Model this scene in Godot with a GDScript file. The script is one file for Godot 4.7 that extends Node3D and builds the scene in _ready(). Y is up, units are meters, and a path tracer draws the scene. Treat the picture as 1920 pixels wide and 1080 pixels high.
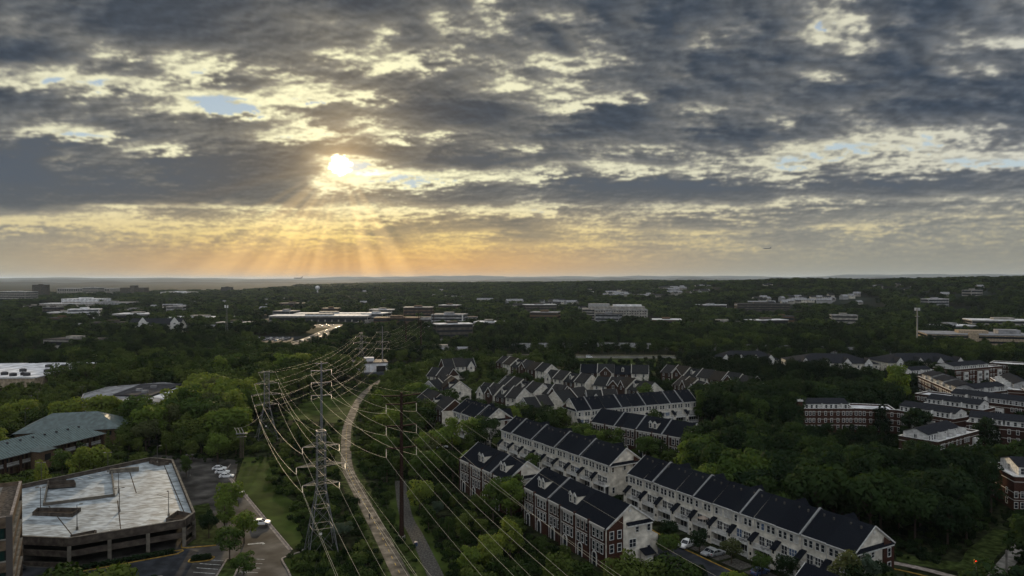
extends Node3D
# An evening view from a high window over a suburb: trail and power lines, town houses, woods, hills.
# Axes: the camera stands at (0, 65, 0) and looks along -z; x to the right, y up, metres.

const EYE := Vector3(0, 65, 0)
const FOCAL := 1400.0 / 1920.0      # focal length over picture width
const TILT := -0.01143              # the camera looks down a little
const SUN_AZ := -0.2247             # radians right of -z
const SUN_EL := 0.1475

var used := {}
var mats := {}
var rng := RandomNumberGenerator.new()
var keep_out: Array = []            # [PackedVector2Array polygon] where no wild tree may stand
var tree_spots: Array = []

func _ready():
	rng.seed = 20240517
	set_camera_and_light()
	make_materials()
	build_ground()
	build_left_side()
	build_townhouses()
	build_right_complex()
	build_middle_houses()
	build_far_buildings()
	build_power_lines()
	build_small_things()
	build_trees()

func set_camera_and_light():
	var cam := Camera3D.new()
	cam.name = "camera"
	cam.position = EYE
	cam.rotation.x = TILT
	cam.keep_aspect = Camera3D.KEEP_HEIGHT
	cam.fov = rad_to_deg(2.0 * atan(0.5 * 1080.0 / 1400.0))
	cam.near = 0.5
	cam.far = 90000.0
	add_child(cam)
	var sun := DirectionalLight3D.new()
	sun.name = "sun"
	sun.light_color = Color(1.0, 0.89, 0.72)
	sun.light_energy = 0.66
	sun.light_angular_distance = 1.2
	sun.shadow_enabled = true
	sun.sky_mode = DirectionalLight3D.SKY_MODE_LIGHT_ONLY
	add_child(sun)
	var to_sun := Vector3(sin(SUN_AZ) * cos(SUN_EL), sin(SUN_EL), -cos(SUN_AZ) * cos(SUN_EL))
	sun.look_at_from_position(Vector3.ZERO, -to_sun, Vector3.UP)
	var env := Environment.new()
	env.background_mode = Environment.BG_SKY
	env.sky = Sky.new()
	var pano := PanoramaSkyMaterial.new()
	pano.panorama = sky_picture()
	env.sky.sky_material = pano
	env.tonemap_mode = Environment.TONE_MAPPER_LINEAR
	env.tonemap_exposure = 1.7
	env.volumetric_fog_enabled = true          # evening haze, brighter towards the sun
	env.volumetric_fog_density = 0.00002
	env.volumetric_fog_albedo = Color(0.78, 0.86, 0.95)
	env.volumetric_fog_anisotropy = 0.25
	env.volumetric_fog_length = 40000.0
	env.sdfgi_enabled = true
	env.ssao_enabled = true
	env.ssil_enabled = true
	var we := WorldEnvironment.new()
	we.name = "world_environment"
	we.environment = env
	add_child(we)

# ---------------------------------------------------------------- the sky
# Thickness of the cloud deck by direction: 0 open sky, 1-2 thin and lit through, 9 thickest. 36 columns across the view, 22 rows down to the horizon.
const DECK := [
	"778899988778" + "987673667878" + "877654778875",
	"677899987766" + "777354644869" + "768613658766",
	"666788887766" + "647554785778" + "558534687645",
	"886567777776" + "647576685677" + "567764677542",
	"987435334663" + "433556344577" + "787877787566",
	"544566225466" + "434764656776" + "877646789546",
	"412123577535" + "777753446677" + "787788877888",
	"874565112322" + "368776534368" + "766777667778",
	"776654300247" + "688999738986" + "466665678888",
	"656776677536" + "467898678986" + "676476566657",
	"521277666245" + "535356788776" + "888765332346",
	"788743467787" + "887575465545" + "657320122454",
	"984668888884" + "167888776466" + "453123333111",
	"987776888874" + "112234246335" + "344345434566",
	"888888888763" + "324677678888" + "887677787776",
	"988888887765" + "566776567777" + "766445666555",
	"655445654454" + "334544235543" + "445666665555",
	"334434443333" + "466666754565" + "666654455555",
	"665444434534" + "465445654455" + "456665455555",
	"655555555555" + "554445544455" + "445555555555",
	"555555555555" + "544455555555" + "555555555555",
	"555555555555" + "555555555555" + "555555555555",
]
# long rifts low in the deck: from column, to column, height at both ends, half thickness, how much thinner
const STREAKS := [
	[-60, 330, 412, 404, 5.0, 3.0], [120, 720, 384, 392, 4.0, 3.2], [-60, 420, 421, 417, 4.0, 2.6], [180, 520, 432, 436, 4.0, 2.4], [480, 720, 441, 443, 3.0, 2.8], [-60, 180, 455, 457, 3.0, 2.0],
	[620, 1060, 331, 336, 7.0, 3.5], [640, 760, 322, 330, 7.0, 4.5], [590, 700, 347, 357, 4.0, 3.5], [640, 880, 401, 393, 5.0, 3.0], [860, 1070, 396, 391, 9.0, 3.4], [770, 1010, 440, 434, 3.5, 3.0], [1030, 1460, 427, 441, 4.0, 2.6],
	[1000, 1330, 304, 318, 5.0, 2.6], [1260, 1560, 396, 376, 5.0, 3.0], [1480, 1990, 375, 372, 5.0, 2.2], [1280, 1700, 440, 418, 3.5, 2.6], [1600, 1990, 400, 408, 4.0, 2.0], [700, 1150, 468, 456, 5.0, 2.4], [1080, 1500, 458, 452, 3.0, 2.2], [690, 980, 484, 480, 3.0, 2.0],
]
var deck := PackedFloat32Array()
var n_big := FastNoiseLite.new()
var n_mid := FastNoiseLite.new()
var n_fine := FastNoiseLite.new()
var n_ray := FastNoiseLite.new()
var n_det := FastNoiseLite.new()

func noise_of(n: FastNoiseLite, s: int, f: float, oct: int, gain := 0.5):
	n.noise_type = FastNoiseLite.TYPE_SIMPLEX_SMOOTH
	n.seed = s
	n.frequency = f
	n.fractal_type = FastNoiseLite.FRACTAL_FBM
	n.fractal_octaves = oct
	n.fractal_gain = gain

func deck_at(u: float, v: float) -> float:
	var x := clampf(u / 53.333 - 0.5, 0.0, 34.999)
	var y := clampf(v / 24.0 - 0.5, 0.0, 20.999)
	var i := int(x)
	var j := int(y)
	var fx := smoothstep(0.0, 1.0, x - i)
	var fy := smoothstep(0.0, 1.0, y - j)
	var k := j * 36 + i
	return lerpf(lerpf(deck[k], deck[k + 1], fx), lerpf(deck[k + 36], deck[k + 37], fx), fy)

func c3(r: float, g: float, b: float) -> Vector3:
	return Vector3(pow(r / 255.0, 2.2), pow(g / 255.0, 2.2), pow(b / 255.0, 2.2))

func sky_color(az: float, el: float) -> Vector3:
	var d := Vector3(sin(az) * cos(el), sin(el), -cos(az) * cos(el))
	# the same direction in the tangent plane of the view, 1400 units to the radian
	var zc := -d.z * cos(TILT) + d.y * sin(TILT)
	var yc := d.y * cos(TILT) + d.z * sin(TILT)
	var u := 99999.0
	var v := 99999.0
	if zc > 0.05:
		u = 960.0 + 1400.0 * d.x / zc
		v = 540.0 - 1400.0 * yc / zc
	var up := maxf(d.y, 0.0)
	var px := d.x / (up + 0.18) * 12.5
	var pz := d.z / (up + 0.18) * 12.5
	var a := n_big.get_noise_2d(px, pz)
	var b := n_mid.get_noise_2d(px * 1.0 + 40.0, pz)
	var fine := n_fine.get_noise_2d(px + 9.0, pz * 1.25)
	var det := n_det.get_noise_2d(px, pz * 1.2)
	# how much thinner the cloud is a little nearer the sun: its rim on that side is lit
	var rim := fine - n_fine.get_noise_2d(px + 9.0 + clampf(SUN_AZ - az, -1.0, 1.0) * 0.30, (pz - signf(el - SUN_EL) * 0.22) * 1.25)
	var low := smoothstep(0.12, 0.045, el)
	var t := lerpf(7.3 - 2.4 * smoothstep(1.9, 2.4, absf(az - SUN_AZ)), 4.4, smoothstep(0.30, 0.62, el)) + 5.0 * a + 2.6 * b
	var inside := smoothstep(-420.0, -40.0, u) * smoothstep(2340.0, 1960.0, u) * smoothstep(-300.0, -20.0, v)
	if zc <= 0.05:
		inside = 0.0
	if inside > 0.0:
		var wu := u + 58.0 * b + 42.0 * fine
		var wv := v + 12.0 * a + 9.0 * b + 15.0 * fine
		var g := deck_at(wu, wv)
		# a little nearer the sun: where the deck is thinner there, this edge is lit
		var sd := Vector2(642.0 - u, 312.0 - v).normalized() * 15.0
		var g2 := deck_at(wu + sd.x * 1.6, wv + sd.y)
		g = 5.95 + (g - 5.5) * 1.30
		var calm := lerpf(1.0, 0.45, smoothstep(5.0, 8.0, g))
		g += (1.5 * b + lerpf(2.3, 2.6, low) * fine + 1.4 * rim) * calm - 0.30 * clampf(g - g2 * 1.2, 0.0, 3.0)
		g += 2.0 * det * exp(-pow((g - 3.9) / 2.4, 2.0))
		g = 4.4 + (g - 4.4) * (1.0 + 0.55 * exp(-pow((g - 4.4) / 1.9, 2.0)))
		if v > 290.0:
			for k in STREAKS:
				if wu > k[0] and wu < k[1]:
					var f: float = (wu - k[0]) / (k[1] - k[0])
					var dv: float = (v + 7.0 * fine + 4.0 * b - lerpf(k[2], k[3], f)) / (k[4] * (1.0 + 1.2 * b + 0.8 * fine))
					g = maxf(minf(g, 1.5), g - k[5] * exp(-dv * dv) * smoothstep(0.0, 0.15, f) * smoothstep(1.0, 0.8, f))
		t = lerpf(t, g, inside)
	else:
		t += 2.0 * fine + 1.5 * rim
	t = clampf(t, 0.0, 9.95)
	# angle from the sun sets how much light comes through the thin parts
	var sun := Vector3(sin(SUN_AZ) * cos(SUN_EL), sin(SUN_EL), -cos(SUN_AZ) * cos(SUN_EL))
	var off := acos(clampf(d.dot(sun), -1.0, 1.0))
	var near := exp(-off / 0.30)
	var clear := c3(146, 168, 196).lerp(c3(186, 201, 206), smoothstep(0.38, 0.1, el))
	var away := smoothstep(0.55, 1.2, off)
	var bright := c3(206, 203, 184).lerp(c3(206, 208, 208), away).lerp(c3(255, 250, 205), clampf(near * 1.55, 0.0, 1.0))
	var mid := c3(116, 118, 119).lerp(c3(118, 123, 130), away).lerp(c3(146, 140, 124), near)
	var dark := c3(60, 71, 85).lerp(c3(76, 80, 84), near)
	# low down the clouds are seen through miles of lit air
	var warm := exp(-pow((u - 690.0) / 520.0, 2.0)) if zc > 0.05 else 0.0
	clear = clear.lerp(c3(196, 192, 165).lerp(c3(238, 200, 120), warm), low)
	bright = bright.lerp(c3(205, 192, 150).lerp(c3(250, 214, 128), warm), low)
	mid = mid.lerp(c3(146, 145, 134).lerp(c3(188, 162, 112), warm), low)
	dark = dark.lerp(c3(108, 111, 112).lerp(c3(122, 114, 100), warm), low)
	# thin cloud is never evenly thin
	bright = bright.lerp(mid, clampf(0.16 + 0.75 * fine + 0.55 * rim, 0.0, 0.6) * (1.0 - 0.4 * low))
	var c: Vector3
	if t < 1.0:
		c = clear.lerp(bright, smoothstep(0.0, 1.0, t))
	elif t < 2.2:
		c = bright
	elif t < 5.4:
		c = bright.lerp(mid, pow((t - 2.2) / 3.2, 0.62))
	else:
		c = mid.lerp(dark, 1.0 - pow(1.0 - (t - 5.4) / 4.6, 1.6))
	c *= 1.0 + (clampf(-rim, -0.35, 0.6) * 0.42 + 0.16 * det) * smoothstep(3.0, 6.0, t) * (1.0 - 0.7 * low)
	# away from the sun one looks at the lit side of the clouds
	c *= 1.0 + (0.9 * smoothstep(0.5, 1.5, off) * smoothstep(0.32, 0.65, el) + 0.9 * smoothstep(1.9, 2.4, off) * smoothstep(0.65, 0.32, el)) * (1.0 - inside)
	# the air over the horizon
	var haze := c3(150, 148, 130).lerp(c3(226, 166, 88), warm)
	if zc > 0.05:
		haze = haze.lerp(c3(139, 137, 125), smoothstep(900.0, 1900.0, u))
	c = c.lerp(haze, smoothstep(0.062, 0.012, el) * 0.88)
	# the sun behind its gap, and beams in the air below it
	c += Vector3(1.25, 0.80, 0.30) * exp(-off / 0.024) * 0.42
	c += Vector3(0.42, 0.27, 0.09) * exp(-off / 0.085) * 0.42
	if zc > 0.05:      # the torn gap that runs on from the sun to the right
		var gx := (u - 694.0) / 38.0
		var gy := (v - 326.0 + 10.0 * fine) / 5.5
		c += Vector3(1.5, 1.25, 0.72) * exp(-gx * gx - gy * gy) * clampf(0.75 + 1.6 * fine + 1.2 * det, 0.0, 1.4)
	if off < 0.02:
		c += Vector3(7.0, 6.0, 4.0) * smoothstep(0.0128, 0.0092, off + 0.008 * fine + 0.006 * det)
	if zc > 0.05 and v > 318.0:
		var phi := atan2(u - 642.0, v - 300.0)
		var r := Vector2(u - 642.0, v - 300.0).length()
		var beam := smoothstep(-0.42, 0.5, n_ray.get_noise_1d(phi * 84.0 + 31.0)) * (0.55 + 0.45 * smoothstep(-0.4, 0.4, n_ray.get_noise_1d(phi * 21.0 + 7.0)))
		var fade := smoothstep(25.0, 130.0, r) * exp(-r / 720.0) * smoothstep(1.44, 0.9, absf(phi)) * smoothstep(1.2, 0.45, phi)
		c += Vector3(0.40, 0.265, 0.10) * (beam - 0.2) * fade
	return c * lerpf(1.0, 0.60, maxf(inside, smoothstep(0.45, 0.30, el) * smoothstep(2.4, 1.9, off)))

func sky_picture() -> ImageTexture:
	for row in DECK:
		for ch in row:
			deck.append(float(ch))
	noise_of(n_big, 11, 0.075, 3)
	noise_of(n_mid, 23, 0.16, 4, 0.55)
	noise_of(n_fine, 37, 0.62, 6, 0.6)
	noise_of(n_det, 71, 2.1, 4, 0.6)
	noise_of(n_ray, 5, 0.05, 3, 0.45)
	var w := 1024
	var h := 512
	var im := Image.create(w, h, false, Image.FORMAT_RGBF)
	for y in h:
		var el := (0.5 - (y + 0.5) / h) * PI
		if el < -0.06:
			for x in w:
				im.set_pixel(x, y, Color(0.16, 0.16, 0.13))
			continue
		for x in w:
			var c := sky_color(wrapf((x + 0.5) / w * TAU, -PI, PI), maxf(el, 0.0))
			im.set_pixel(x, y, Color(c.x, c.y, c.z))
	w = 4096
	h = 2048
	im.resize(w, h, Image.INTERPOLATE_CUBIC)
	for y in range(700, 1036):
		var el := (0.5 - (y + 0.5) / h) * PI
		for x in range(-508, 509):
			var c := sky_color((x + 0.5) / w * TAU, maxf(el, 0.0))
			im.set_pixel(posmod(x, w), y, Color(c.x, c.y, c.z))
	return ImageTexture.create_from_image(im)

# ---------------------------------------------------------------- shapes
class Geo:
	var p := PackedVector3Array()
	var n := PackedVector3Array()
	var c := PackedColorArray()
	func tri(a: Vector3, b: Vector3, d: Vector3):        # counter-clockwise seen from outside
		var m := (b - a).cross(d - a).normalized()
		p.append(a); p.append(d); p.append(b)
		n.append(m); n.append(m); n.append(m)
	func quad(a: Vector3, b: Vector3, d: Vector3, e: Vector3):
		tri(a, b, d)
		tri(a, d, e)
	func hexa(v: Array):                                  # eight corners: bottom four counter-clockwise from above, then top four
		quad(v[3], v[2], v[1], v[0])
		quad(v[4], v[5], v[6], v[7])
		for i in 4:
			var j := (i + 1) % 4
			quad(v[i], v[j], v[4 + j], v[4 + i])
	func box(lo: Vector3, hi: Vector3):
		hexa([Vector3(lo.x, lo.y, hi.z), Vector3(hi.x, lo.y, hi.z), Vector3(hi.x, lo.y, lo.z), Vector3(lo.x, lo.y, lo.z),
			Vector3(lo.x, hi.y, hi.z), Vector3(hi.x, hi.y, hi.z), Vector3(hi.x, hi.y, lo.z), Vector3(lo.x, hi.y, lo.z)])
	func beam(a: Vector3, b: Vector3, w: float, h: float):   # square bar from a to b
		var d := (b - a).normalized()
		var s := d.cross(Vector3.UP if absf(d.y) < 0.95 else Vector3.RIGHT).normalized()
		var t := s.cross(d).normalized()
		s *= w * 0.5
		t *= h * 0.5
		var q := [a - s - t, a + s - t, a + s + t, a - s + t, b - s - t, b + s - t, b + s + t, b - s + t]
		quad(q[3], q[2], q[1], q[0])
		quad(q[4], q[5], q[6], q[7])
		for i in 4:
			var j := (i + 1) % 4
			quad(q[i], q[j], q[4 + j], q[4 + i])
	func tube(a: Vector3, b: Vector3, r0: float, r1: float, k := 8, cap := true):
		var d := (b - a).normalized()
		var s := d.cross(Vector3.UP if absf(d.y) < 0.95 else Vector3.RIGHT).normalized()
		var t := s.cross(d).normalized()
		for i in k:
			var f := TAU * i / k
			var g := TAU * (i + 1) / k
			var e0 := s * cos(f) + t * sin(f)
			var e1 := s * cos(g) + t * sin(g)
			var v := [a + e0 * r0, b + e0 * r1, b + e1 * r1, a + e1 * r0]
			var m := [e0, e0, e1, e1]
			for q in [0, 2, 1, 0, 3, 2]:
				p.append(v[q]); n.append(m[q])
			if cap:
				tri(b, b + e1 * r1, b + e0 * r1)
				tri(a, a + e0 * r0, a + e1 * r0)
	func prism(poly: PackedVector2Array, y0: float, y1: float, top := true, sides := true):   # upright prism over a plan polygon (x, z)
		var q := poly
		if Geometry2D.is_polygon_clockwise(q):
			q = q.duplicate()
			q.reverse()
		# q is now counter-clockwise in (x, z), which is clockwise seen from above
		var k := q.size()
		if sides:
			for i in k:
				var a := q[i]
				var b := q[(i + 1) % k]
				quad(Vector3(b.x, y0, b.y), Vector3(a.x, y0, a.y), Vector3(a.x, y1, a.y), Vector3(b.x, y1, b.y))
		if top:
			var ids := Geometry2D.triangulate_polygon(q)
			for i in range(0, ids.size(), 3):
				var a3 := Vector3(q[ids[i]].x, y1, q[ids[i]].y)
				var b3 := Vector3(q[ids[i + 1]].x, y1, q[ids[i + 1]].y)
				var d3 := Vector3(q[ids[i + 2]].x, y1, q[ids[i + 2]].y)
				if (b3 - a3).cross(d3 - a3).y < 0.0:
					tri(a3, d3, b3)
				else:
					tri(a3, b3, d3)
	func ball(o: Vector3, r: Vector3, k := 10, rows := 6, y_from := -1.0):
		for j in rows:
			var f0 := lerpf(asin(y_from), PI / 2, float(j) / rows)
			var f1 := lerpf(asin(y_from), PI / 2, float(j + 1) / rows)
			for i in k:
				var q := []
				for w in [[i, f0], [i + 1, f0], [i + 1, f1], [i, f1]]:
					var a: float = TAU * w[0] / k
					q.append(Vector3(cos(a) * cos(w[1]), sin(w[1]), -sin(a) * cos(w[1])))
				for e in [0, 2, 1, 0, 3, 2]:
					p.append(o + q[e] * r)
					n.append((q[e] / r).normalized())
	func add(g: Geo, t: Transform3D):
		for v in g.p: p.append(t * v)
		for v in g.n: n.append((t.basis * v).normalized())
	func mesh() -> ArrayMesh:
		var a := []
		a.resize(Mesh.ARRAY_MAX)
		a[Mesh.ARRAY_VERTEX] = p
		a[Mesh.ARRAY_NORMAL] = n
		if c.size() == p.size():
			a[Mesh.ARRAY_COLOR] = c
		var m := ArrayMesh.new()
		m.add_surface_from_arrays(Mesh.PRIMITIVE_TRIANGLES, a)
		return m

func box_geo(lo: Vector3, hi: Vector3) -> Geo:
	var g := Geo.new()
	g.box(lo, hi)
	return g

func numbered(called: String) -> String:
	used[called] = used.get(called, -1) + 1
	return called if used[called] == 0 else "%s_%03d" % [called, used[called]]

func thing(called: String, label: String, category: String, at: Vector3, yaw := 0.0, group := "") -> Node3D:
	var o := Node3D.new()
	o.name = numbered(called)
	add_child(o)
	o.position = at
	o.rotation.y = yaw
	return tag(o, label, category, group)

func tag(o: Node3D, label: String, category: String, group := "") -> Node3D:
	o.set_meta("label", label)
	o.set_meta("category", category)
	if group != "":
		o.set_meta("group", group)
	elif o.has_meta("group"):
		o.remove_meta("group")
	return o

func part(called: String, shape, m: Material, parent: Node = null, at := Vector3.ZERO, yaw := 0.0) -> MeshInstance3D:
	var o := MeshInstance3D.new()
	o.mesh = shape.mesh() if shape is Geo else shape
	o.material_override = m
	o.position = at
	o.rotation.y = yaw
	if parent == null:
		o.name = numbered(called)
		add_child(o)
	else:
		var key := "%d/%s" % [parent.get_instance_id(), called]
		used[key] = used.get(key, -1) + 1
		o.name = called if used[key] == 0 else "%s_%03d" % [called, used[key]]
		parent.add_child(o, true)
	return o

func structure(called: String, shape, m: Material) -> MeshInstance3D:
	var o := part(called, shape, m)
	o.set_meta("kind", "structure")
	return o

func copy_of(o: Node3D, label: String, at: Vector3, yaw: float, group := "") -> Node3D:
	var base := String(o.name).rstrip("0123456789").trim_suffix("_")
	var k: Node3D = o.duplicate()
	k.name = numbered(base)
	add_child(k)
	k.position = at
	k.rotation.y = yaw
	return tag(k, label, o.get_meta("category"), group if group != "" else str(o.get_meta("group", "")))

func pts(flat: Array) -> PackedVector2Array:
	var r := PackedVector2Array()
	for i in range(0, flat.size(), 2):
		r.append(Vector2(flat[i], flat[i + 1]))
	return r

func ribbon(line: PackedVector2Array, half: float, y: float, h := 0.0) -> Geo:     # a band along a line; h > 0 makes it a kerb
	var g := Geo.new()
	var l := PackedVector2Array()
	var r := PackedVector2Array()
	for i in line.size():
		var d := (line[mini(i + 1, line.size() - 1)] - line[maxi(i - 1, 0)]).normalized()
		var s := Vector2(-d.y, d.x) * half
		l.append(line[i] - s)
		r.append(line[i] + s)
	for i in line.size() - 1:
		var a := Vector3(l[i].x, y + h, l[i].y)
		var b := Vector3(l[i + 1].x, y + h, l[i + 1].y)
		var d := Vector3(r[i + 1].x, y + h, r[i + 1].y)
		var e := Vector3(r[i].x, y + h, r[i].y)
		g.quad(e, d, b, a)
		if h > 0.0:
			var dn := Vector3(0, h, 0)
			g.quad(a - dn, a, b, b - dn)
			g.quad(d - dn, d, e, e - dn)
	return g

func smooth_line(line: PackedVector2Array, steps := 6) -> PackedVector2Array:
	var r := PackedVector2Array()
	for i in line.size() - 1:
		var a := line[maxi(i - 1, 0)]
		var d := line[mini(i + 2, line.size() - 1)]
		for k in steps:
			r.append(line[i].cubic_interpolate(line[i + 1], a, d, float(k) / steps))
	r.append(line[line.size() - 1])
	return r

func sheet(called: String, flat: Array, y: float, m: Material, parent: Node = null) -> MeshInstance3D:
	var g := Geo.new()
	g.prism(pts(flat), 0.0, y, true, false)
	return structure(called, g, m) if parent == null else part(called, g, m, parent)

# ---------------------------------------------------------------- materials
func grain(s: int, f: float, lo: float, hi: float, oct := 4, side := 256, kind := FastNoiseLite.TYPE_SIMPLEX_SMOOTH) -> NoiseTexture2D:
	var n := FastNoiseLite.new()
	n.seed = s
	n.noise_type = kind
	n.frequency = f
	n.fractal_octaves = oct
	var t := NoiseTexture2D.new()
	t.width = side
	t.height = side
	t.seamless = true
	t.noise = n
	var r := Gradient.new()
	r.set_color(0, Color(lo, lo, lo))
	r.set_color(1, Color(hi, hi, hi))
	t.color_ramp = r
	return t

func mat(called: String, r: float, g: float, b: float, rough := 0.85, tex: Texture2D = null, metres := 8.0, metal := 0.0) -> StandardMaterial3D:
	var m := StandardMaterial3D.new()
	m.resource_name = called
	m.albedo_color = Color(r, g, b).linear_to_srgb()   # base colours are given as linear values
	m.roughness = rough
	m.metallic = metal
	if rough >= 0.68:
		m.metallic_specular = 0.06
	if tex:
		m.albedo_texture = tex
		m.uv1_triplanar = true
		m.uv1_world_triplanar = true
		m.uv1_scale = Vector3.ONE / metres
	mats[called] = m
	return m

func make_materials():
	var soft := grain(3, 0.012, 0.62, 1.0, 5)
	var rough_t := grain(8, 0.03, 0.5, 1.0, 5)
	var strong := grain(15, 0.016, 0.25, 1.0, 6, 512)
	var patchy := grain(21, 0.006, 0.45, 1.0, 6, 512)
	var streak := grain(29, 0.02, 0.5, 1.0, 4)
	mat("ground", 0.0380, 0.0456, 0.0213, 1.0, strong, 34.0)
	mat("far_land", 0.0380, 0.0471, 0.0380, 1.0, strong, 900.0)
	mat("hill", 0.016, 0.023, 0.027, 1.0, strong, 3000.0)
	mat("grass", 0.0502, 0.0714, 0.0167, 1.0, grain(41, 0.010, 0.55, 1.0, 5), 38.0)
	mat("rough_grass", 0.0532, 0.0730, 0.0213, 1.0, grain(42, 0.02, 0.4, 1.0, 5), 14.0)
	mat("soil", 0.0456, 0.0380, 0.0274, 1.0, strong, 10.0)
	mat("asphalt", 0.0950, 0.0882, 0.0806, 0.72, patchy, 26.0)
	mat("asphalt_dark", 0.0380, 0.0410, 0.0471, 0.8, soft, 14.0)
	mat("trail", 0.2052, 0.1763, 0.1406, 0.85, patchy, 15.0)
	mat("gravel", 0.1140, 0.1064, 0.0950, 0.95, rough_t, 5.0)
	mat("road", 0.1216, 0.1155, 0.1064, 0.85, soft, 40.0)
	mat("concrete", 0.2280, 0.2128, 0.1900, 0.8, soft, 9.0)
	mat("kerb", 0.3040, 0.2584, 0.2280, 0.8, soft, 5.0)
	mat("yellow_kerb", 0.3420, 0.2204, 0.0532, 0.75, soft, 4.0)
	mat("white_paint", 0.62, 0.62, 0.60, 0.7, soft, 3.0)
	mat("yellow_paint", 0.55, 0.38, 0.10, 0.7, soft, 3.0)
	mat("deck_top", 0.3500, 0.3800, 0.3952, 0.5, deck_texture(), 30.0)
	mat("garage_wall", 0.1102, 0.0912, 0.0760, 0.85, streak, 9.0)
	mat("garage_cap", 0.1824, 0.1634, 0.1368, 0.85, soft, 6.0)
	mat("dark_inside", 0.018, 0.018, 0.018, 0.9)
	mat("brown_floor", 0.075, 0.055, 0.040, 0.9, soft, 6.0)
	mat("office_band", 0.1672, 0.1254, 0.0912, 0.75, streak, 8.0)
	mat("office_corner", 0.0684, 0.0608, 0.0570, 0.7)
	mat("gravel_roof", 0.1444, 0.1178, 0.0950, 0.95, rough_t, 7.0)
	mat("green_glass", 0.010, 0.024, 0.022, 0.08)
	mat("glass", 0.014, 0.017, 0.021, 0.08)
	mat("glass_blue", 0.04, 0.07, 0.13, 0.15)
	mat("blind", 0.32, 0.31, 0.29, 0.5)
	mat("roof_navy", 0.0144, 0.0167, 0.0228, 0.9, grain(33, 0.05, 0.55, 1.0, 3), 5.0)
	mat("roof_navy_b", 0.0167, 0.0194, 0.0258, 0.9, grain(34, 0.05, 0.55, 1.0, 3), 5.0)
	mat("roof_grey", 0.0471, 0.0456, 0.0456, 0.9, rough_t, 6.0)
	mat("roof_grey_b", 0.0380, 0.0395, 0.0410, 0.9, rough_t, 6.0)
	mat("roof_brown", 0.0532, 0.0456, 0.0380, 0.9, rough_t, 6.0)
	mat("roof_slate", 0.0342, 0.0365, 0.0441, 0.85, rough_t, 6.0)
	mat("party_strip", 0.2736, 0.2736, 0.2736, 0.6, soft, 4.0)
	mat("siding", 0.7440, 0.6900, 0.5940, 0.75, soft, 7.0)
	mat("siding_b", 0.6840, 0.6420, 0.5520, 0.75, soft, 7.0)
	mat("siding_grey", 0.36, 0.36, 0.36, 0.75, soft, 7.0)
	mat("siding_tan", 0.40, 0.32, 0.23, 0.75, soft, 7.0)
	mat("white_trim", 0.68, 0.67, 0.64, 0.55, soft, 4.0)
	mat("grey_trim", 0.34, 0.32, 0.29, 0.65)
	mat("brick_red", 0.0851, 0.0410, 0.0304, 0.85, rough_t, 2.4)
	mat("brick_brown", 0.0722, 0.0426, 0.0319, 0.85, rough_t, 2.4)
	mat("brick_dark", 0.0646, 0.0319, 0.0258, 0.85, rough_t, 2.4)
	mat("brick_tan", 0.1672, 0.1140, 0.0722, 0.85, rough_t, 2.4)
	mat("flat_white", 0.76, 0.76, 0.78, 0.75, soft, 30.0)
	mat("flat_grey", 0.30, 0.30, 0.31, 0.7, soft, 20.0)
	mat("flat_dark", 0.0646, 0.0631, 0.0684, 0.75, soft, 16.0)
	mat("teal_roof", 0.0950, 0.1353, 0.1353, 0.6, streak, 12.0)
	mat("teal_rib", 0.17, 0.25, 0.25, 0.4)
	mat("far_wall", 0.34, 0.32, 0.29, 0.75, soft, 20.0)
	mat("far_wall_dark", 0.0988, 0.0874, 0.0760, 0.8, soft, 20.0)
	mat("far_brown", 0.1140, 0.0798, 0.0608, 0.8, soft, 20.0)
	mat("steel", 0.30, 0.30, 0.30, 0.6, soft, 3.0, 0.3)
	mat("steel_dull", 0.1672, 0.1710, 0.1748, 0.65, soft, 3.0, 0.25)
	mat("rust_steel", 0.050, 0.030, 0.024, 0.75, rough_t, 2.0)
	mat("wood_pole", 0.085, 0.068, 0.052, 0.9)
	mat("wire", 0.62, 0.57, 0.46, 0.62, null, 1.0, 0.7)
	mat("insulator", 0.50, 0.46, 0.38, 0.4)
	mat("dark_pole", 0.045, 0.04, 0.036, 0.6)
	mat("bark", 0.055, 0.042, 0.032, 0.95)
	mat("rubber", 0.012, 0.012, 0.012, 0.8)
	mat("hub", 0.35, 0.35, 0.36, 0.35, null, 1.0, 0.8)
	mat("car_white", 0.62, 0.62, 0.62, 0.3)
	mat("car_silver", 0.32, 0.33, 0.34, 0.3, null, 1.0, 0.3)
	mat("car_black", 0.016, 0.016, 0.018, 0.25)
	mat("car_red", 0.22, 0.02, 0.02, 0.3)
	mat("car_blue", 0.03, 0.06, 0.16, 0.3)
	mat("head_glass", 0.70, 0.70, 0.68, 0.15)
	mat("tail_glass", 0.28, 0.012, 0.012, 0.2)
	mat("signal_yellow", 0.52, 0.30, 0.03, 0.5)
	mat("skin", 0.30, 0.17, 0.11, 0.6)
	mat("cloth_dark", 0.02, 0.022, 0.03, 0.9)
	mat("cloth_grey", 0.07, 0.07, 0.08, 0.9)
	mat("hair", 0.02, 0.014, 0.010, 0.7)
	mat("umbrella", 0.45, 0.36, 0.30, 0.8)
	mat("bin_blue", 0.02, 0.035, 0.09, 0.6)
	mat("plane", 0.22, 0.22, 0.23, 0.5)
	for m in ["car_white", "car_silver", "car_black", "car_red", "car_blue"]:
		mats[m].clearcoat_enabled = true
		mats[m].clearcoat = 0.7
	var red := mat("red_lamp", 0.6, 0.05, 0.02, 0.4)
	red.emission_enabled = true
	red.emission = Color(1.0, 0.16, 0.06)
	red.emission_energy_multiplier = 1.6
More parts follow.
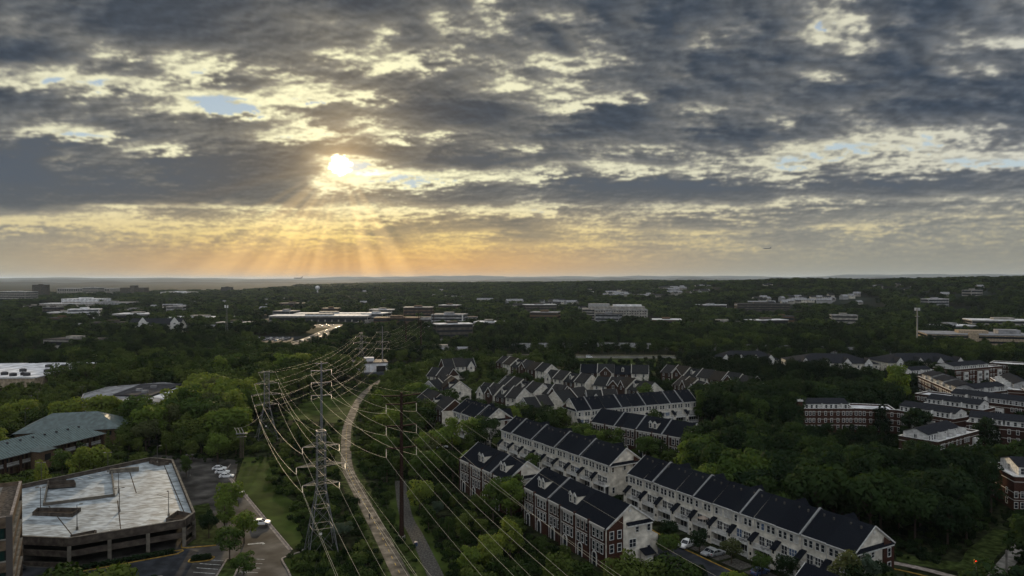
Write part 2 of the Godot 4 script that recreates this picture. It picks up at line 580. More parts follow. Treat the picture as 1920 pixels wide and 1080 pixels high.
	# leaves let light through
	var leaf := {"leaf_dark": [0.0155, 0.0266, 0.0096], "leaf_mid": [0.0281, 0.0451, 0.0122], "leaf_fresh": [0.0533, 0.0770, 0.0163], "leaf_blue": [0.0311, 0.0444, 0.0311],
		"leaf_olive": [0.0414, 0.0481, 0.0207], "leaf_deep": [0.0100, 0.0178, 0.0083], "leaf_yellow": [0.0696, 0.0888, 0.0192]}
	for k in leaf:
		var m := mat(k, leaf[k][0], leaf[k][1], leaf[k][2], 0.7)
		m.backlight_enabled = true
		m.backlight = (Color(leaf[k][0], leaf[k][1], leaf[k][2] * 0.6) * 1.7).linear_to_srgb()
		m.metallic_specular = 0.04
	var any := mat("leaf_any", 1, 1, 1, 0.75)
	any.vertex_color_use_as_albedo = true
	any.backlight_enabled = true
	any.backlight = Color(0.52, 0.64, 0.30)
	any.metallic_specular = 0.04

func deck_texture() -> ImageTexture:      # wet streaks and dirt on the garage roof
	var n := FastNoiseLite.new()
	n.seed = 77
	n.frequency = 0.02
	n.fractal_octaves = 5
	var m := FastNoiseLite.new()
	m.seed = 78
	m.frequency = 0.009
	m.domain_warp_enabled = true
	m.domain_warp_amplitude = 34.0
	m.domain_warp_frequency = 0.012
	m.fractal_octaves = 4
	var im := Image.create(512, 512, false, Image.FORMAT_RGB8)
	for y in 512:
		for x in 512:
			var a := n.get_noise_2d(x * 0.9, y * 2.2)
			var b := m.get_noise_2d(x, y * 1.6)
			var k := clampf(0.82 + 0.36 * a + 0.34 * b, 0.45, 1.0)
			im.set_pixel(x, y, Color(k * 0.97, k * 0.985, k))
	return ImageTexture.create_from_image(im)

# ---------------------------------------------------------------- where trees may not stand
const NEAR_CELL := 2.0
const NEAR_W := 700
const NEAR_H := 460
var near_mask := PackedByteArray()       # x from -700 to 700, z from -940 to -20; 255 = nothing, else the tallest tree in half metres
var far_mask := PackedByteArray()        # 20 m cells, x from -6000 to 6000, z from -9000 to 0

func cap(poly: PackedVector2Array, tallest: float, grow := 0.0):
	if near_mask.is_empty():
		near_mask.resize(NEAR_W * NEAR_H)
		near_mask.fill(200)
	var q := poly
	if grow > 0.0:
		if not Geometry2D.is_polygon_clockwise(q):
			q = q.duplicate()
			q.reverse()
		var big := Geometry2D.offset_polygon(q, grow)
		if big.size():
			q = big[0]
	var lo := q[0]
	var hi := q[0]
	for v in q:
		lo = lo.min(v)
		hi = hi.max(v)
	var k := int(tallest * 2.0)
	for j in range(maxi(0, int((-20.0 - hi.y) / NEAR_CELL) - 1), mini(NEAR_H, int((-20.0 - lo.y) / NEAR_CELL) + 2)):
		for i in range(maxi(0, int((lo.x + 700.0) / NEAR_CELL)), mini(NEAR_W, int((hi.x + 700.0) / NEAR_CELL) + 1)):
			var at := Vector2(-700.0 + (i + 0.5) * NEAR_CELL, -20.0 - (j + 0.5) * NEAR_CELL)
			if near_mask[j * NEAR_W + i] > k and Geometry2D.is_point_in_polygon(at, q):
				near_mask[j * NEAR_W + i] = k

func cap_line(line: PackedVector2Array, half: float, tallest: float):
	for i in line.size() - 1:
		var d := (line[i + 1] - line[i]).normalized()
		var s := Vector2(-d.y, d.x) * half
		cap(PackedVector2Array([line[i] - s - d, line[i + 1] - s + d, line[i + 1] + s + d, line[i] + s - d]), tallest)

func cap_far(x: float, z: float, w: float, front: float, back: float):    # a clearing in the distant woods
	if far_mask.is_empty():
		far_mask.resize(600 * 450)
		far_mask.fill(1)
	for j in range(int((-z - front) / 20.0), int((-z + back) / 20.0) + 1):
		for i in range(int((x - w * 0.5 + 6000.0) / 20.0), int((x + w * 0.5 + 6000.0) / 20.0) + 1):
			if i >= 0 and i < 600 and j >= 0 and j < 450:
				far_mask[j * 600 + i] = 0

func tallest_at(x: float, z: float) -> float:
	var i := int((x + 700.0) / NEAR_CELL)
	var j := int((-20.0 - z) / NEAR_CELL)
	if i >= 0 and i < NEAR_W and j >= 0 and j < NEAR_H:
		return near_mask[j * NEAR_W + i] * 0.5
	i = int((x + 6000.0) / 20.0)
	j = int(-z / 20.0)
	if i >= 0 and i < 600 and j >= 0 and j < 450:
		return 100.0 * far_mask[j * 600 + i]
	return 100.0

func footprint(o: Node3D, w: float, d: float, grow: float, x0 := 0.0):   # of a thing whose front runs along +x from its origin and whose depth runs to -z
	var q := PackedVector2Array()
	for c in [[x0, 0.0], [x0 + w, 0.0], [x0 + w, -d], [x0, -d]]:
		var v := o.transform * Vector3(c[0], 0, c[1])
		q.append(Vector2(v.x, v.z))
	cap(q, 0.0, grow)

# ---------------------------------------------------------------- the land
func keyed(x: float, keys: Array) -> float:
	if x <= keys[0][0]:
		return keys[0][1]
	for i in keys.size() - 1:
		if x < keys[i + 1][0]:
			return lerpf(keys[i][1], keys[i + 1][1], smoothstep(keys[i][0], keys[i + 1][0], x))
	return keys[keys.size() - 1][1]

var n_land := FastNoiseLite.new()
func land(x: float, z: float) -> float:
	var r := sqrt(x * x + z * z)
	if r < 1250.0:
		return 0.0
	var a := atan2(x, -z)
	var high := keyed(a, [[-0.62, 0.0], [-0.36, 4.0], [-0.28, 19.0], [-0.12, 30.0], [0.04, 36.0], [0.2, 40.0], [0.36, 50.0], [0.62, 53.0]])
	var far := keyed(a, [[-0.5, 3600.0], [-0.1, 3300.0], [0.06, 3000.0], [0.3, 2300.0], [0.6, 2100.0]])
	var k := smoothstep(1250.0, far, r)
	var bump := n_land.get_noise_2d(x, z) * 9.0 * smoothstep(1250.0, 1900.0, r)
	return (high * k + bump * high / 45.0) * (1.0 - 0.75 * smoothstep(far * 1.25, far * 2.2, r))

func build_ground():
	n_land.seed = 4
	n_land.frequency = 0.0011
	n_land.fractal_octaves = 3
	var rings := [0.0, 60.0, 120.0, 200.0, 320.0, 500.0, 700.0, 820.0, 1000.0, 1250.0]
	while rings[-1] < 70000.0:
		rings.append(rings[-1] * 1.075)
	var turns := []
	var a := -180.0
	while a < 180.01:
		turns.append(deg_to_rad(a))
		a += 1.25 if absf(a + 0.6) < 60.0 else 7.5
	var g := Geo.new()
	var far_g := Geo.new()
	for j in rings.size() - 1:
		for i in turns.size() - 1:
			var v := []
			for q in [[i, j], [i + 1, j], [i + 1, j + 1], [i, j + 1]]:
				var x: float = sin(turns[q[0]]) * rings[q[1]]
				var z: float = -cos(turns[q[0]]) * rings[q[1]]
				v.append(Vector3(x, land(x, z), z))
			var to: Geo = g if rings[j] < 1200.0 else far_g
			if j > 0:
				to.tri(v[0], v[1], v[2])
			to.tri(v[0], v[2], v[3])
	structure("ground", g, mats.ground)
	structure("distant_land", far_g, mats.far_land)
	# three ranges of hills, tens of kilometres off
	var hn := FastNoiseLite.new()
	hn.seed = 91
	hn.frequency = 0.9
	hn.fractal_octaves = 4
	var ranges := [[13000.0, 34.0, 40.0, 3.1], [20000.0, 88.0, 70.0, 2.0], [29000.0, 178.0, 95.0, 1.35]]
	for k in ranges.size():
		var hg := Geo.new()
		var dist: float = ranges[k][0]
		var prev := []
		for i in 241:
			var t := deg_to_rad(-48.0 + 96.0 * i / 240.0)
			var h: float = ranges[k][1] + ranges[k][2] * hn.get_noise_2d(t * ranges[k][3] * 6.0, k * 20.0)
			h *= keyed(t, [[-0.62, 0.72], [-0.3, 0.62], [-0.1, 1.0], [0.3, 1.05], [0.6, 1.1]])
			var col := []
			for q in [[0.86, 0.0], [0.93, 0.35], [0.97, 0.8], [1.0, 1.0], [1.05, 0.85], [1.2, 0.0]]:
				col.append(Vector3(sin(t) * dist * q[0], maxf(h * q[1], -2.0), -cos(t) * dist * q[0]))
			if prev.size():
				for q in 5:
					hg.quad(prev[q], col[q], col[q + 1], prev[q + 1])
			prev = col
		structure("hills", hg, mats.hill)

# ---------------------------------------------------------------- office, garage, car park, lawn, trail
const AX := Vector2(0.504, 0.864)       # the quarter's two street directions in (x, z)
const BX := Vector2(0.864, -0.504)

func v3(p: Vector2, y := 0.0) -> Vector3:
	return Vector3(p.x, y, p.y)

func wall_run(g: Geo, line: Array, y0: float, y1: float, thick: float, closed := false):   # upright slabs along plan points
	var k := line.size() if closed else line.size() - 1
	for i in k:
		var a: Vector2 = line[i]
		var b: Vector2 = line[(i + 1) % line.size()]
		var d := (b - a).normalized()
		g.beam(v3(a - d * thick * 0.48, (y0 + y1) * 0.5), v3(b + d * thick * 0.48, (y0 + y1) * 0.5), thick, y1 - y0)

func mirrored(a: Vector3, b: Vector3) -> Geo:
	return box_geo(Vector3(a.x, a.y, -b.z), Vector3(b.x, b.y, -a.z))

func office():
	# local x runs along the side wall towards the street front, local -z out of the side wall
	var o := thing("office_building", "brown office block with ribbon windows and a gravel roof at the picture's lower left corner", "building", Vector3(-105.4, 0, -160.0), atan2(-0.864, 0.504))
	var l := 27.8
	var deep := 36.0
	var top := 21.7
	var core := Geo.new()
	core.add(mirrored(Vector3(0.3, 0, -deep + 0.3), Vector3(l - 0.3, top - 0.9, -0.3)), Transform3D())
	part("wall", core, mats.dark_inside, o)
	var bands := [[top - 2.0, top], [15.6, 17.5], [11.6, 13.5], [7.6, 9.5], [3.6, 5.5], [0.0, 1.2]]
	for k in bands.size():
		var g := Geo.new()
		var y0: float = bands[k][0]
		var y1: float = bands[k][1]
		g.add(mirrored(Vector3(0.6, y0, -0.35), Vector3(l - 0.95, y1, 0.0)), Transform3D())
		g.add(mirrored(Vector3(l - 0.35, y0, -deep), Vector3(l, y1, -0.95)), Transform3D())
		g.add(mirrored(Vector3(0, y0, -deep), Vector3(0.35, y1, -0.6)), Transform3D())
		g.add(mirrored(Vector3(0.35, y0, -deep), Vector3(l - 0.35, y1, -deep + 0.35)), Transform3D())
		part("spandrel", g, mats.office_band, o)
		if k > 0 and k < 6:
			var ledge := Geo.new()
			ledge.add(mirrored(Vector3(0.6, y1, -0.35), Vector3(l - 0.95, y1 + 0.18, 0.14)), Transform3D())
			ledge.add(mirrored(Vector3(l - 0.35, y1, -deep), Vector3(l + 0.14, y1 + 0.18, -0.95)), Transform3D())
			part("ledge", ledge, mats.concrete, o)
	for k in 5:
		var y0: float = bands[k + 1][1] + 0.18
		var y1: float = bands[k][0]
		var x := 0.8
		while x < l - 1.2:
			var w := minf(1.75, l - 1.2 - x)
			part("window", mirrored(Vector3(x, y0, -0.30), Vector3(x + w - 0.09, y1, -0.22)), mats.green_glass, o)
			x += 1.84
		var z := -1.2
		while z > -deep + 1.0:
			part("window", mirrored(Vector3(l - 0.30, y0, z - 1.75), Vector3(l - 0.22, y1, z)), mats.green_glass, o)
			z -= 1.84
	part("corner_pier", mirrored(Vector3(l - 0.95, 0, -0.95), Vector3(l + 0.06, top + 0.05, 0.06)), mats.office_corner, o)
	part("corner_pier", mirrored(Vector3(-0.06, 0, -0.6), Vector3(0.6, top + 0.05, 0.06)), mats.office_band, o)
	part("roof", mirrored(Vector3(0.35, top - 1.1, -deep + 0.35), Vector3(l - 0.35, top - 0.75, -0.35)), mats.gravel_roof, o)
	part("walkway", mirrored(Vector3(0.8, top - 0.75, -4.6), Vector3(l - 1.6, top - 0.70, -3.3)), mats.concrete, o)
	var capg := Geo.new()
	capg.add(mirrored(Vector3(0.6, top, -0.42), Vector3(l - 0.95, top + 0.1, 0.06)), Transform3D())
	capg.add(mirrored(Vector3(l - 0.42, top, -deep), Vector3(l + 0.06, top + 0.1, -0.95)), Transform3D())
	part("coping", capg, mats.kerb, o)
	cap(footing(o, 0, l, 0, deep), 0.0, 3.0)

func garage():
	var o := thing("parking_garage", "low concrete parking garage with a bright wet roof deck beside the car park", "parking garage", Vector3.ZERO)
	var ring := [Vector2(-100.0, -167.6), Vector2(-79.6, -180.4), Vector2(-79.6, -186.2), Vector2(-109.8, -240.6), Vector2(-118.4, -243.7), Vector2(-144.5, -203.0), Vector2(-111.7, -169.0)]
	var poly := PackedVector2Array(ring)
	cap(poly, 0.0, 3.2)
	var well := PackedVector2Array([Vector2(-122.9, -195.3), Vector2(-108.8, -203.6), Vector2(-122.6, -228.1), Vector2(-136.2, -218.8)])
	# the deck, cut round the sunken ramp bay
	var g := Geo.new()
	var mid := (well[0] + well[2]) * 0.5
	var cut := (well[1] - well[0]).normalized()
	var nrm := Vector2(-cut.y, cut.x)
	for s in [-1.0, 1.0]:
		var half := PackedVector2Array([mid - cut * 150.0, mid + cut * 150.0, mid + cut * 150.0 + nrm * s * 150.0, mid - cut * 150.0 + nrm * s * 150.0])
		for piece in Geometry2D.intersect_polygons(poly, half):
			for q in Geometry2D.clip_polygons(piece, well):
				g.prism(q, 5.0, 5.6)
	part("roof_deck", g, mats.deck_top, o)
	var b := Geo.new()
	b.prism(well, 3.0, 5.25)
	part("ramp_bay_floor", b, mats.deck_top, o)
	var w := Geo.new()
	wall_run(w, [well[3], well[0], well[1], well[2]], 5.25, 6.35, 0.35)
	part("ramp_bay_wall", w, mats.garage_cap, o)
	var lw := Geo.new()
	wall_run(lw, [Vector2(-122.8, -228.3), Vector2(-116.2, -230.6)], 5.6, 6.9, 1.1)
	part("stair_wall", lw, mats.garage_cap, o)
	# stair and ramp holes with low walls
	for q in [[Vector2(-131.5, -211.5), Vector2(-125.3, -213.6), Vector2(-128.0, -217.4), Vector2(-134.0, -215.0)], [Vector2(-120.5, -187.2), Vector2(-110.0, -186.0), Vector2(-110.6, -190.6), Vector2(-121.5, -190.6)],
			[Vector2(-84.6, -182.2), Vector2(-80.4, -181.4), Vector2(-80.4, -186.0), Vector2(-84.6, -188.2)], [Vector2(-112.4, -237.0), Vector2(-110.2, -238.8), Vector2(-114.4, -241.6), Vector2(-117.0, -240.4)], [Vector2(-101.0, -170.4), Vector2(-96.4, -171.5), Vector2(-97.0, -173.4), Vector2(-97.4, -173.6)]]:
		var f := Geo.new()
		f.prism(PackedVector2Array(q), 5.6, 5.64)
		part("stair_opening", f, mats.brown_floor, o)
		var r := Geo.new()
		wall_run(r, q, 5.6, 6.55, 0.25, true)
		part("stair_wall", r, mats.garage_wall, o)
	# outer walls: parapet, open slot, spandrel, open slot, base
	for i in ring.size():
		var a: Vector2 = ring[i]
		var e: Vector2 = ring[(i + 1) % ring.size()]
		for band in [[4.85, 6.7], [2.45, 3.75], [0.0, 1.05]]:
			if band[0] == 0.0 and i == 0:
				continue
			var s := Geo.new()
			wall_run(s, [a, e], band[0], band[1], 0.4)
			part("parapet" if band[0] > 4.0 else "spandrel", s, mats.garage_wall, o)
		var c := Geo.new()
		wall_run(c, [a, e], 6.7, 6.82, 0.55)
		part("coping", c, mats.garage_cap, o)
		var n := maxi(1, int(a.distance_to(e) / 7.6))
		for k in n:
			var p := a.lerp(e, (k + 0.02) / float(n))
			part("column", box_geo(Vector3(-0.4, 0, -0.4), Vector3(0.4, 4.9, 0.4)), mats.garage_cap, o, v3(p), 0.53)
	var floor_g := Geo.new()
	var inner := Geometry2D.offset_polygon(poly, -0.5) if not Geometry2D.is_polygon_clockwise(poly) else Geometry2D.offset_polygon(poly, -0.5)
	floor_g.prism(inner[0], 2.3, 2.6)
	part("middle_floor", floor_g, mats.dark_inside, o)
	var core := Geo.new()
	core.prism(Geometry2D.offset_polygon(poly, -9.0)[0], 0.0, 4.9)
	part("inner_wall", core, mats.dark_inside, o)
	# expansion joints and drains
	for q in [[Vector2(-82.6, -188.0), Vector2(-112.0, -239.4)], [Vector2(-101.5, -172.0), Vector2(-121.5, -195.2)], [Vector2(-104.5, -207.0), Vector2(-119.0, -231.5)], [Vector2(-92.0, -175.0), Vector2(-106.0, -200.0)], [Vector2(-98.0, -205.5), Vector2(-88.0, -199.0)]]:
		part("joint", ribbon(PackedVector2Array(q), 0.13, 5.604), mats.brown_floor, o)
	# stall lines along the back parapet and across the deck
	for k in 16:
		var p := Vector2(-142.6, -203.6).lerp(Vector2(-119.4, -240.0), (k + 0.5) / 16.0)
		var d := Vector2(0.84, 0.54)
		part("stall_line", ribbon(PackedVector2Array([p + d * 0.6, p + d * 3.6]), 0.16, 5.606), mats.white_paint, o)
	for row in 4:
		for k in 13:
			var p: Vector2 = Vector2(-88.0, -178.0) + Vector2(-0.478, -0.878) * (4.0 + k * 3.4) + Vector2(-0.878, 0.478) * [1.5, 6.0, 26.5, 31.0][row]
			if Geometry2D.is_point_in_polygon(p, poly) and not Geometry2D.is_point_in_polygon(p, Geometry2D.offset_polygon(well, 2.5)[0]):
				part("stall_line", ribbon(PackedVector2Array([p, p + Vector2(-0.878, 0.478) * 3.6]), 0.06, 5.606), mats.flat_white, o)
	for k in 9:
		var p := Vector2(-98.6, -170.2).lerp(Vector2(-81.6, -181.0), (k + 0.6) / 9.0)
		part("stall_line", ribbon(PackedVector2Array([p + Vector2(-0.3, -0.5), p + Vector2(-1.8, -3.0)]), 0.08, 5.606), mats.white_paint, o)

func car_park():
	sheet("asphalt_lot", [-132, -276, -98.5, -268, -88.7, -238.1, -83.8, -230.3, -52.7, -178.4, -53.1, -172.3, -46.0, -158.0, -38.0, -136.0, -130, -136, -130, -168], 0.05, mats.asphalt)
	cap(pts([-132, -270, -96.5, -262, -86.7, -239.1, -81.8, -230.3, -50.7, -178.4, -51.1, -172.3, -44.0, -158.0, -36.0, -136.0, -130, -136, -130, -168]), 0.0)
	sheet("service_road", [-126, -136, -126, -166, -111.4, -168.2, -100.2, -166.8, -79.2, -179.8, -74.5, -177, -66, -136], 0.06, mats.asphalt_dark)
	var edge := pts([-99, -262, -97, -252, -88.7, -238.1, -83.8, -230.3, -52.7, -178.4])
	structure("kerb", ribbon(edge, 0.17, 0.05, 0.14), mats.kerb)
	structure("kerb_gutter", ribbon(pts([-97.7, -252.4, -89.4, -238.5, -84.5, -230.7, -53.4, -178.8]), 0.45, 0.056), mats.kerb)
	structure("kerb", ribbon(smooth_line(pts([-50.6, -177.0, -53.2, -173.6, -52.9, -171.4, -48.6, -162.9, -42.0, -146.0])), 0.2, 0.05, 0.14), mats.kerb)
	sheet("lawn", [-98, -272, -88.9, -239.5, -83.6, -230.7, -52.5, -178.8, -50.5, -181.6, -52.2, -186.0, -55.0, -192.5, -58.0, -203.0, -62.0, -215.0, -70.0, -226.0, -76.0, -240.0, -78.0, -255.0, -84.0, -272.0], 0.09, mats.grass)
	cap(pts([-96, -262, -88.9, -239.5, -83.6, -230.7, -52.5, -178.8, -50.5, -181.6, -55.0, -190.5, -60.0, -203.0, -64.0, -215.0, -72.0, -226.0, -78.0, -240.0, -82.0, -255.0, -86.0, -262.0]), 0.0)
	sheet("lawn_corner", [-50.2, -176.6, -52.8, -173.4, -52.5, -171.4, -48.2, -162.9, -44.0, -162.0, -45.5, -174.0], 0.085, mats.grass)
	# planted strips with kerbs
	var beds := [[[-100.6, -165.2, -80.8, -177.8, -79.2, -176.2, -81.0, -174.6, -99.2, -163.2, -102.0, -164.0], "clipped dark hedge strip along the garage front behind a yellow kerb", true],
		[[-86.4, -157.2, -78.0, -162.4, -76.0, -161.6, -76.5, -160.0, -85.0, -154.6, -88.0, -155.2], "planted island with a pale rounded kerb at the picture's lower edge left of the trees", false],
		[[-74.6, -172.6, -70.2, -174.2, -69.6, -172.8, -70.4, -171.6, -74.0, -170.6], "small oval shrub island at the head of the white parking stalls", true]]
	for bed in beds:
		var poly := pts(bed[0])
		var o := thing("planted_island", bed[1], "planting bed", Vector3.ZERO)
		var loop := smooth_line(PackedVector2Array(Array(poly) + [poly[0]]), 4)
		part("kerb", ribbon(loop, 0.16, 0.05, 0.15), mats.yellow_kerb if bed[2] else mats.kerb, o)
		var s := Geo.new()
		s.prism(poly, 0.05, 0.16)
		part("soil", s, mats.soil, o)
		part("shrubs", shrub_bed(poly, 0.9 if bed[2] else 0.5), mats.leaf_deep, o)
	var strip := pts([-66.2, -172.6, -62.9, -173.8, -60.8, -163.0, -58.8, -150.0, -62.6, -149.6])
	var so := thing("tree_island", "long grass island with a pale kerb between rows of parking stalls", "planting bed", Vector3.ZERO)
	part("kerb", ribbon(PackedVector2Array(Array(strip) + [strip[0]]), 0.2, 0.05, 0.14), mats.kerb, so)
	var sg := Geo.new()
	sg.prism(strip, 0.05, 0.15)
	part("grass", sg, mats.rough_grass, so)
	structure("yellow_kerb", ribbon(smooth_line(pts([-81.2, -183.6, -80.2, -180.6, -78.6, -179.8, -72.2, -181.6])), 0.22, 0.05, 0.15), mats.yellow_kerb)
	sheet("verge", [-81.4, -187.5, -79.4, -181.0, -72.0, -182.4, -73.0, -186.5, -88.0, -216.0, -92.5, -213.0], 0.08, mats.rough_grass)
	for k in 8:
		var p := Vector2(-66.6, -171.6).lerp(Vector2(-64.0, -154.0), k / 7.0)
		structure("stall_line", ribbon(PackedVector2Array([p, p + Vector2(-5.2, -0.9)]), 0.09, 0.068), mats.white_paint)
	for k in 9:
		var p := Vector2(-62.0, -173.0).lerp(Vector2(-59.0, -152.0), k / 8.0)
		structure("stall_line", ribbon(PackedVector2Array([p, p + Vector2(4.6, 0.5)]), 0.09, 0.058), mats.white_paint)
	for k in 7:
		var p := Vector2(-97.0, -160.0).lerp(Vector2(-110.0, -152.0), k / 6.0)
		structure("stall_line", ribbon(PackedVector2Array([p, p + Vector2(2.2, 6.4)]), 0.11, 0.07), mats.yellow_paint)
	structure("stall_line", ribbon(pts([-64.8, -182.4, -61.5, -183.4, -60.9, -182.6]), 0.35, 0.058), mats.white_paint)
	# small kerbed island with a ticket box by the lawn
	var isl := thing("parking_island", "small kerbed island with a white ticket box by the lawn edge", "parking island", Vector3(-82.0, 0, -223.2))
	part("kerb", ribbon(smooth_line(pts([-1.6, -0.8, 0.4, -1.6, 2.4, -0.9, 2.0, 0.7, 0.0, 1.4, -1.7, 0.6, -1.6, -0.8]), 4), 0.14, 0.05, 0.14), mats.kerb, isl)
	part("box", box_geo(Vector3(0.2, 0.05, -1.0), Vector3(1.3, 1.0, 0.1)), mats.cloth_grey, isl)
	part("box_lid", box_geo(Vector3(0.1, 1.0, -1.15), Vector3(1.4, 1.25, 0.25)), mats.white_trim, isl)

func shrub_bed(poly: PackedVector2Array, h: float) -> Geo:
	var g := Geo.new()
	var lo := poly[0]
	var hi := poly[0]
	for v in poly:
		lo = lo.min(v)
		hi = hi.max(v)
	var inner := Geometry2D.offset_polygon(poly, -0.45)
	if inner.is_empty():
		return g
	var r := RandomNumberGenerator.new()
	r.seed = 7
	for i in 9000:
		if g.p.size() > 9000:
			break
		var at := Vector2(r.randf_range(lo.x, hi.x), r.randf_range(lo.y, hi.y))
		if Geometry2D.is_point_in_polygon(at, inner[0]):
			var s := r.randf_range(0.16, 0.32)
			var q := Basis.from_euler(Vector3(r.randf() * 1.6 - 0.8, r.randf() * TAU, r.randf() * 1.6 - 0.8))
			var o := Vector3(at.x, r.randf_range(0.25, 1.0) * h + 0.1, at.y)
			g.quad(o + q * Vector3(-s, 0, s), o + q * Vector3(s, 0, s), o + q * Vector3(s, 0, -s), o + q * Vector3(-s, 0, -s))
	return g

const TRAIL := [-19.0, -148.0, -24.3, -162.9, -33.8, -190.5, -46.3, -226.0, -56.5, -256.0, -64.0, -287.3, -70.0, -315.0, -74.6, -341.4, -82.5, -402.0, -84.9, -445.4, -84.0, -500.0]
const BYPATH := [-13.0, -150.0, -16.7, -162.9, -20.8, -177.0, -24.5, -189.5, -28.5, -202.0, -32.0, -218.0, -36.0, -240.0]

func paths():
	var t := smooth_line(pts(TRAIL))
	structure("trail_verge", ribbon(t, 4.0, 0.03), mats.rough_grass)
	structure("trail", ribbon(t, 1.9, 0.07), mats.trail)
	var b := smooth_line(pts(BYPATH))
	structure("bridle_path", ribbon(b, 1.75, 0.055), mats.gravel)
	structure("path_verge", ribbon(b, 4.2, 0.02), mats.grass)
	cap_line(t, 3.6, 0.0)
	cap_line(t, 9.0, 3.2)
	cap_line(b, 3.4, 0.0)
	# broken centre line of the trail
	var run := 0.0
	for i in range(0, t.size() - 1):
		if t[i].y < -330.0:
			break
		var seg := t[i].distance_to(t[i + 1])
		var at := fposmod(-run, 4.4)
		while at < seg:
			var a := t[i].lerp(t[i + 1], at / seg)
			var e := t[i].lerp(t[i + 1], minf(1.0, (at + 1.7) / seg))
			structure("centre_line", ribbon(PackedVector2Array([a, e]), 0.09, 0.078), mats.yellow_paint)
			at += 4.4
		run += seg

func hotel():
	# long two-storey wing with a hipped teal roof; front (with galleries) looks right and towards the camera
	var o := thing("motel", "two storey brick motel with a long teal metal roof and white gallery rails", "building", Vector3(-168.5, 0, -239.0), 1.287)
	var l := 46.0
	var deep := 14.0
	part("wall", box_geo(Vector3(0, 0, -deep), Vector3(l, 6.4, -1.8)), mats.brick_tan, o)
	var roof := Geo.new()
	var e := 1.0
	var a := [Vector3(-e, 6.4, e), Vector3(l + e, 6.4, e), Vector3(l + e, 6.4, -deep - e), Vector3(-e, 6.4, -deep - e), Vector3(7.5, 10.6, -deep * 0.5), Vector3(l - 7.5, 10.6, -deep * 0.5)]
	roof.quad(a[0], a[1], a[5], a[4])
	roof.quad(a[2], a[3], a[4], a[5])
	roof.tri(a[1], a[2], a[5])
	roof.tri(a[3], a[0], a[4])
	roof.quad(a[3], a[2], a[1], a[0])
	var rf := part("roof", roof, mats.teal_roof, o)
	for k in 46:
		var x := 0.5 + k * (l - 1.0) / 45.0
		var y1 := minf(1.0, minf((x + e) / (7.5 + e), (l + e - x) / (7.5 + e)))
		var p0 := Vector3(x, 6.43, e)
		var p1 := Vector3(x, 6.43, e).lerp(Vector3(x, 10.63, -deep * 0.5), y1)
		var rib := Geo.new()
		rib.beam(p0, p1, 0.06, 0.06)
		part("roof_seam", rib, mats.teal_rib, rf)
	for k in 8:
		part("roof_vent", box_geo(Vector3(-0.3, 0, -0.3), Vector3(0.3, 0.6, 0.3)), mats.flat_dark, rf, Vector3(6.5 + k * 4.8, 9.5, -5.2))
	var gut := Geo.new()
	gut.box(Vector3(-1.0, 6.2, 0.9), Vector3(l + 1.0, 6.42, 1.15))
	part("gutter", gut, mats.dark_pole, o)
	for k in 9:
		var x := 0.4 + k * (l - 0.8) / 8.0
		part("brick_pier", box_geo(Vector3(x - 0.45, 0, -0.5), Vector3(x + 0.45, 6.4, 0.4)), mats.brick_brown, o)
	part("gallery_floor", box_geo(Vector3(0.1, 2.95, -1.8), Vector3(l - 0.1, 3.2, 0.1)), mats.concrete, o)
	for k in 8:
		var x := 0.4 + k * (l - 0.8) / 8.0 + 0.5
		var w := (l - 0.8) / 8.0 - 1.0
		var r := Geo.new()
		r.box(Vector3(x, 4.15, -0.05), Vector3(x + w, 4.25, 0.05))
		r.box(Vector3(x, 3.25, -0.05), Vector3(x + w, 3.33, 0.05))
		for j in 18:
			r.box(Vector3(x + w * (j + 0.5) / 18.0 - 0.04, 3.33, -0.03), Vector3(x + w * (j + 0.5) / 18.0 + 0.04, 4.15, 0.03))
		part("gallery_rail", r, mats.white_trim, o)
		for y in [0.3, 3.5]:
			part("window", box_geo(Vector3(x + 0.4, y + 0.6, -1.84), Vector3(x + 2.2, y + 2.0, -1.75)), mats.glass, o)
			part("door", box_geo(Vector3(x + 2.9, y - 0.2, -1.84), Vector3(x + 3.8, y + 1.9, -1.74)), mats.brick_dark, o)
	footprint(o, l, deep, 3.0)
	cap(footing(o, -14, l + 4, 7.5, 0.0), 0.0)
	cap(footing(o, -14, l - 6, 30.0, 7.0), 4.4)
	# stair tower at the near end, with its own small hip
	var s := Geo.new()
	s.box(Vector3(15.1, 0, 0.5), Vector3(20.9, 6.6, 4.6))
	part("stair_tower", s, mats.brick_tan, o)
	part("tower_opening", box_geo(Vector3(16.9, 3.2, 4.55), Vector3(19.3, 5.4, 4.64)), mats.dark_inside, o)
	var hip := Geo.new()
	var c := [Vector3(14.5, 6.6, 5.2), Vector3(21.5, 6.6, 5.2), Vector3(21.5, 6.6, 0.2), Vector3(14.5, 6.6, 0.2), Vector3(18.0, 8.0, 1.0)]
	for k in 4:
		hip.tri(c[k], c[(k + 1) % 4], c[4])
	part("tower_roof", hip, mats.teal_roof, o)
	# the wing behind it
	var q := thing("motel_wing", "rear motel wing under a broad teal metal roof beyond the long one", "building", Vector3(-190.0, 0, -285.0), 0.30)
	part("wall", box_geo(Vector3(0, 0, -20), Vector3(36, 6.0, 0)), mats.brick_tan, q)
	var r2 := Geo.new()
	var d := [Vector3(-1, 6.0, 1), Vector3(37, 6.0, 1), Vector3(37, 6.0, -21), Vector3(-1, 6.0, -21), Vector3(10, 11.6, -10), Vector3(26, 11.6, -10)]
	r2.quad(d[0], d[1], d[5], d[4])
	r2.quad(d[2], d[3], d[4], d[5])
	r2.tri(d[1], d[2], d[5])
	r2.tri(d[3], d[0], d[4])
	part("roof", r2, mats.teal_roof, q)
	for k in 5:
		part("window", box_geo(Vector3(3 + k * 7, 3.6, 0.0), Vector3(5 + k * 7, 5.2, 0.06)), mats.glass, q)
	footprint(q, 36, 20, 3.0)
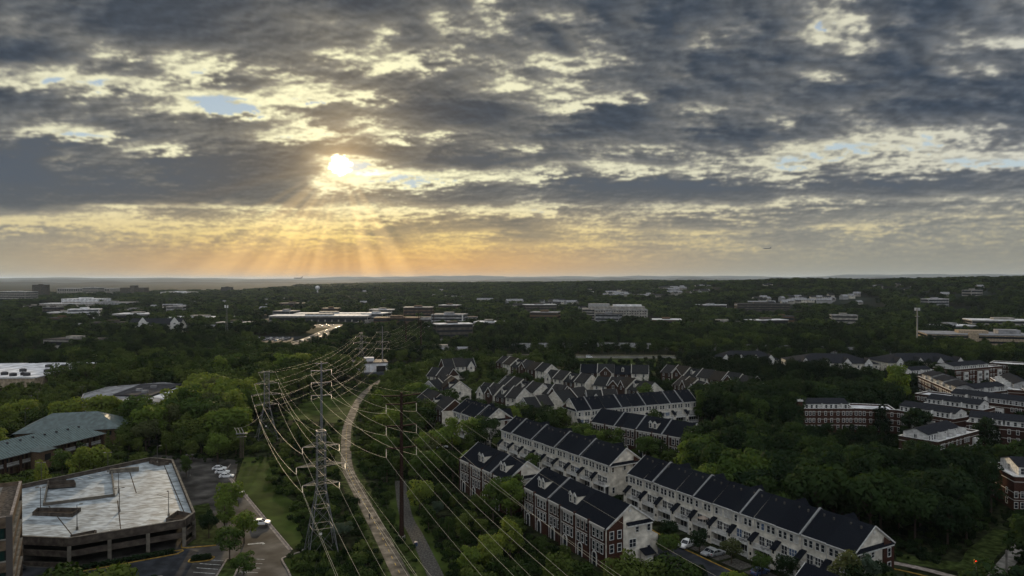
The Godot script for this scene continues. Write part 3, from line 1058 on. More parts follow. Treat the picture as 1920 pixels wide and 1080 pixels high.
	cap(footing(q, -6, 40, 16.0, 0.0), 6.5)

func left_blocks():
	# white-roofed store
	var o := thing("warehouse_store", "large store with a bright white flat roof and tan walls at the picture's left edge", "building", Vector3(-362.0, 0, -420.0), 0.1)
	part("wall", box_geo(Vector3(0, 0, -80), Vector3(88, 8.2, 0)), mats.siding_tan, o)
	part("red_sign_band", box_geo(Vector3(52, 5.4, 0.0), Vector3(64, 6.6, 0.12)), mats.car_red, o)
	part("brick_band", box_geo(Vector3(0, 1.6, 0.0), Vector3(88, 2.6, 0.1)), mats.brick_red, o)
	part("roof", box_geo(Vector3(-0.3, 8.2, -80.3), Vector3(88.3, 8.6, 0.3)), mats.flat_white, o)
	part("coping", box_geo(Vector3(-0.4, 8.6, 0.0), Vector3(88.4, 9.0, 0.4)), mats.white_trim, o)
	var units := [[58, -6], [64, -14], [66, -30], [44, -40], [82, -26], [76, -12], [72, -8], [79, -9], [80, -50], [52, -24], [70, -52], [84, -62]]
	for u in units:
		var h := part("roof_unit", box_geo(Vector3(-1.6, 0, -1.1), Vector3(1.6, 1.7, 1.1)), mats.flat_dark, o, Vector3(u[0], 8.6, u[1]))
		part("fan_cowl", box_geo(Vector3(-0.9, 1.7, -0.7), Vector3(0.9, 2.1, 0.7)), mats.flat_grey, h)
	footprint(o, 88, 80, 4.0)
	cap(pts([-340, -330, -210, -330, -215, -400, -262, -470, -272, -424, -340, -418]), 9.0)
	sheet("store_lot", [-330, -414, -268, -420, -232, -400, -222, -372, -258, -380, -330, -390], 0.05, mats.road)
	# low grey showroom with a curved end
	var s := thing("showroom", "low grey building with a white roof bay and a curved end wall among trees", "building", Vector3(-196.0, 0, -352.0), 0.0)
	var plan := pts([-20, -22, -12, -13, -6, -9, 4, -7.2, 14, -7.6, 28, -14, 29, -58, -6, -80, -28, -62, -27, -36])
	var wall := Geo.new()
	wall.prism(plan, 0, 5.0)
	part("wall", wall, mats.flat_grey, s)
	var pb := Geo.new()
	wall_run(pb, Array(plan), 5.0, 5.5, 0.5, true)
	part("parapet", pb, mats.siding_grey, s)
	var solar := Geo.new()
	solar.prism(pts([-9, -31, 12, -28, 9, -72, -14, -70]), 5.0, 5.9)
	part("upper_roof", solar, mats.flat_dark, s)
	var wb := Geo.new()
	wb.prism(pts([13, -27, 27, -20, 27.5, -56, 11, -62]), 5.0, 5.15)
	part("white_roof_bay", wb, mats.flat_white, s)
	for u in [[-2, -44], [4, -38], [0, -56]]:
		part("roof_unit", box_geo(Vector3(-1.4, 0, -1), Vector3(1.4, 1.2, 1)), mats.flat_grey, s, Vector3(u[0], 5.9, u[1]))
	var arch := Geo.new()
	for k in 12:
		var f := PI * k / 12.0
		var g := PI * (k + 1) / 12.0
		arch.beam(Vector3(5 + 5.5 * cos(f), 0.4 + 3.9 * sin(f), -6.9), Vector3(5 + 5.5 * cos(g), 0.4 + 3.9 * sin(g), -6.9), 0.35, 0.35)
	part("arched_window", arch, mats.flat_dark, s)
	var ap := Geo.new()
	ap.box(Vector3(0.5, 0.4, -7.6), Vector3(9.5, 3.9, -7.05))
	part("arch_glass", ap, mats.glass, s)
	var poly := PackedVector2Array()
	for p in plan:
		poly.append(p + Vector2(-196.0, -352.0))
	cap(poly, 0.0, 4.0)
	cap(pts([-226, -366, -196, -330, -150, -318, -150, -366, -168, -372, -180, -357, -204, -357]), 5.5)
	sheet("showroom_lot", [-226, -366, -204, -352, -176, -350, -176, -357, -203, -359, -220, -376], 0.05, mats.road)

func build_left_side():
	office()
	garage()
	car_park()
	paths()
	hotel()
	left_blocks()

# ---------------------------------------------------------------- town houses
var shapes := {}

func shape(key: String, make: Callable) -> ArrayMesh:      # a mesh that many parts share
	if not shapes.has(key):
		shapes[key] = make.call().mesh()
	return shapes[key]

func window_frame(w: float, h: float, bars: int) -> Geo:   # origin at the sill's middle, wall plane z = 0
	var g := Geo.new()
	var t := 0.13
	g.box(Vector3(-w / 2 - t, -t, -0.02), Vector3(-w / 2, h + t, 0.10))
	g.box(Vector3(w / 2, -t, -0.02), Vector3(w / 2 + t, h + t, 0.10))
	g.box(Vector3(-w / 2, h, -0.02), Vector3(w / 2, h + t, 0.11))
	g.box(Vector3(-w / 2, -t, -0.02), Vector3(w / 2, 0, 0.13))
	g.box(Vector3(-w / 2, h * 0.5 - 0.035, 0.0), Vector3(w / 2, h * 0.5 + 0.035, 0.075))
	for k in bars:
		var x := -w / 2 + w * (k + 1) / (bars + 1)
		g.box(Vector3(x - 0.055, 0, 0.0), Vector3(x + 0.055, h, 0.08))
	return g

func window(o: Node3D, at: Vector3, w: float, h: float, bars := 0, yaw := 0.0, trim := "white_trim", pane := "glass"):
	var k := "win_%.2f_%.2f_%d" % [w, h, bars]
	var f := part("window", shape(k, func(): return window_frame(w, h, bars)), mats[trim], o, at, yaw)
	part("pane", shape("pane_%.2f_%.2f" % [w, h], func(): return box_geo(Vector3(-w / 2, 0, 0.005), Vector3(w / 2, h, 0.04))), mats[pane], f)

func pane_kind() -> String:
	var r := rng.randf()
	return "glass" if r < 0.80 else ("blind" if r < 0.93 else "glass_blue")

# One row: local x along the front wall seen from outside, front at z = 0, house to -z.
func roof_faces(x0: float, x1: float, z0: float, z1: float, he: float, hr: float, over := 0.35) -> Geo:
	var g := Geo.new()
	var zm := (z0 + z1) * 0.5
	var k := (hr - he) / (z0 - zm)
	var zf := z0 + over
	var zb := z1 - over
	var yf := he - k * over
	var t := 0.16
	g.quad(Vector3(x0, yf, zf), Vector3(x1, yf, zf), Vector3(x1, hr, zm), Vector3(x0, hr, zm))
	g.quad(Vector3(x1, yf, zb), Vector3(x0, yf, zb), Vector3(x0, hr, zm), Vector3(x1, hr, zm))
	g.quad(Vector3(x1, yf - t, zf), Vector3(x0, yf - t, zf), Vector3(x0, hr - t, zm), Vector3(x1, hr - t, zm))
	g.quad(Vector3(x0, yf - t, zb), Vector3(x1, yf - t, zb), Vector3(x1, hr - t, zm), Vector3(x0, hr - t, zm))
	for x in [x0, x1]:
		var a := [Vector3(x, yf - t, zf), Vector3(x, yf, zf), Vector3(x, hr, zm), Vector3(x, hr - t, zm)]
		var b := [Vector3(x, yf - t, zb), Vector3(x, hr - t, zm), Vector3(x, hr, zm), Vector3(x, yf, zb)]
		if x == x0:
			a.reverse()
			b.reverse()
		g.quad(a[3], a[2], a[1], a[0])
		g.quad(b[3], b[2], b[1], b[0])
	g.quad(Vector3(x0, yf - t, zf), Vector3(x1, yf - t, zf), Vector3(x1, yf, zf), Vector3(x0, yf, zf))
	g.quad(Vector3(x1, yf - t, zb), Vector3(x0, yf - t, zb), Vector3(x0, yf, zb), Vector3(x1, yf, zb))
	return g

func body(x0: float, x1: float, z0: float, z1: float, he: float, hr: float) -> Geo:     # house walls with gables at both ends
	var g := Geo.new()
	var zm := (z0 + z1) * 0.5
	g.box(Vector3(x0, 0, z1), Vector3(x1, he, z0))
	g.tri(Vector3(x1, he, z0), Vector3(x1, he, z1), Vector3(x1, hr - 0.1, zm))
	g.tri(Vector3(x0, he, z1), Vector3(x0, he, z0), Vector3(x0, hr - 0.1, zm))
	return g

func rake(o: Node3D, x: float, z0: float, z1: float, he: float, hr: float):     # white boards along a gable
	var zm := (z0 + z1) * 0.5
	var k := (hr - he) / (z0 - zm)
	for s in [[z0 + 0.35, he - k * 0.35], [z1 - 0.35, he - k * 0.35]]:
		var g := Geo.new()
		g.beam(Vector3(x, s[1] - 0.1, s[0]), Vector3(x, hr - 0.1, zm), 0.10, 0.30)
		part("gable_board", g, mats.white_trim, o)

func strip_on_roof(o: Node3D, x: float, z0: float, z1: float, he: float, hr: float):
	var zm := (z0 + z1) * 0.5
	var k := (hr - he) / (z0 - zm)
	var g := Geo.new()
	g.beam(Vector3(x, he - k * 0.4 + 0.05, z0 + 0.4), Vector3(x, hr + 0.16, zm), 0.36, 0.34)
	g.beam(Vector3(x, he - k * 0.4 + 0.05, z1 - 0.4), Vector3(x, hr + 0.16, zm), 0.36, 0.34)
	part("party_wall_strip", g, mats.party_strip, o)

func dormer(o: Node3D, x: float, z0: float, z1: float, he: float, hr: float):
	var zm := (z0 + z1) * 0.5
	var k := (hr - he) / (z0 - zm)
	var zf := z0 - 1.55
	var yb := he + k * (z0 - zf)
	var w := 0.72
	var top := yb + 2.0
	var g := Geo.new()
	var run := (top - yb) / k
	g.quad(Vector3(x - w, yb, zf), Vector3(x + w, yb, zf), Vector3(x + w, top, zf), Vector3(x - w, top, zf))
	g.tri(Vector3(x + w, yb, zf), Vector3(x + w, top, zf - run), Vector3(x + w, top, zf))
	g.tri(Vector3(x - w, yb, zf), Vector3(x - w, top, zf), Vector3(x - w, top, zf - run))
	g.tri(Vector3(x - w, top, zf), Vector3(x + w, top, zf), Vector3(x, top + 0.75, zf))
	var d := part("dormer", g, mats.siding, o)
	var r := Geo.new()
	var yr := top + 0.85
	var back := zf - (yr - yb) / k
	var e := 0.16
	var fr := zf + 0.22
	var ylow := top - 0.08
	for s in [-1.0, 1.0]:
		var q := [Vector3(x + s * (w + e), ylow, fr), Vector3(x, yr, fr), Vector3(x, yr, back), Vector3(x + s * (w + e), ylow, zf - run - 0.2)]
		if s > 0.0:
			r.quad(q[0], q[3], q[2], q[1])
		else:
			r.quad(q[0], q[1], q[2], q[3])
	part("dormer_roof", r, mats.roof_navy, d)
	var t := Geo.new()
	for s in [-1.0, 1.0]:
		t.beam(Vector3(x + s * (w + 0.1), ylow, fr - 0.05), Vector3(x, yr - 0.04, fr - 0.05), 0.1, 0.2)
	part("dormer_trim", t, mats.white_trim, d)
	var f := part("window", shape("dormer_win", func(): return window_frame(0.72, 1.55, 0)), mats.white_trim, d, Vector3(x, yb + 0.3, zf))
	part("pane", shape("dormer_pane", func(): return box_geo(Vector3(-0.36, 0, 0.005), Vector3(0.36, 1.55, 0.04))), mats.glass, f)

func railing(x0: float, x1: float, z: float, zb: float, y: float) -> Geo:
	var g := Geo.new()
	g.box(Vector3(x0, y + 0.95, z - 0.06), Vector3(x1, y + 1.05, z + 0.06))
	g.box(Vector3(x0, y + 0.08, z - 0.04), Vector3(x1, y + 0.16, z + 0.04))
	var n := int((x1 - x0) / 0.22)
	for k in n + 1:
		var x := lerpf(x0 + 0.03, x1 - 0.03, float(k) / n)
		g.box(Vector3(x - 0.03, y + 0.16, z - 0.03), Vector3(x + 0.03, y + 0.95, z + 0.03))
	return g

func deck_row(label: String, at: Vector3, along: Vector2, units: int, w: float, he: float, hr: float, deep: float, strips: Array, gable_right: bool) -> Node3D:
	var o := thing("townhouse_row", label, "row house", at, atan2(-along.y, along.x), "")
	var l := units * w
	# walls and roofs unit by unit; every other one stands a little forward
	for u in units:
		var jog := 0.0 if u % 2 == 0 else -0.28
		part("wall", body(u * w, (u + 1) * w, jog, -deep, he, hr), mats.siding if u % 2 == 0 else mats.siding_b, o)
		part("roof", roof_faces(u * w - (0.3 if u == 0 else 0.0), (u + 1) * w + (0.3 if u == units - 1 else 0.0), jog, -deep, he, hr), mats.roof_navy if (u / 2) % 2 == 0 else mats.roof_navy_b, o)
		var fa := Geo.new()
		fa.box(Vector3(u * w, he - 0.42, jog + 0.32), Vector3((u + 1) * w, he - 0.16, jog + 0.44))
		part("eave_board", fa, mats.white_trim, o)
		# top floor: four windows
		for x in [0.17, 0.37, 0.63, 0.83]:
			window(o, Vector3((u + x) * w, he - 2.45, jog), 0.82, 1.5, 0, 0.0, "white_trim", pane_kind())
		# main floor: sliding door and a group of windows giving on to a deck
		window(o, Vector3((u + 0.34) * w, 3.42, jog), 1.5, 2.15, 1, 0.0, "white_trim", "glass" if rng.randf() < 0.85 else "glass_blue")
		window(o, Vector3((u + 0.70) * w, 3.95, jog), 2.0, 1.5, 2, 0.0, "white_trim", pane_kind())
		part("porch_lamp", box_geo(Vector3(-0.09, 0, 0), Vector3(0.09, 0.35, 0.16)), mats.dark_pole, o, Vector3((u + 0.5) * w, 5.1, jog))
		# closet standing out between the decks, under a dark lean-to
		var cx0 := u * w - 0.05
		var cx1 := u * w + 1.25
		var cz := 1.75
		var cl := Geo.new()
		cl.box(Vector3(cx0, 0, jog), Vector3(cx1, 4.6, cz))
		cl.quad(Vector3(cx0, 4.6, cz), Vector3(cx0, 6.1, jog), Vector3(cx0, 4.6, jog), Vector3(cx0, 4.6, cz))
		cl.tri(Vector3(cx1, 4.6, cz), Vector3(cx1, 4.6, jog), Vector3(cx1, 6.0, jog))
		cl.tri(Vector3(cx0, 4.6, cz), Vector3(cx0, 6.0, jog), Vector3(cx0, 4.6, jog))
		var clo := part("closet", cl, mats.siding, o)
		var cr := Geo.new()
		cr.hexa([Vector3(cx0 - 0.15, 4.42, cz + 0.3), Vector3(cx1 + 0.15, 4.42, cz + 0.3), Vector3(cx1 + 0.15, 6.0, jog), Vector3(cx0 - 0.15, 6.0, jog),
			Vector3(cx0 - 0.15, 4.60, cz + 0.3), Vector3(cx1 + 0.15, 4.60, cz + 0.3), Vector3(cx1 + 0.15, 6.2, jog), Vector3(cx0 - 0.15, 6.2, jog)])
		part("lean_to", cr, mats.roof_navy, clo)
		for y in [1.2, 3.6]:
			part("small_window", box_geo(Vector3(cx0 + 0.38, y, cz), Vector3(cx0 + 0.92, y + 0.7, cz + 0.05)), mats.glass, clo)
		# two decks
		var dx0 := cx1 + 0.02
		var dx1 := (u + 1) * w - 0.07
		for y in [3.05, 0.25]:
			var dk := part("deck", box_geo(Vector3(dx0, y, jog), Vector3(dx1, y + 0.26, cz - 0.02)), mats.white_trim, o)
			part("railing", railing(dx0, dx1, cz - 0.1, jog, y + 0.26), mats.white_trim, dk)
		part("post", box_geo(Vector3(dx1 - 0.3, 0, cz - 0.22), Vector3(dx1 - 0.02, 4.3, cz + 0.04)), mats.white_trim, o)
		part("screen", box_geo(Vector3(dx0 + 0.2, 0.5, jog), Vector3(dx1 - 0.2, 2.9, jog + 0.05)), mats.glass, o)
		var mul := Geo.new()
		for k in 5:
			var x := lerpf(dx0 + 0.2, dx1 - 0.2, k / 4.0)
			mul.box(Vector3(x - 0.06, 0.5, jog + 0.05), Vector3(x + 0.06, 2.9, jog + 0.11))
		part("screen_frame", mul, mats.grey_trim, o)
		part("downpipe", box_geo(Vector3(u * w - 0.06, 0, jog + 0.02), Vector3(u * w + 0.06, he - 0.4, jog + 0.14)), mats.white_trim, o)
		if rng.randf() < 0.4:
			var t := Geo.new()
			t.tube(Vector3.ZERO, Vector3(0, 0.72, 0), 0.05, 0.05, 6)
			t.tube(Vector3(0, 0.70, 0), Vector3(0, 0.76, 0), 0.55, 0.55, 10)
			for k in 4:
				var f := TAU * k / 4.0
				t.box(Vector3(cos(f) * 0.85 - 0.22, 0.0, sin(f) * 0.5 - 0.2), Vector3(cos(f) * 0.85 + 0.22, 0.45, sin(f) * 0.5 + 0.2))
			tag(part("patio_table", t, mats.cloth_grey, null, o.transform * Vector3(lerpf(dx0, dx1, 0.5), 3.31, 0.75), o.rotation.y),
				"dark garden table with stools on an upper white deck of the cream rows", "table", "garden tables on the white decks")
	for s in strips:
		strip_on_roof(o, s * w, 0.0, -deep, he, hr)
	# vents behind the ridge
	for u in units:
		for k in 2:
			part("roof_vent", box_geo(Vector3(-0.16, -0.25, -0.16), Vector3(0.16, 0.3, 0.16)), mats.dark_pole, o, Vector3((u + 0.3 + 0.4 * k) * w, hr - 0.75, -deep * 0.5 + 1.1 + 0.3 * k))
	# back-side gables that rise over the ridge's far side
	for u in units:
		if u % 2 == 1:
			var bx := (u + 0.5) * w
			var bg := Geo.new()
			bg.tri(Vector3(bx + 2.4, he, -deep - 0.9), Vector3(bx - 2.4, he, -deep - 0.9), Vector3(bx, he + 3.2, -deep - 0.9))
			bg.box(Vector3(bx - 2.4, 0, -deep - 0.9), Vector3(bx + 2.4, he, -deep + 0.1))
			part("rear_bay", bg, mats.brick_red, o)
			var br := Geo.new()
			br.quad(Vector3(bx - 2.6, he - 0.2, -deep - 1.1), Vector3(bx - 2.6, he - 0.2, -deep + 2.4), Vector3(bx, he + 3.3, -deep + 4.6), Vector3(bx, he + 3.3, -deep - 1.1))
			br.quad(Vector3(bx + 2.6, he - 0.2, -deep + 2.4), Vector3(bx + 2.6, he - 0.2, -deep - 1.1), Vector3(bx, he + 3.3, -deep - 1.1), Vector3(bx, he + 3.3, -deep + 4.6))
			part("rear_bay_roof", br, mats.roof_navy, o)
	end_wall(o, l if gable_right else 0.0, 1.0 if gable_right else -1.0, deep, he, hr, false)
	rake(o, 0.0 - 0.33, 0.0, -deep, he, hr)
	rake(o, l + 0.33, 0.0, -deep, he, hr)
	footprint(o, l, deep + 1.0, 2.6)
	cap(footing(o, -1.0, l + 1.0, 8.0, 0.0), 0.0)
	cap(footing(o, -1.0, l + 1.0, 24.0, 8.0), 4.2)
	return o

func footing(o: Node3D, x0: float, x1: float, z0: float, z1: float) -> PackedVector2Array:
	var q := PackedVector2Array()
	for c in [[x0, z0], [x1, z0], [x1, z1], [x0, z1]]:
		var v := o.transform * Vector3(c[0], 0, c[1])
		q.append(Vector2(v.x, v.z))
	return q

func end_wall(o: Node3D, x: float, side: float, deep: float, he: float, hr: float, brick_front: bool):     # what one sees on a gable end
	var yaw := PI / 2 * side
	# white band and lean-to ledge across the gable's foot
	var led := Geo.new()
	var z0 := -deep + 0.2 if not brick_front else -deep + 0.2
	var z1 := -0.2 if not brick_front else -deep * 0.42
	var xo := x + side * 0.55
	var q := [Vector3(x, he - 0.30, z1), Vector3(xo, he - 0.45, z1), Vector3(xo, he - 0.45, z0), Vector3(x, he - 0.30, z0), Vector3(x, he + 0.30, z1), Vector3(xo, he - 0.28, z1), Vector3(xo, he - 0.28, z0), Vector3(x, he + 0.30, z0)]
	if side < 0.0:
		q = [q[1], q[0], q[3], q[2], q[5], q[4], q[7], q[6]]
	led.hexa(q)
	part("gable_ledge", led, mats.roof_navy, o)
	part("gable_trim", box_geo(Vector3(minf(x, xo + side * 0.02), he - 0.72, z0), Vector3(maxf(x, xo + side * 0.02), he - 0.46, z1)), mats.white_trim, o)
	var vent := Geo.new()
	vent.tube(Vector3(x, hr - 1.5, -deep * 0.5), Vector3(x + side * 0.12, hr - 1.5, -deep * 0.5), 0.38, 0.38, 14)
	part("round_vent", vent, mats.white_trim, o)
	# brick return
	var bz0 := -deep + 0.05
	var bz1 := -deep * 0.72
	if brick_front:
		bz0 = -deep * 0.335
		bz1 = -0.02
	var bk := Geo.new()
	bk.box(Vector3(minf(x, x + side * 0.35), 0, bz0), Vector3(maxf(x, x + side * 0.35), he - 0.5, bz1))
	var ym := lerpf(he, hr, (absf(bz1 - bz0)) / (deep * 0.5)) - 0.75
	var xa := x + side * 0.35
	var t := [Vector3(xa, he - 0.5, bz0), Vector3(xa, he - 0.5, bz1), Vector3(xa, ym, bz0 if brick_front else bz1)]
	if (side > 0.0) == ((t[1] - t[0]).cross(t[2] - t[0]).x > 0.0):
		bk.tri(t[0], t[1], t[2])
	else:
		bk.tri(t[0], t[2], t[1])
	part("brick_return", bk, mats.brick_red, o)
	for y in [3.9, he - 2.75]:
		for z in [0.25, 0.75] if brick_front else [0.5]:
			window(o, Vector3(xa, y, lerpf(bz0, bz1, z)), 0.95, 1.7, 0, yaw)
	# windows in the siding
	var sx := x + side * 0.02
	if brick_front:
		window(o, Vector3(sx, he - 2.3, -deep * 0.66), 0.8, 1.2, 0, yaw)
		window(o, Vector3(sx, he - 2.4, -deep * 0.92), 0.8, 1.45, 0, yaw)
		window(o, Vector3(sx, 4.1, -deep * 0.56), 1.75, 1.75, 1, yaw)
		window(o, Vector3(sx, 2.0, -deep * 0.92), 0.8, 1.75, 0, yaw)
	else:
		window(o, Vector3(sx, he - 2.4, -deep * 0.10), 0.8, 1.4, 0, yaw)
		window(o, Vector3(sx, he - 2.2, -deep * 0.46), 0.8, 1.1, 0, yaw)
		window(o, Vector3(sx, 3.6, -deep * 0.56), 1.7, 1.7, 1, yaw)
		window(o, Vector3(sx, 0.9, -deep * 0.12), 0.8, 1.7, 0, yaw)

func brick_row(label: String, at: Vector3, along: Vector2, units: int, w: float, he: float, hr: float, deep: float, strips: Array, dormers: Array, open_front := true) -> Node3D:
	var o := thing("townhouse_row", label, "row house", at, atan2(-along.y, along.x), "")
	var l := units * w
	for u in units:
		var jog: float = [0.0, 0.32, 0.0, 0.32, 0.1, 0.32][u % 6]
		var bm: Material = [mats.brick_brown, mats.brick_red, mats.brick_dark][u % 3]
		part("wall", body(u * w, (u + 1) * w, jog, -deep, he, hr), bm if u < units - 1 else mats.siding, o)
		part("roof", roof_faces(u * w - (0.3 if u == 0 else 0.0), (u + 1) * w + (0.3 if u == units - 1 else 0.0), jog, -deep, he, hr), mats.roof_navy if (u / 2) % 2 == 0 else mats.roof_navy_b, o)
		var fr := Geo.new()
		fr.box(Vector3(u * w, 0, jog), Vector3((u + 1) * w, he - 0.55, jog + 0.12))
		part("brick_front", fr, bm, o)
		part("cornice", box_geo(Vector3(u * w + 0.02, he - 0.55, jog), Vector3((u + 1) * w - 0.02, he - 0.12, jog + 0.42)), mats.grey_trim, o)
		part("brick_pier", box_geo(Vector3(u * w - 0.25, 0, jog), Vector3(u * w + 0.25, he + 0.25, jog + 0.5)), bm, o)
		part("downpipe", box_geo(Vector3(u * w + 0.3, 0, jog + 0.13), Vector3(u * w + 0.42, he - 0.55, jog + 0.26)), mats.white_trim, o)
		var xs := [0.22, 0.5, 0.78] if u % 2 == 0 else [0.3, 0.55, 0.8]
		for x in xs:
			window(o, Vector3((u + x) * w, he - 3.0, jog + 0.12), 0.95, 1.85, 0, 0.0, "grey_trim" if u % 2 == 0 else "white_trim")
			part("lintel", box_geo(Vector3(-0.7, 0, 0), Vector3(0.7, 0.28, 0.16)), mats.grey_trim, o, Vector3((u + x) * w, he - 0.98, jog + 0.12))
			window(o, Vector3((u + x) * w, 3.5, jog + 0.12), 0.95, 1.9, 0, 0.0, "white_trim")
		part("string_course", box_geo(Vector3(u * w + 0.26, 5.75, jog + 0.12), Vector3((u + 1) * w - 0.26, 5.95, jog + 0.24)), mats.grey_trim, o)
		# arched entrance
		var ar := Geo.new()
		var cx := (u + 0.35) * w
		for k in 8:
			var f := PI * k / 8.0
			var g := PI * (k + 1) / 8.0
			ar.beam(Vector3(cx + 0.85 * cos(f), 2.3 + 0.85 * sin(f), jog + 0.2), Vector3(cx + 0.85 * cos(g), 2.3 + 0.85 * sin(g), jog + 0.2), 0.22, 0.22)
		ar.box(Vector3(cx - 0.96, 0, jog + 0.12), Vector3(cx - 0.74, 2.3, jog + 0.3))
		ar.box(Vector3(cx + 0.74, 0, jog + 0.12), Vector3(cx + 0.96, 2.3, jog + 0.3))
		part("arched_surround", ar, mats.white_trim, o)
		part("door", box_geo(Vector3(cx - 0.74, 0, jog + 0.12), Vector3(cx + 0.74, 2.6, jog + 0.18)), mats.glass, o)
	for s in strips:
		strip_on_roof(o, s * w, 0.3, -deep, he, hr)
	for d in dormers:
		dormer(o, d * w - 0.95, 0.2, -deep, he, hr)
		dormer(o, d * w + 0.95, 0.2, -deep, he, hr)
	end_wall(o, l, 1.0, deep, he, hr, true)
	rake(o, l + 0.33, 0.0, -deep, he, hr)
	rake(o, -0.33, 0.0, -deep, he, hr)
	# porch at the gable end
	var px := l + 0.35
	var po := part("side_porch", box_geo(Vector3(px, 0, -deep + 1.2), Vector3(px + 1.6, 2.5, -deep + 3.4)), mats.siding, o)
	var pr := Geo.new()
	pr.hexa([Vector3(px, 3.3, -deep + 3.9), Vector3(px + 2.1, 2.5, -deep + 3.9), Vector3(px + 2.1, 2.5, -deep + 0.7), Vector3(px, 3.3, -deep + 0.7),
		Vector3(px, 3.5, -deep + 3.9), Vector3(px + 2.1, 2.66, -deep + 3.9), Vector3(px + 2.1, 2.66, -deep + 0.7), Vector3(px, 3.5, -deep + 0.7)])
	part("porch_roof", pr, mats.roof_navy, po)
	part("door", box_geo(Vector3(px + 1.6, 0.1, -deep + 1.8), Vector3(px + 1.68, 2.2, -deep + 2.8)), mats.white_trim, po)
	# two-storey bump at the back corner
	var bump := Geo.new()
	bump.box(Vector3(l - 5.0, 0, -deep - 1.7), Vector3(l - 0.02, 5.9, -deep))
	bump.quad(Vector3(l - 0.02, 5.9, -deep), Vector3(l - 0.02, 5.9, -deep - 1.7), Vector3(l - 0.02, 5.9, -deep - 1.7), Vector3(l - 0.02, 6.7, -deep))
	bump.quad(Vector3(l - 5.0, 6.7, -deep), Vector3(l - 0.02, 6.7, -deep), Vector3(l - 0.02, 5.9, -deep - 1.7), Vector3(l - 5.0, 5.9, -deep - 1.7))
	part("rear_bump", bump, mats.siding, o)
	footprint(o, l, deep + 1.8, 2.6)
	if open_front:
		cap(footing(o, -1.0, l + 1.0, 3.5, 0.0), 0.0)
		cap(footing(o, -1.0, l + 1.0, 16.0, 3.5), 6.0)
	return o

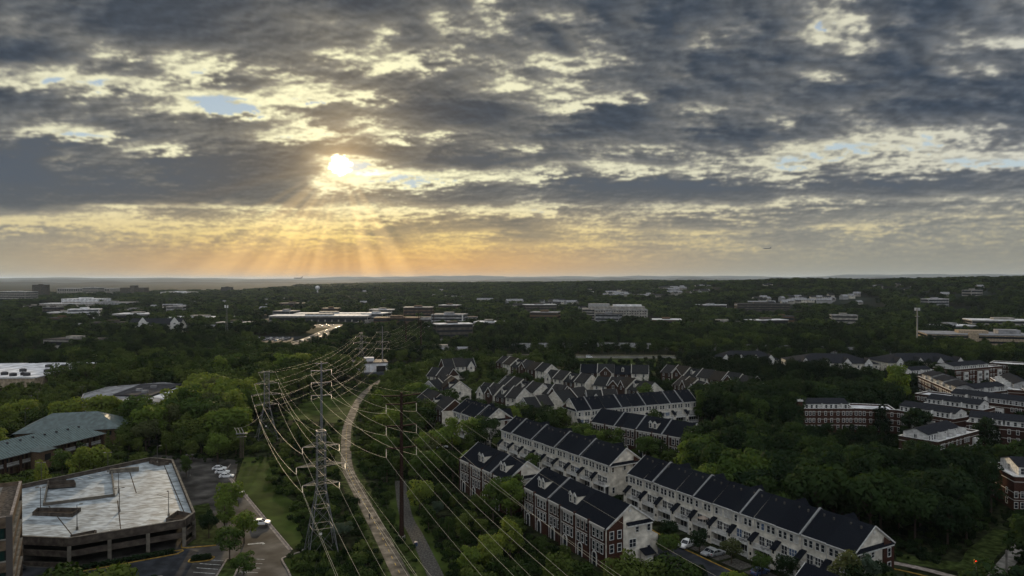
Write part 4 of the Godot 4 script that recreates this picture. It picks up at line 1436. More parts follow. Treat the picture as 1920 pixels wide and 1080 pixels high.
func build_townhouses():
	deck_row("cream town house row with white decks, nearest one to the dark wood at right", Vector3(33.4, 0, -213.1), AX, 11, 6.53, 9.6, 14.0, 12.8, [1.6, 4, 6.4, 9.0], true)
	deck_row("cream town house row with white decks behind the two brick rows", Vector3(-3.8, 0, -275.1), Vector2(0.53, 0.848), 9, 6.9, 9.6, 14.0, 12.8, [1.0, 2.9, 4.9, 6.9], true)
	deck_row("short cream town house row standing farthest left, with a bare grey tree at its gable", Vector3(-24.9, 0, -315.8), Vector2(0.51, 0.86), 4, 6.9, 9.6, 14.0, 12.8, [2.85], true)
	deck_row("cream town house row seen square on, below the grey-roofed houses", Vector3(27.5, 0, -314.8), Vector2(0.912, -0.41), 9, 6.9, 9.6, 14.0, 12.8, [1.0, 3.2, 5.0, 6.9, 7.9], false)
	brick_row("brick town house row with two dormer pairs and a cream gable end at front", Vector3(3.4, 0, -199.1), Vector2(0.473, 0.881), 6, 6.25, 9.6, 14.0, 12.8, [2.0], [1.05, 3.45])
	brick_row("smaller brick town house row with white dormers, left of the cream rows", Vector3(-15.9, 0, -230.2), Vector2(0.518, 0.855), 4, 7.05, 9.6, 14.0, 12.8, [2.75], [1.55, 3.35])
	brick_row("dark-roofed brick row half hidden by trees below the cream row seen square on", Vector3(31.0, 0, -290.5), Vector2(0.7, 0.714), 6, 7.1, 9.6, 14.0, 12.8, [1.6, 3.0, 4.6], [3.9], false)
	brick_row("brick row showing only its dark roof at the lower edge right of centre", Vector3(47.6, 0, -130.6), Vector2(0.504, 0.864), 5, 6.5, 9.6, 14.0, 12.8, [2.0], [2.5])
	# street between the near rows
	sheet("street", [17.5, -232, 22.5, -232, 39.0, -183.6, 55.0, -156.0, 68, -134, 58, -128, 46.0, -150.0, 31.5, -176.5], 0.05, mats.asphalt_dark)
	cap(pts([16.5, -232, 24.5, -232, 41.0, -183.6, 58.0, -154.0, 66, -134, 54, -128, 44.0, -150.0, 30.0, -178.5]), 0.0)
	structure("yellow_kerb", ribbon(smooth_line(pts([23.2, -228, 39.6, -184, 43.4, -175.6, 50, -163.5, 58, -149.5])), 0.16, 0.05, 0.13), mats.yellow_kerb)
	structure("kerb", ribbon(smooth_line(pts([29.6, -176.0, 34.4, -172.0, 37.8, -168.8, 38.6, -166.4, 37.0, -164.4, 39.5, -157.0, 44.0, -149.0])), 0.16, 0.05, 0.13), mats.kerb)
	for k in 7:
		var p := Vector2(41.6, -182.0) + AX * (k * 6.5)
		var q := PackedVector2Array([p, p + AX * 5.4, p + AX * 5.4 + BX * 4.6, p + BX * 4.6])
		var g := Geo.new()
		g.prism(q, 0.0, 0.06)
		structure("driveway", g, mats.gravel)
	cap(pts([41.6, -182.0, 65, -142, 70, -146, 46, -186]), 0.0)
	cap(pts([15, -165, 25, -168, 34, -174, 36, -166, 32, -148, 16, -148]), 1.3)
	# cars on the driveways and along the street
	var spots := [[1, "car_silver", "silver saloon on the first driveway of the right cream row"], [3, "car_blue", "dark blue saloon on a middle driveway of the right cream row"], [5, "car_red", "dark red saloon on a driveway near the last street trees"], [6, "car_black", "black saloon on the last driveway of the right cream row"]]
	for q in spots:
		var p: Vector2 = Vector2(41.6, -182.0) + AX * (q[0] * 6.5 + 2.7) + BX * 2.2
		car("parked_car", q[2], v3(p, 0.08), 0.53, q[1])
	var street := [[20.4, -222.0, "car_white", "white saloon at the kerb between the brick and cream rows, farther one"], [23.4, -214.0, "car_silver", "silver saloon at the kerb between the brick and cream rows"], [31.6, -192.0, "car_black", "black saloon at the kerb beside the front brick row's rear"]]
	for q in street:
		car("parked_car", q[3], Vector3(q[0], 0.06, q[1]), -1.03, q[2])
	# tan umbrella on one deck
	var um := thing("umbrella", "tan parasol open over a table on an upper deck of the right cream row", "parasol", Vector3(33.4 + 0.504 * 30.3 - 0.864 * 0.9, 3.31, -213.1 + 0.864 * 30.3 + 0.504 * 0.9))
	var ug := Geo.new()
	ug.tube(Vector3(0, 1.95, 0), Vector3(0, 2.5, 0), 1.45, 0.04, 8, false)
	part("canopy", ug, mats.umbrella, um)
	var up := Geo.new()
	up.tube(Vector3.ZERO, Vector3(0, 2.5, 0), 0.03, 0.03, 6)
	part("pole", up, mats.grey_trim, um)

# ---------------------------------------------------------------- brick blocks with white penthouses, right edge
func brick_block(label: String, at: Vector3, along: Vector2, l: float, deep: float, h: float, brick: String, attic: Array, bays: Array, roof: String, step := 6.4):
	var o := thing("brick_block", label, "row house", at, atan2(-along.y, along.x))
	var m: Material = mats[brick]
	part("wall", box_geo(Vector3(0, 0, -deep), Vector3(l, h - 0.9, 0)), m, o)
	part("roof", box_geo(Vector3(0.3, h - 0.9, -deep + 0.3), Vector3(l - 0.3, h - 0.6, -0.3)), mats[roof], o)
	var pa := Geo.new()
	wall_run(pa, [Vector2(0.15, -0.15), Vector2(l - 0.15, -0.15), Vector2(l - 0.15, -deep + 0.15), Vector2(0.15, -deep + 0.15)], h - 0.9, h, 0.3, true)
	part("parapet", pa, m, o)
	var co := Geo.new()
	wall_run(co, [Vector2(0.1, -0.1), Vector2(l - 0.1, -0.1), Vector2(l - 0.1, -deep + 0.1), Vector2(0.1, -deep + 0.1)], h, h + 0.16, 0.5, true)
	part("coping", co, mats.white_trim, o)
	for y in [h - 1.5, h - 4.6, 2.9]:
		part("string_course", box_geo(Vector3(-0.06, y, -deep - 0.06), Vector3(l + 0.06, y + 0.18, 0.07)), mats.grey_trim, o)
	var n := maxi(1, int(round(l / step)))
	var w := l / n
	for u in n:
		var cx := (u + 0.5) * w
		if u % 2 == 1:
			part("brick_pier", box_geo(Vector3(u * w - 0.3, 0, 0), Vector3(u * w + 0.3, h - 1.5, 0.22)), m, o)
		if bays.has(u):
			var b := part("white_bay", box_geo(Vector3(cx - 1.9, 1.2, 0), Vector3(cx + 1.9, h - 2.0, 0.75)), mats.white_trim, o)
			for y in [1.9, 4.7]:
				window(b, Vector3(cx, y + h - 9.6, 0.75), 2.5, 1.55, 2)
		else:
			for x in [-1.35, 1.35] if u % 3 else [-1.6, 0.0, 1.6]:
				for y in [1.0, 4.0, 7.0]:
					if y + 1.7 < h - 1.2:
						window(o, Vector3(cx + x, y + h - 9.8, 0.0), 0.8, 1.6, 0)
	for s in [[0.0, -1.0], [l, 1.0]]:
		for z in [0.25, 0.75]:
			for y in [1.3, 4.2]:
				window(o, Vector3(s[0], y + h - 9.8, -deep * z), 0.9, 1.5, 0, PI / 2 * s[1])
	# set-back attic storey: [from, to, front setback]
	for t in attic:
		var x0: float = t[0]
		var x1: float = t[1]
		var z0: float = -t[2]
		var z1 := -deep + 1.2
		var a := part("attic_wall", body(x0, x1, z0, z1, h + 2.0, h + 3.6), mats.siding_grey if t.size() > 3 else mats.white_trim, o)
		part("attic_roof", roof_faces(x0 - 0.3, x1 + 0.3, z0, z1, h + 2.0, h + 3.6, 0.3), mats.roof_slate, a)
		var k := maxi(2, int((x1 - x0) / 1.9))
		for i in k:
			var x := lerpf(x0, x1, (i + 0.5) / k)
			if i % 4 != 3:
				window(a, Vector3(x, h - 0.3, z0), 0.85, 1.6, 0)
			else:
				part("party_wall_strip", box_geo(Vector3(x - 0.12, h - 0.6, z0), Vector3(x + 0.12, h + 2.0, -0.5)), mats.white_trim, a)
		window(a, Vector3(x1, h - 0.2, (z0 + z1) * 0.5), 0.9, 1.5, 1, PI / 2)
		window(a, Vector3(x0, h - 0.2, (z0 + z1) * 0.5), 0.9, 1.5, 1, -PI / 2)
	footprint(o, l, deep, 2.5)
	return o

func build_right_complex():
	brick_block("brick block with a white window attic, leftmost of the right-hand complex", Vector3(124.4, 0, -317.5), Vector2(1, 0), 21, 12, 10, "brick_red", [[0.8, 19.5, 1.6]], [], "flat_white", 5.2)
	var pier := thing("chimney_stack", "brick end pier with a white cap at the left end of the complex", "chimney", Vector3(122.4, 0, -317.0))
	part("shaft", box_geo(Vector3(-1.0, 0, -2.4), Vector3(1.0, 13.2, 0.6)), mats.brick_red, pier)
	part("cap", box_geo(Vector3(-1.2, 13.2, -2.6), Vector3(1.2, 13.9, 0.8)), mats.white_trim, pier)
	brick_block("bare brick link under a bright white flat roof between two attic blocks", Vector3(145.6, 0, -318.0), Vector2(0.97, 0.243), 16.5, 13, 10, "brick_red", [], [], "flat_white", 5.5)
	brick_block("brick block with a long grey attic and white bays, end gable at right", Vector3(161.6, 0, -314.0), Vector2(0.504, 0.864), 24, 12, 10, "brick_red", [[0.5, 23.3, 2.2]], [1, 2], "flat_white", 6.0)
	brick_block("cross wing with grey attic roof and white terrace in front of the brick rows", Vector3(144.0, 0, -252.0), Vector2(0.804, -0.594), 32, 13, 10, "brick_brown", [[0.6, 24.0, 3.4]], [4], "flat_white")
	brick_block("brick row with white bays and grey attic roofs running out at the right edge", Vector3(174.0, 0, -285.2), Vector2(0.77, 0.638), 48, 13, 10.5, "brick_dark", [[0.6, 11.5, 2.0], [12.1, 23.0, 2.0], [23.6, 34.5, 2.0], [35, 46, 2.0]], [1, 3, 5], "flat_grey")
	brick_block("long brick row with a white roof at its left end and grey attic boxes behind", Vector3(192.8, 0, -356.5), Vector2(0.584, 0.812), 46, 13, 10.5, "brick_dark", [[15.0, 23.0, 3.0, 1], [23.4, 31.0, 3.0, 1], [31.4, 38.0, 3.0, 1], [38.4, 45.0, 3.0, 1]], [2, 5], "flat_white")
	brick_block("brick corner block with four stacked white bays and a white window attic", Vector3(265.0, 0, -446.0), Vector2(0.9, -0.436), 46, 14, 11, "brick_red", [[0.6, 34.0, 1.2]], [1, 3, 4, 6], "flat_white", 6.5)
	brick_block("brick block farthest back at the right edge under a pale flat roof", Vector3(310.0, 0, -484.0), Vector2(0.74, 0.67), 44, 16, 11, "brick_brown", [], [], "flat_white")
	var r6 = brick_block("receding row of stepped grey attics with white ledges behind the yellow-green tree", Vector3(231.0, 0, -424.0), Vector2(-0.24, 0.97), 62, 14, 10, "brick_dark", [], [], "flat_white")
	for k in 6:
		var y := 10.0 + (0.5 if k % 2 else 0.0)
		var a := part("attic_wall", body(1.5 + k * 10.0, 9.0 + k * 10.0, -1.5, -12.5, y + 2.0, y + 3.8), mats.siding_grey, r6)
		part("attic_roof", roof_faces(1.2 + k * 10.0, 9.3 + k * 10.0, -1.5, -12.5, y + 2.0, y + 3.8), mats.roof_slate, a)
		part("white_ledge", box_geo(Vector3(9.3 + k * 10.0, y + 0.4, -13.4), Vector3(10.6 + k * 10.0, y + 1.1, -0.6)), mats.white_trim, a)
	brick_block("low white gabled attic house at the head of the stepped row", Vector3(236.0, 0, -440.0), Vector2(0.92, -0.39), 22, 12, 9, "brick_brown", [[3.0, 20.0, 3.0]], [], "flat_white")
	brick_block("many-piered brick row with pale ledges seen along its length", Vector3(263.6, 0, -411.0), Vector2(-0.41, 0.912), 50, 13, 11, "brick_red", [[4.0, 40.0, 4.0, 1]], [5], "flat_white", 4.0)
	brick_block("second many-piered brick row cut by the right edge", Vector3(253.0, 0, -371.0), Vector2(-0.3, 0.954), 40, 13, 11, "brick_red", [], [1], "flat_white", 4.0)
	brick_block("brick row with white attic windows between the bare link and the long row", Vector3(184.0, 0, -333.0), Vector2(0.584, 0.812), 24, 12, 10, "brick_red", [[0.6, 22.0, 1.8]], [1], "flat_grey", 6.0)
	brick_block("brick row with pale terrace behind the long row, below the stepped attics", Vector3(222.0, 0, -356.0), Vector2(0.9, -0.43), 30, 12, 10.5, "brick_brown", [[2.0, 26.0, 2.4, 1]], [2], "flat_white", 6.0)
	brick_block("brick house with a grey attic roof and a white roof edge, nearest in the complex", Vector3(141.0, 0, -209.0), Vector2(0.985, 0.174), 34, 17, 9.6, "brick_red", [[3.2, 30.0, 4.6]], [], "flat_white", 4.2)
	cap(pts([118, -312, 150, -314, 166, -300, 176, -290, 176, -262, 150, -262, 112, -290]), 7.2)
	cap(pts([112, -292, 150, -262, 176, -262, 200, -268, 176, -240, 140, -232, 108, -262]), 8.0)
	cap(pts([130, -206, 172, -200, 172, -180, 130, -186]), 5.0)
	cap(pts([180, -385, 300, -470, 330, -420, 260, -330, 200, -300, 178, -320]), 7.0)

# ---------------------------------------------------------------- grey-roofed houses in the middle distance
func grey_row(label: String, r0: Vector2, r1: Vector2, units: int, deep: float, he: float, hr: float, wall: String, roofs: Array, gables: Array, flip := false):
	var a := r0
	var b := r1
	var d := (b - a).normalized()
	if (d.x < 0.0) != flip:
		a = r1
		b = r0
		d = -d
	var out := Vector2(-d.y, d.x)
	var at := a + out * deep * 0.5
	var o := thing("gable_house_row", label, "row house", v3(at), atan2(-d.y, d.x))
	var l := a.distance_to(b)
	var w := l / units
	for u in units:
		var s: float = [0.0, 0.45, -0.35, 0.3][u % 4]
		var jog: float = [0.0, 0.7, 0.2][u % 3]
		part("wall", body(u * w, (u + 1) * w, jog, -deep, he + s, hr + s), mats[wall] if u % 2 == 0 else mats["siding_b" if wall != "siding_b" else "brick_brown"], o)
		part("roof", roof_faces(u * w, (u + 1) * w, jog, -deep, he + s, hr + s, 0.4), mats[roofs[u % roofs.size()]], o)
		if u > 0 and (u + label.length()) % 2 == 0:
			var zm := (jog - deep) * 0.5
			var k := (hr - he) / (jog - zm)
			var g := Geo.new()
			g.beam(Vector3(u * w, he + s - k * 0.4 + 0.05, jog + 0.4), Vector3(u * w, hr + s + 0.15, zm), 0.3, 0.3)
			g.beam(Vector3(u * w, he + s - k * 0.4 + 0.05, -deep - 0.4), Vector3(u * w, hr + s + 0.15, zm), 0.3, 0.3)
			part("party_wall_strip", g, mats.grey_trim, o)
		for x in [0.25, 0.72]:
			for y in [he - 2.2, he - 5.0]:
				window(o, Vector3((u + x) * w, y + s, jog), 1.0, 1.5, 0)
		if gables.has(u):
			var bx := (u + 0.5) * w
			var gw := w * 0.33
			var gh := (hr - he) * 0.72
			var bg := Geo.new()
			bg.box(Vector3(bx - gw, 0, jog), Vector3(bx + gw, he + s, jog + 0.7))
			bg.tri(Vector3(bx - gw, he + s, jog + 0.7), Vector3(bx + gw, he + s, jog + 0.7), Vector3(bx, he + s + gh, jog + 0.7))
			var gg := part("front_gable", bg, mats.brick_brown if u % 2 else mats.siding_b, o)
			var run := gh / ((hr - he) / (deep * 0.5))
			var br := Geo.new()
			var e := 0.3
			br.quad(Vector3(bx - gw - e, he + s - 0.25, jog + 1.0), Vector3(bx, he + s + gh + 0.12, jog + 1.0), Vector3(bx, he + s + gh + 0.12, jog - run), Vector3(bx - gw - e, he + s - 0.25, jog + 0.2))
			br.quad(Vector3(bx + gw + e, he + s - 0.25, jog + 0.2), Vector3(bx, he + s + gh + 0.12, jog - run), Vector3(bx, he + s + gh + 0.12, jog + 1.0), Vector3(bx + gw + e, he + s - 0.25, jog + 1.0))
			part("gable_roof", br, mats[roofs[u % roofs.size()]], gg)
			var tr := Geo.new()
			for q in [-1.0, 1.0]:
				tr.beam(Vector3(bx + q * (gw + e), he + s - 0.3, jog + 0.95), Vector3(bx, he + s + gh + 0.05, jog + 0.95), 0.12, 0.28)
			part("gable_board", tr, mats.white_trim, gg)
			window(gg, Vector3(bx, he + s - 1.4, jog + 0.7), 1.0, 1.6, 0)
		elif u % 5 == 2:
			dormer(o, (u + 0.5) * w, jog, -deep, he + s, hr + s)
	rake(o, -0.2, 0.0, -deep, he, hr)
	rake(o, l + 0.2, 0.0, -deep, he, hr)
	var lastw := part("end_wall", box_geo(Vector3(l, 0.0, -deep + 0.1), Vector3(l + 0.12, he - 0.2, -0.1)), mats.siding, o)
	window(lastw, Vector3(l + 0.12, he - 2.4, -deep * 0.5), 0.9, 1.4, 0, PI / 2)
	footprint(o, l, deep, 1.6)
	return o

func build_middle_houses():
	var A := ["roof_grey", "roof_brown", "roof_grey_b"]
	var B := ["roof_grey_b", "roof_grey"]
	var D := ["roof_navy", "roof_grey_b"]
	grey_row("row of stepped grey and brown roofs nearest the highway on the left", Vector2(-6, -514), Vector2(24.5, -459), 6, 11, 8.3, 12.5, "brick_brown", A, [3])
	grey_row("grey-roofed row with white dormers and a cream gable end facing right", Vector2(22.6, -436), Vector2(44.0, -410.5), 4, 11, 8.3, 12.5, "brick_brown", B, [0])
	grey_row("dark roofed row square on with one large brick gable, below the highway", Vector2(43, -463.5), Vector2(83.5, -456), 4, 12, 8, 12.5, "brick_brown", D, [1])
	grey_row("hipped grey row above the street of low roofs with small brick gables", Vector2(47, -409), Vector2(61, -400), 2, 11, 8, 12, "siding_b", B, [1])
	grey_row("grey row with white dormers ending in a pale lit gable", Vector2(58, -406), Vector2(72.5, -378.5), 4, 11, 8.2, 12.6, "brick_brown", A, [1])
	grey_row("long stepped row of brown and grey roofs falling to the right", Vector2(96, -461), Vector2(133, -405), 7, 11, 8.4, 12.6, "brick_brown", A, [1, 5])
	grey_row("short brick row with two pale side gables, right of the middle houses", Vector2(93, -407), Vector2(100, -383), 3, 11, 8.2, 12.6, "brick_brown", A, [1, 2])
	grey_row("pale grey row leftmost in the low street of hipped roofs", Vector2(-3, -409), Vector2(16.5, -379), 4, 11, 7.6, 11.6, "siding_b", B, [])
	grey_row("grey pair of houses among the hipped roofs, between two trees", Vector2(16.5, -383), Vector2(27.5, -373), 2, 11, 7.6, 11.8, "siding_b", B, [1])
	grey_row("grey row half behind the square-on cream row's left end", Vector2(20, -353), Vector2(35.0, -366), 2, 11, 8, 12.2, "siding_b", B, [])
	grey_row("grey row with a white dormer just above the square-on cream row", Vector2(35.5, -357), Vector2(50, -358), 2, 11, 8, 12.2, "siding_grey", B, [0])
	grey_row("grey row with brick bays and a white bay at its left corner", Vector2(-14, -380), Vector2(6, -359), 4, 11.5, 8.2, 12.6, "brick_brown", B, [0, 1])
	grey_row("grey row running behind round green trees, centre", Vector2(-3, -411), Vector2(15.5, -377), 4, 0.1 + 10.5, 8, 12.2, "brick_brown", B, [])
	grey_row("small grey roofed pair behind the yellow-green trees", Vector2(5, -336), Vector2(16, -343), 2, 10, 7.8, 11.8, "siding_grey", B, [])
	grey_row("wide grey roof with a brick front and a pale left gable at the wood's edge", Vector2(-46, -488), Vector2(-26, -496), 3, 12, 8, 13, "brick_brown", B, [2])
	grey_row("low grey roof left of the trees, below the wide one", Vector2(-48, -452), Vector2(-35, -444), 2, 12, 7.5, 12, "siding_b", B, [])
	grey_row("grey roof ridge running away with a pale ridge line", Vector2(-35.4, -413), Vector2(-27.0, -386.5), 3, 12, 7.8, 12.4, "siding_b", A, [])
	grey_row("leftmost dark grey roof at the edge of the tree belt", Vector2(-44, -394), Vector2(-36, -411), 2, 10, 7.4, 11.6, "siding_grey", B, [])
	grey_row("broad grey roof behind the short cream row", Vector2(-40.5, -359.5), Vector2(-25, -325.5), 4, 12, 8, 12.6, "siding_b", B, [])
	# large hipped complexes at the right, below the highway
	for q in [["sprawling slate roof with white triangular gables, left one of a pair", 196.0, -520.0, 58.0, 34.0, -0.12], ["sprawling slate roof with white triangular gables, right one of a pair", 262.0, -520.0, 60.0, 30.0, 0.05], ["grey hipped roof partly behind trees left of the slate pair", 150.0, -545.0, 44.0, 22.0, -0.1]]:
		var o := thing("apartment_house", q[0], "building", Vector3(q[1], 0, q[2]), q[5])
		var l: float = q[3]
		var dp: float = q[4]
		part("wall", box_geo(Vector3(0, 0, -dp), Vector3(l, 7.0, 0)), mats.siding_b, o)
		var r := Geo.new()
		var hp := dp * 0.5
		var c := [Vector3(-0.6, 6.8, 0.6), Vector3(l + 0.6, 6.8, 0.6), Vector3(l + 0.6, 6.8, -dp - 0.6), Vector3(-0.6, 6.8, -dp - 0.6), Vector3(hp, 12.2, -hp), Vector3(l - hp, 12.2, -hp)]
		r.quad(c[0], c[1], c[5], c[4])
		r.quad(c[2], c[3], c[4], c[5])
		r.tri(c[1], c[2], c[5])
		r.tri(c[3], c[0], c[4])
		part("roof", r, mats.roof_slate, o)
		for k in 4:
			var x := l * (0.14 + 0.24 * k)
			var g := Geo.new()
			g.box(Vector3(x - 2.6, 0, 0), Vector3(x + 2.6, 7.4, 1.4))
			g.tri(Vector3(x - 2.6, 7.4, 1.4), Vector3(x + 2.6, 7.4, 1.4), Vector3(x, 10.6, 1.4))
			var gb := part("front_gable", g, mats.white_trim, o)
			var gr := Geo.new()
			gr.quad(Vector3(x - 3.0, 7.0, 1.7), Vector3(x, 10.8, 1.7), Vector3(x, 10.8, -8.0), Vector3(x - 3.0, 7.0, -1.0))
			gr.quad(Vector3(x + 3.0, 7.0, -1.0), Vector3(x, 10.8, -8.0), Vector3(x, 10.8, 1.7), Vector3(x + 3.0, 7.0, 1.7))
			part("gable_roof", gr, mats.roof_slate, gb)
			window(gb, Vector3(x, 5.0, 1.4), 1.6, 1.7, 1)
		for k in 10:
			window(o, Vector3(l * (0.05 + 0.1 * k), 4.0, 0.0), 1.1, 1.6, 0)
		footprint(o, l, dp, 4.0)
		cap(footing(o, -5, l + 5, 26, 0), 6.0)
	cap(pts([60, -262, 72, -258, 84, -300, 97, -320, 86, -340, 62, -302]), 5.0)
	cap(pts([-55, -520, 25, -500, 95, -475, 140, -400, 105, -372, 60, -360, 45, -345, 0, -330, -25, -345, -50, -400]), 8.0)

# ---------------------------------------------------------------- far buildings, roads
# Box building with a band of windows on each floor; x, z is the middle of its front.
func block(called: String, label: String, at: Vector3, w: float, d: float, h: float, yaw: float, wall: String, roof: String, floors: int, style := "bands", clear := 70.0) -> Node3D:
	var o := thing(called, label, "building", at, yaw)
	part("wall", box_geo(Vector3(-w / 2, -6, -d), Vector3(w / 2, h, 0)), mats[wall], o)
	part("roof", box_geo(Vector3(-w / 2 - 0.3, h, -d - 0.3), Vector3(w / 2 + 0.3, h + 0.7, 0.3)), mats[roof], o)
	if w > 20.0:
		part("roof_unit", box_geo(Vector3(-w * 0.16, h + 0.7, -d * 0.7), Vector3(w * 0.12, h + 3.2, -d * 0.35)), mats[wall], o)
	for f in floors:
		var y0 := h * (f + 0.38) / floors
		var y1 := h * (f + 0.80) / floors
		if style == "bands":
			part("window_band", box_geo(Vector3(-w / 2 + 0.8, y0, 0.0), Vector3(w / 2 - 0.8, y1, 0.15)), mats.glass, o)
			for s in [-1.0, 1.0]:
				part("window_band", box_geo(Vector3(minf(s * w / 2, s * (w / 2 + 0.15)), y0, -d + 0.8), Vector3(maxf(s * w / 2, s * (w / 2 + 0.15)), y1, -0.8)), mats.glass, o)
		elif style == "grid":
			var n := int(w / 4.2)
			for k in n:
				var x := lerpf(-w / 2 + 1.4, w / 2 - 1.4, (k + 0.5) / n)
				part("window", shape("far_win", func(): return box_geo(Vector3(-1.25, 0, 0), Vector3(1.25, 1.5, 0.12))), mats.glass, o, Vector3(x, y0, 0))
		elif style == "fins":
			var n := int(w / 9.0)
			for k in n:
				var x := lerpf(-w / 2 + 3, w / 2 - 3, (k + 0.5) / n)
				part("window", box_geo(Vector3(x - 2.2, y0 - 1.2, 0.0), Vector3(x + 2.2, y1 + 1.0, 0.3)), mats.glass, o)
	clearing(at, w, d, yaw, clear)
	return o

func clearing(at: Vector3, w: float, d: float, yaw: float, front: float):
	var r := sqrt(at.x * at.x + at.z * at.z)
	if r < 900.0:
		var f := Vector2(cos(yaw), -sin(yaw))
		var g := Vector2(sin(yaw), cos(yaw))
		var p := Vector2(at.x, at.z)
		cap(PackedVector2Array([p - f * (w / 2 + 4) - g * (d + 4), p + f * (w / 2 + 4) - g * (d + 4), p + f * (w / 2 + 4) + g * front, p - f * (w / 2 + 4) + g * front]), 0.0)
	cap_far(at.x, at.z, w + 8.0, front, d + 6.0)

func lot(flat: Array, m: String, called := "car_park"):
	var q := pts(flat)
	var c := Vector2.ZERO
	for p in q:
		c += p / q.size()
	sheet(called, flat, land(c.x, c.y) + 0.12, mats[m])
	cap(q, 0.0)
	var lo := q[0]
	var hi := q[0]
	for v in q:
		lo = lo.min(v)
		hi = hi.max(v)
	for j in range(int(-hi.y / 20.0), int(-lo.y / 20.0) + 1):
		for i in range(int((lo.x + 6000.0) / 20.0), int((hi.x + 6000.0) / 20.0) + 1):
			if Geometry2D.is_point_in_polygon(Vector2(i * 20.0 - 5990.0, -j * 20.0 - 10.0), q):
				far_mask[j * 600 + i] = 0

func house(label: String, x: float, z: float, w: float, d: float, h: float, yaw: float, wall: String, roof: String, group := "", clear := 40.0):
	var y := land(x, z)
	var o := thing("house", label, "house", Vector3(x, y, z), yaw, group)
	var b := body(-w / 2, w / 2, 0, -d, h, h + d * 0.34)
	part("wall", b, mats[wall], o)
	part("roof", roof_faces(-w / 2 - 0.4, w / 2 + 0.4, 0, -d, h, h + d * 0.34, 0.5), mats[roof], o)
	for k in maxi(2, int(w / 4.0)):
		part("window", shape("house_win", func(): return box_geo(Vector3(-0.7, 0, 0), Vector3(0.7, 1.6, 0.1))), mats.glass, o, Vector3(lerpf(-w / 2 + 1.5, w / 2 - 1.5, (k + 0.5) / maxi(2, int(w / 4.0))), h - 2.4, 0))
	cap_far(x, z, w + 6.0, clear, d + 4.0)

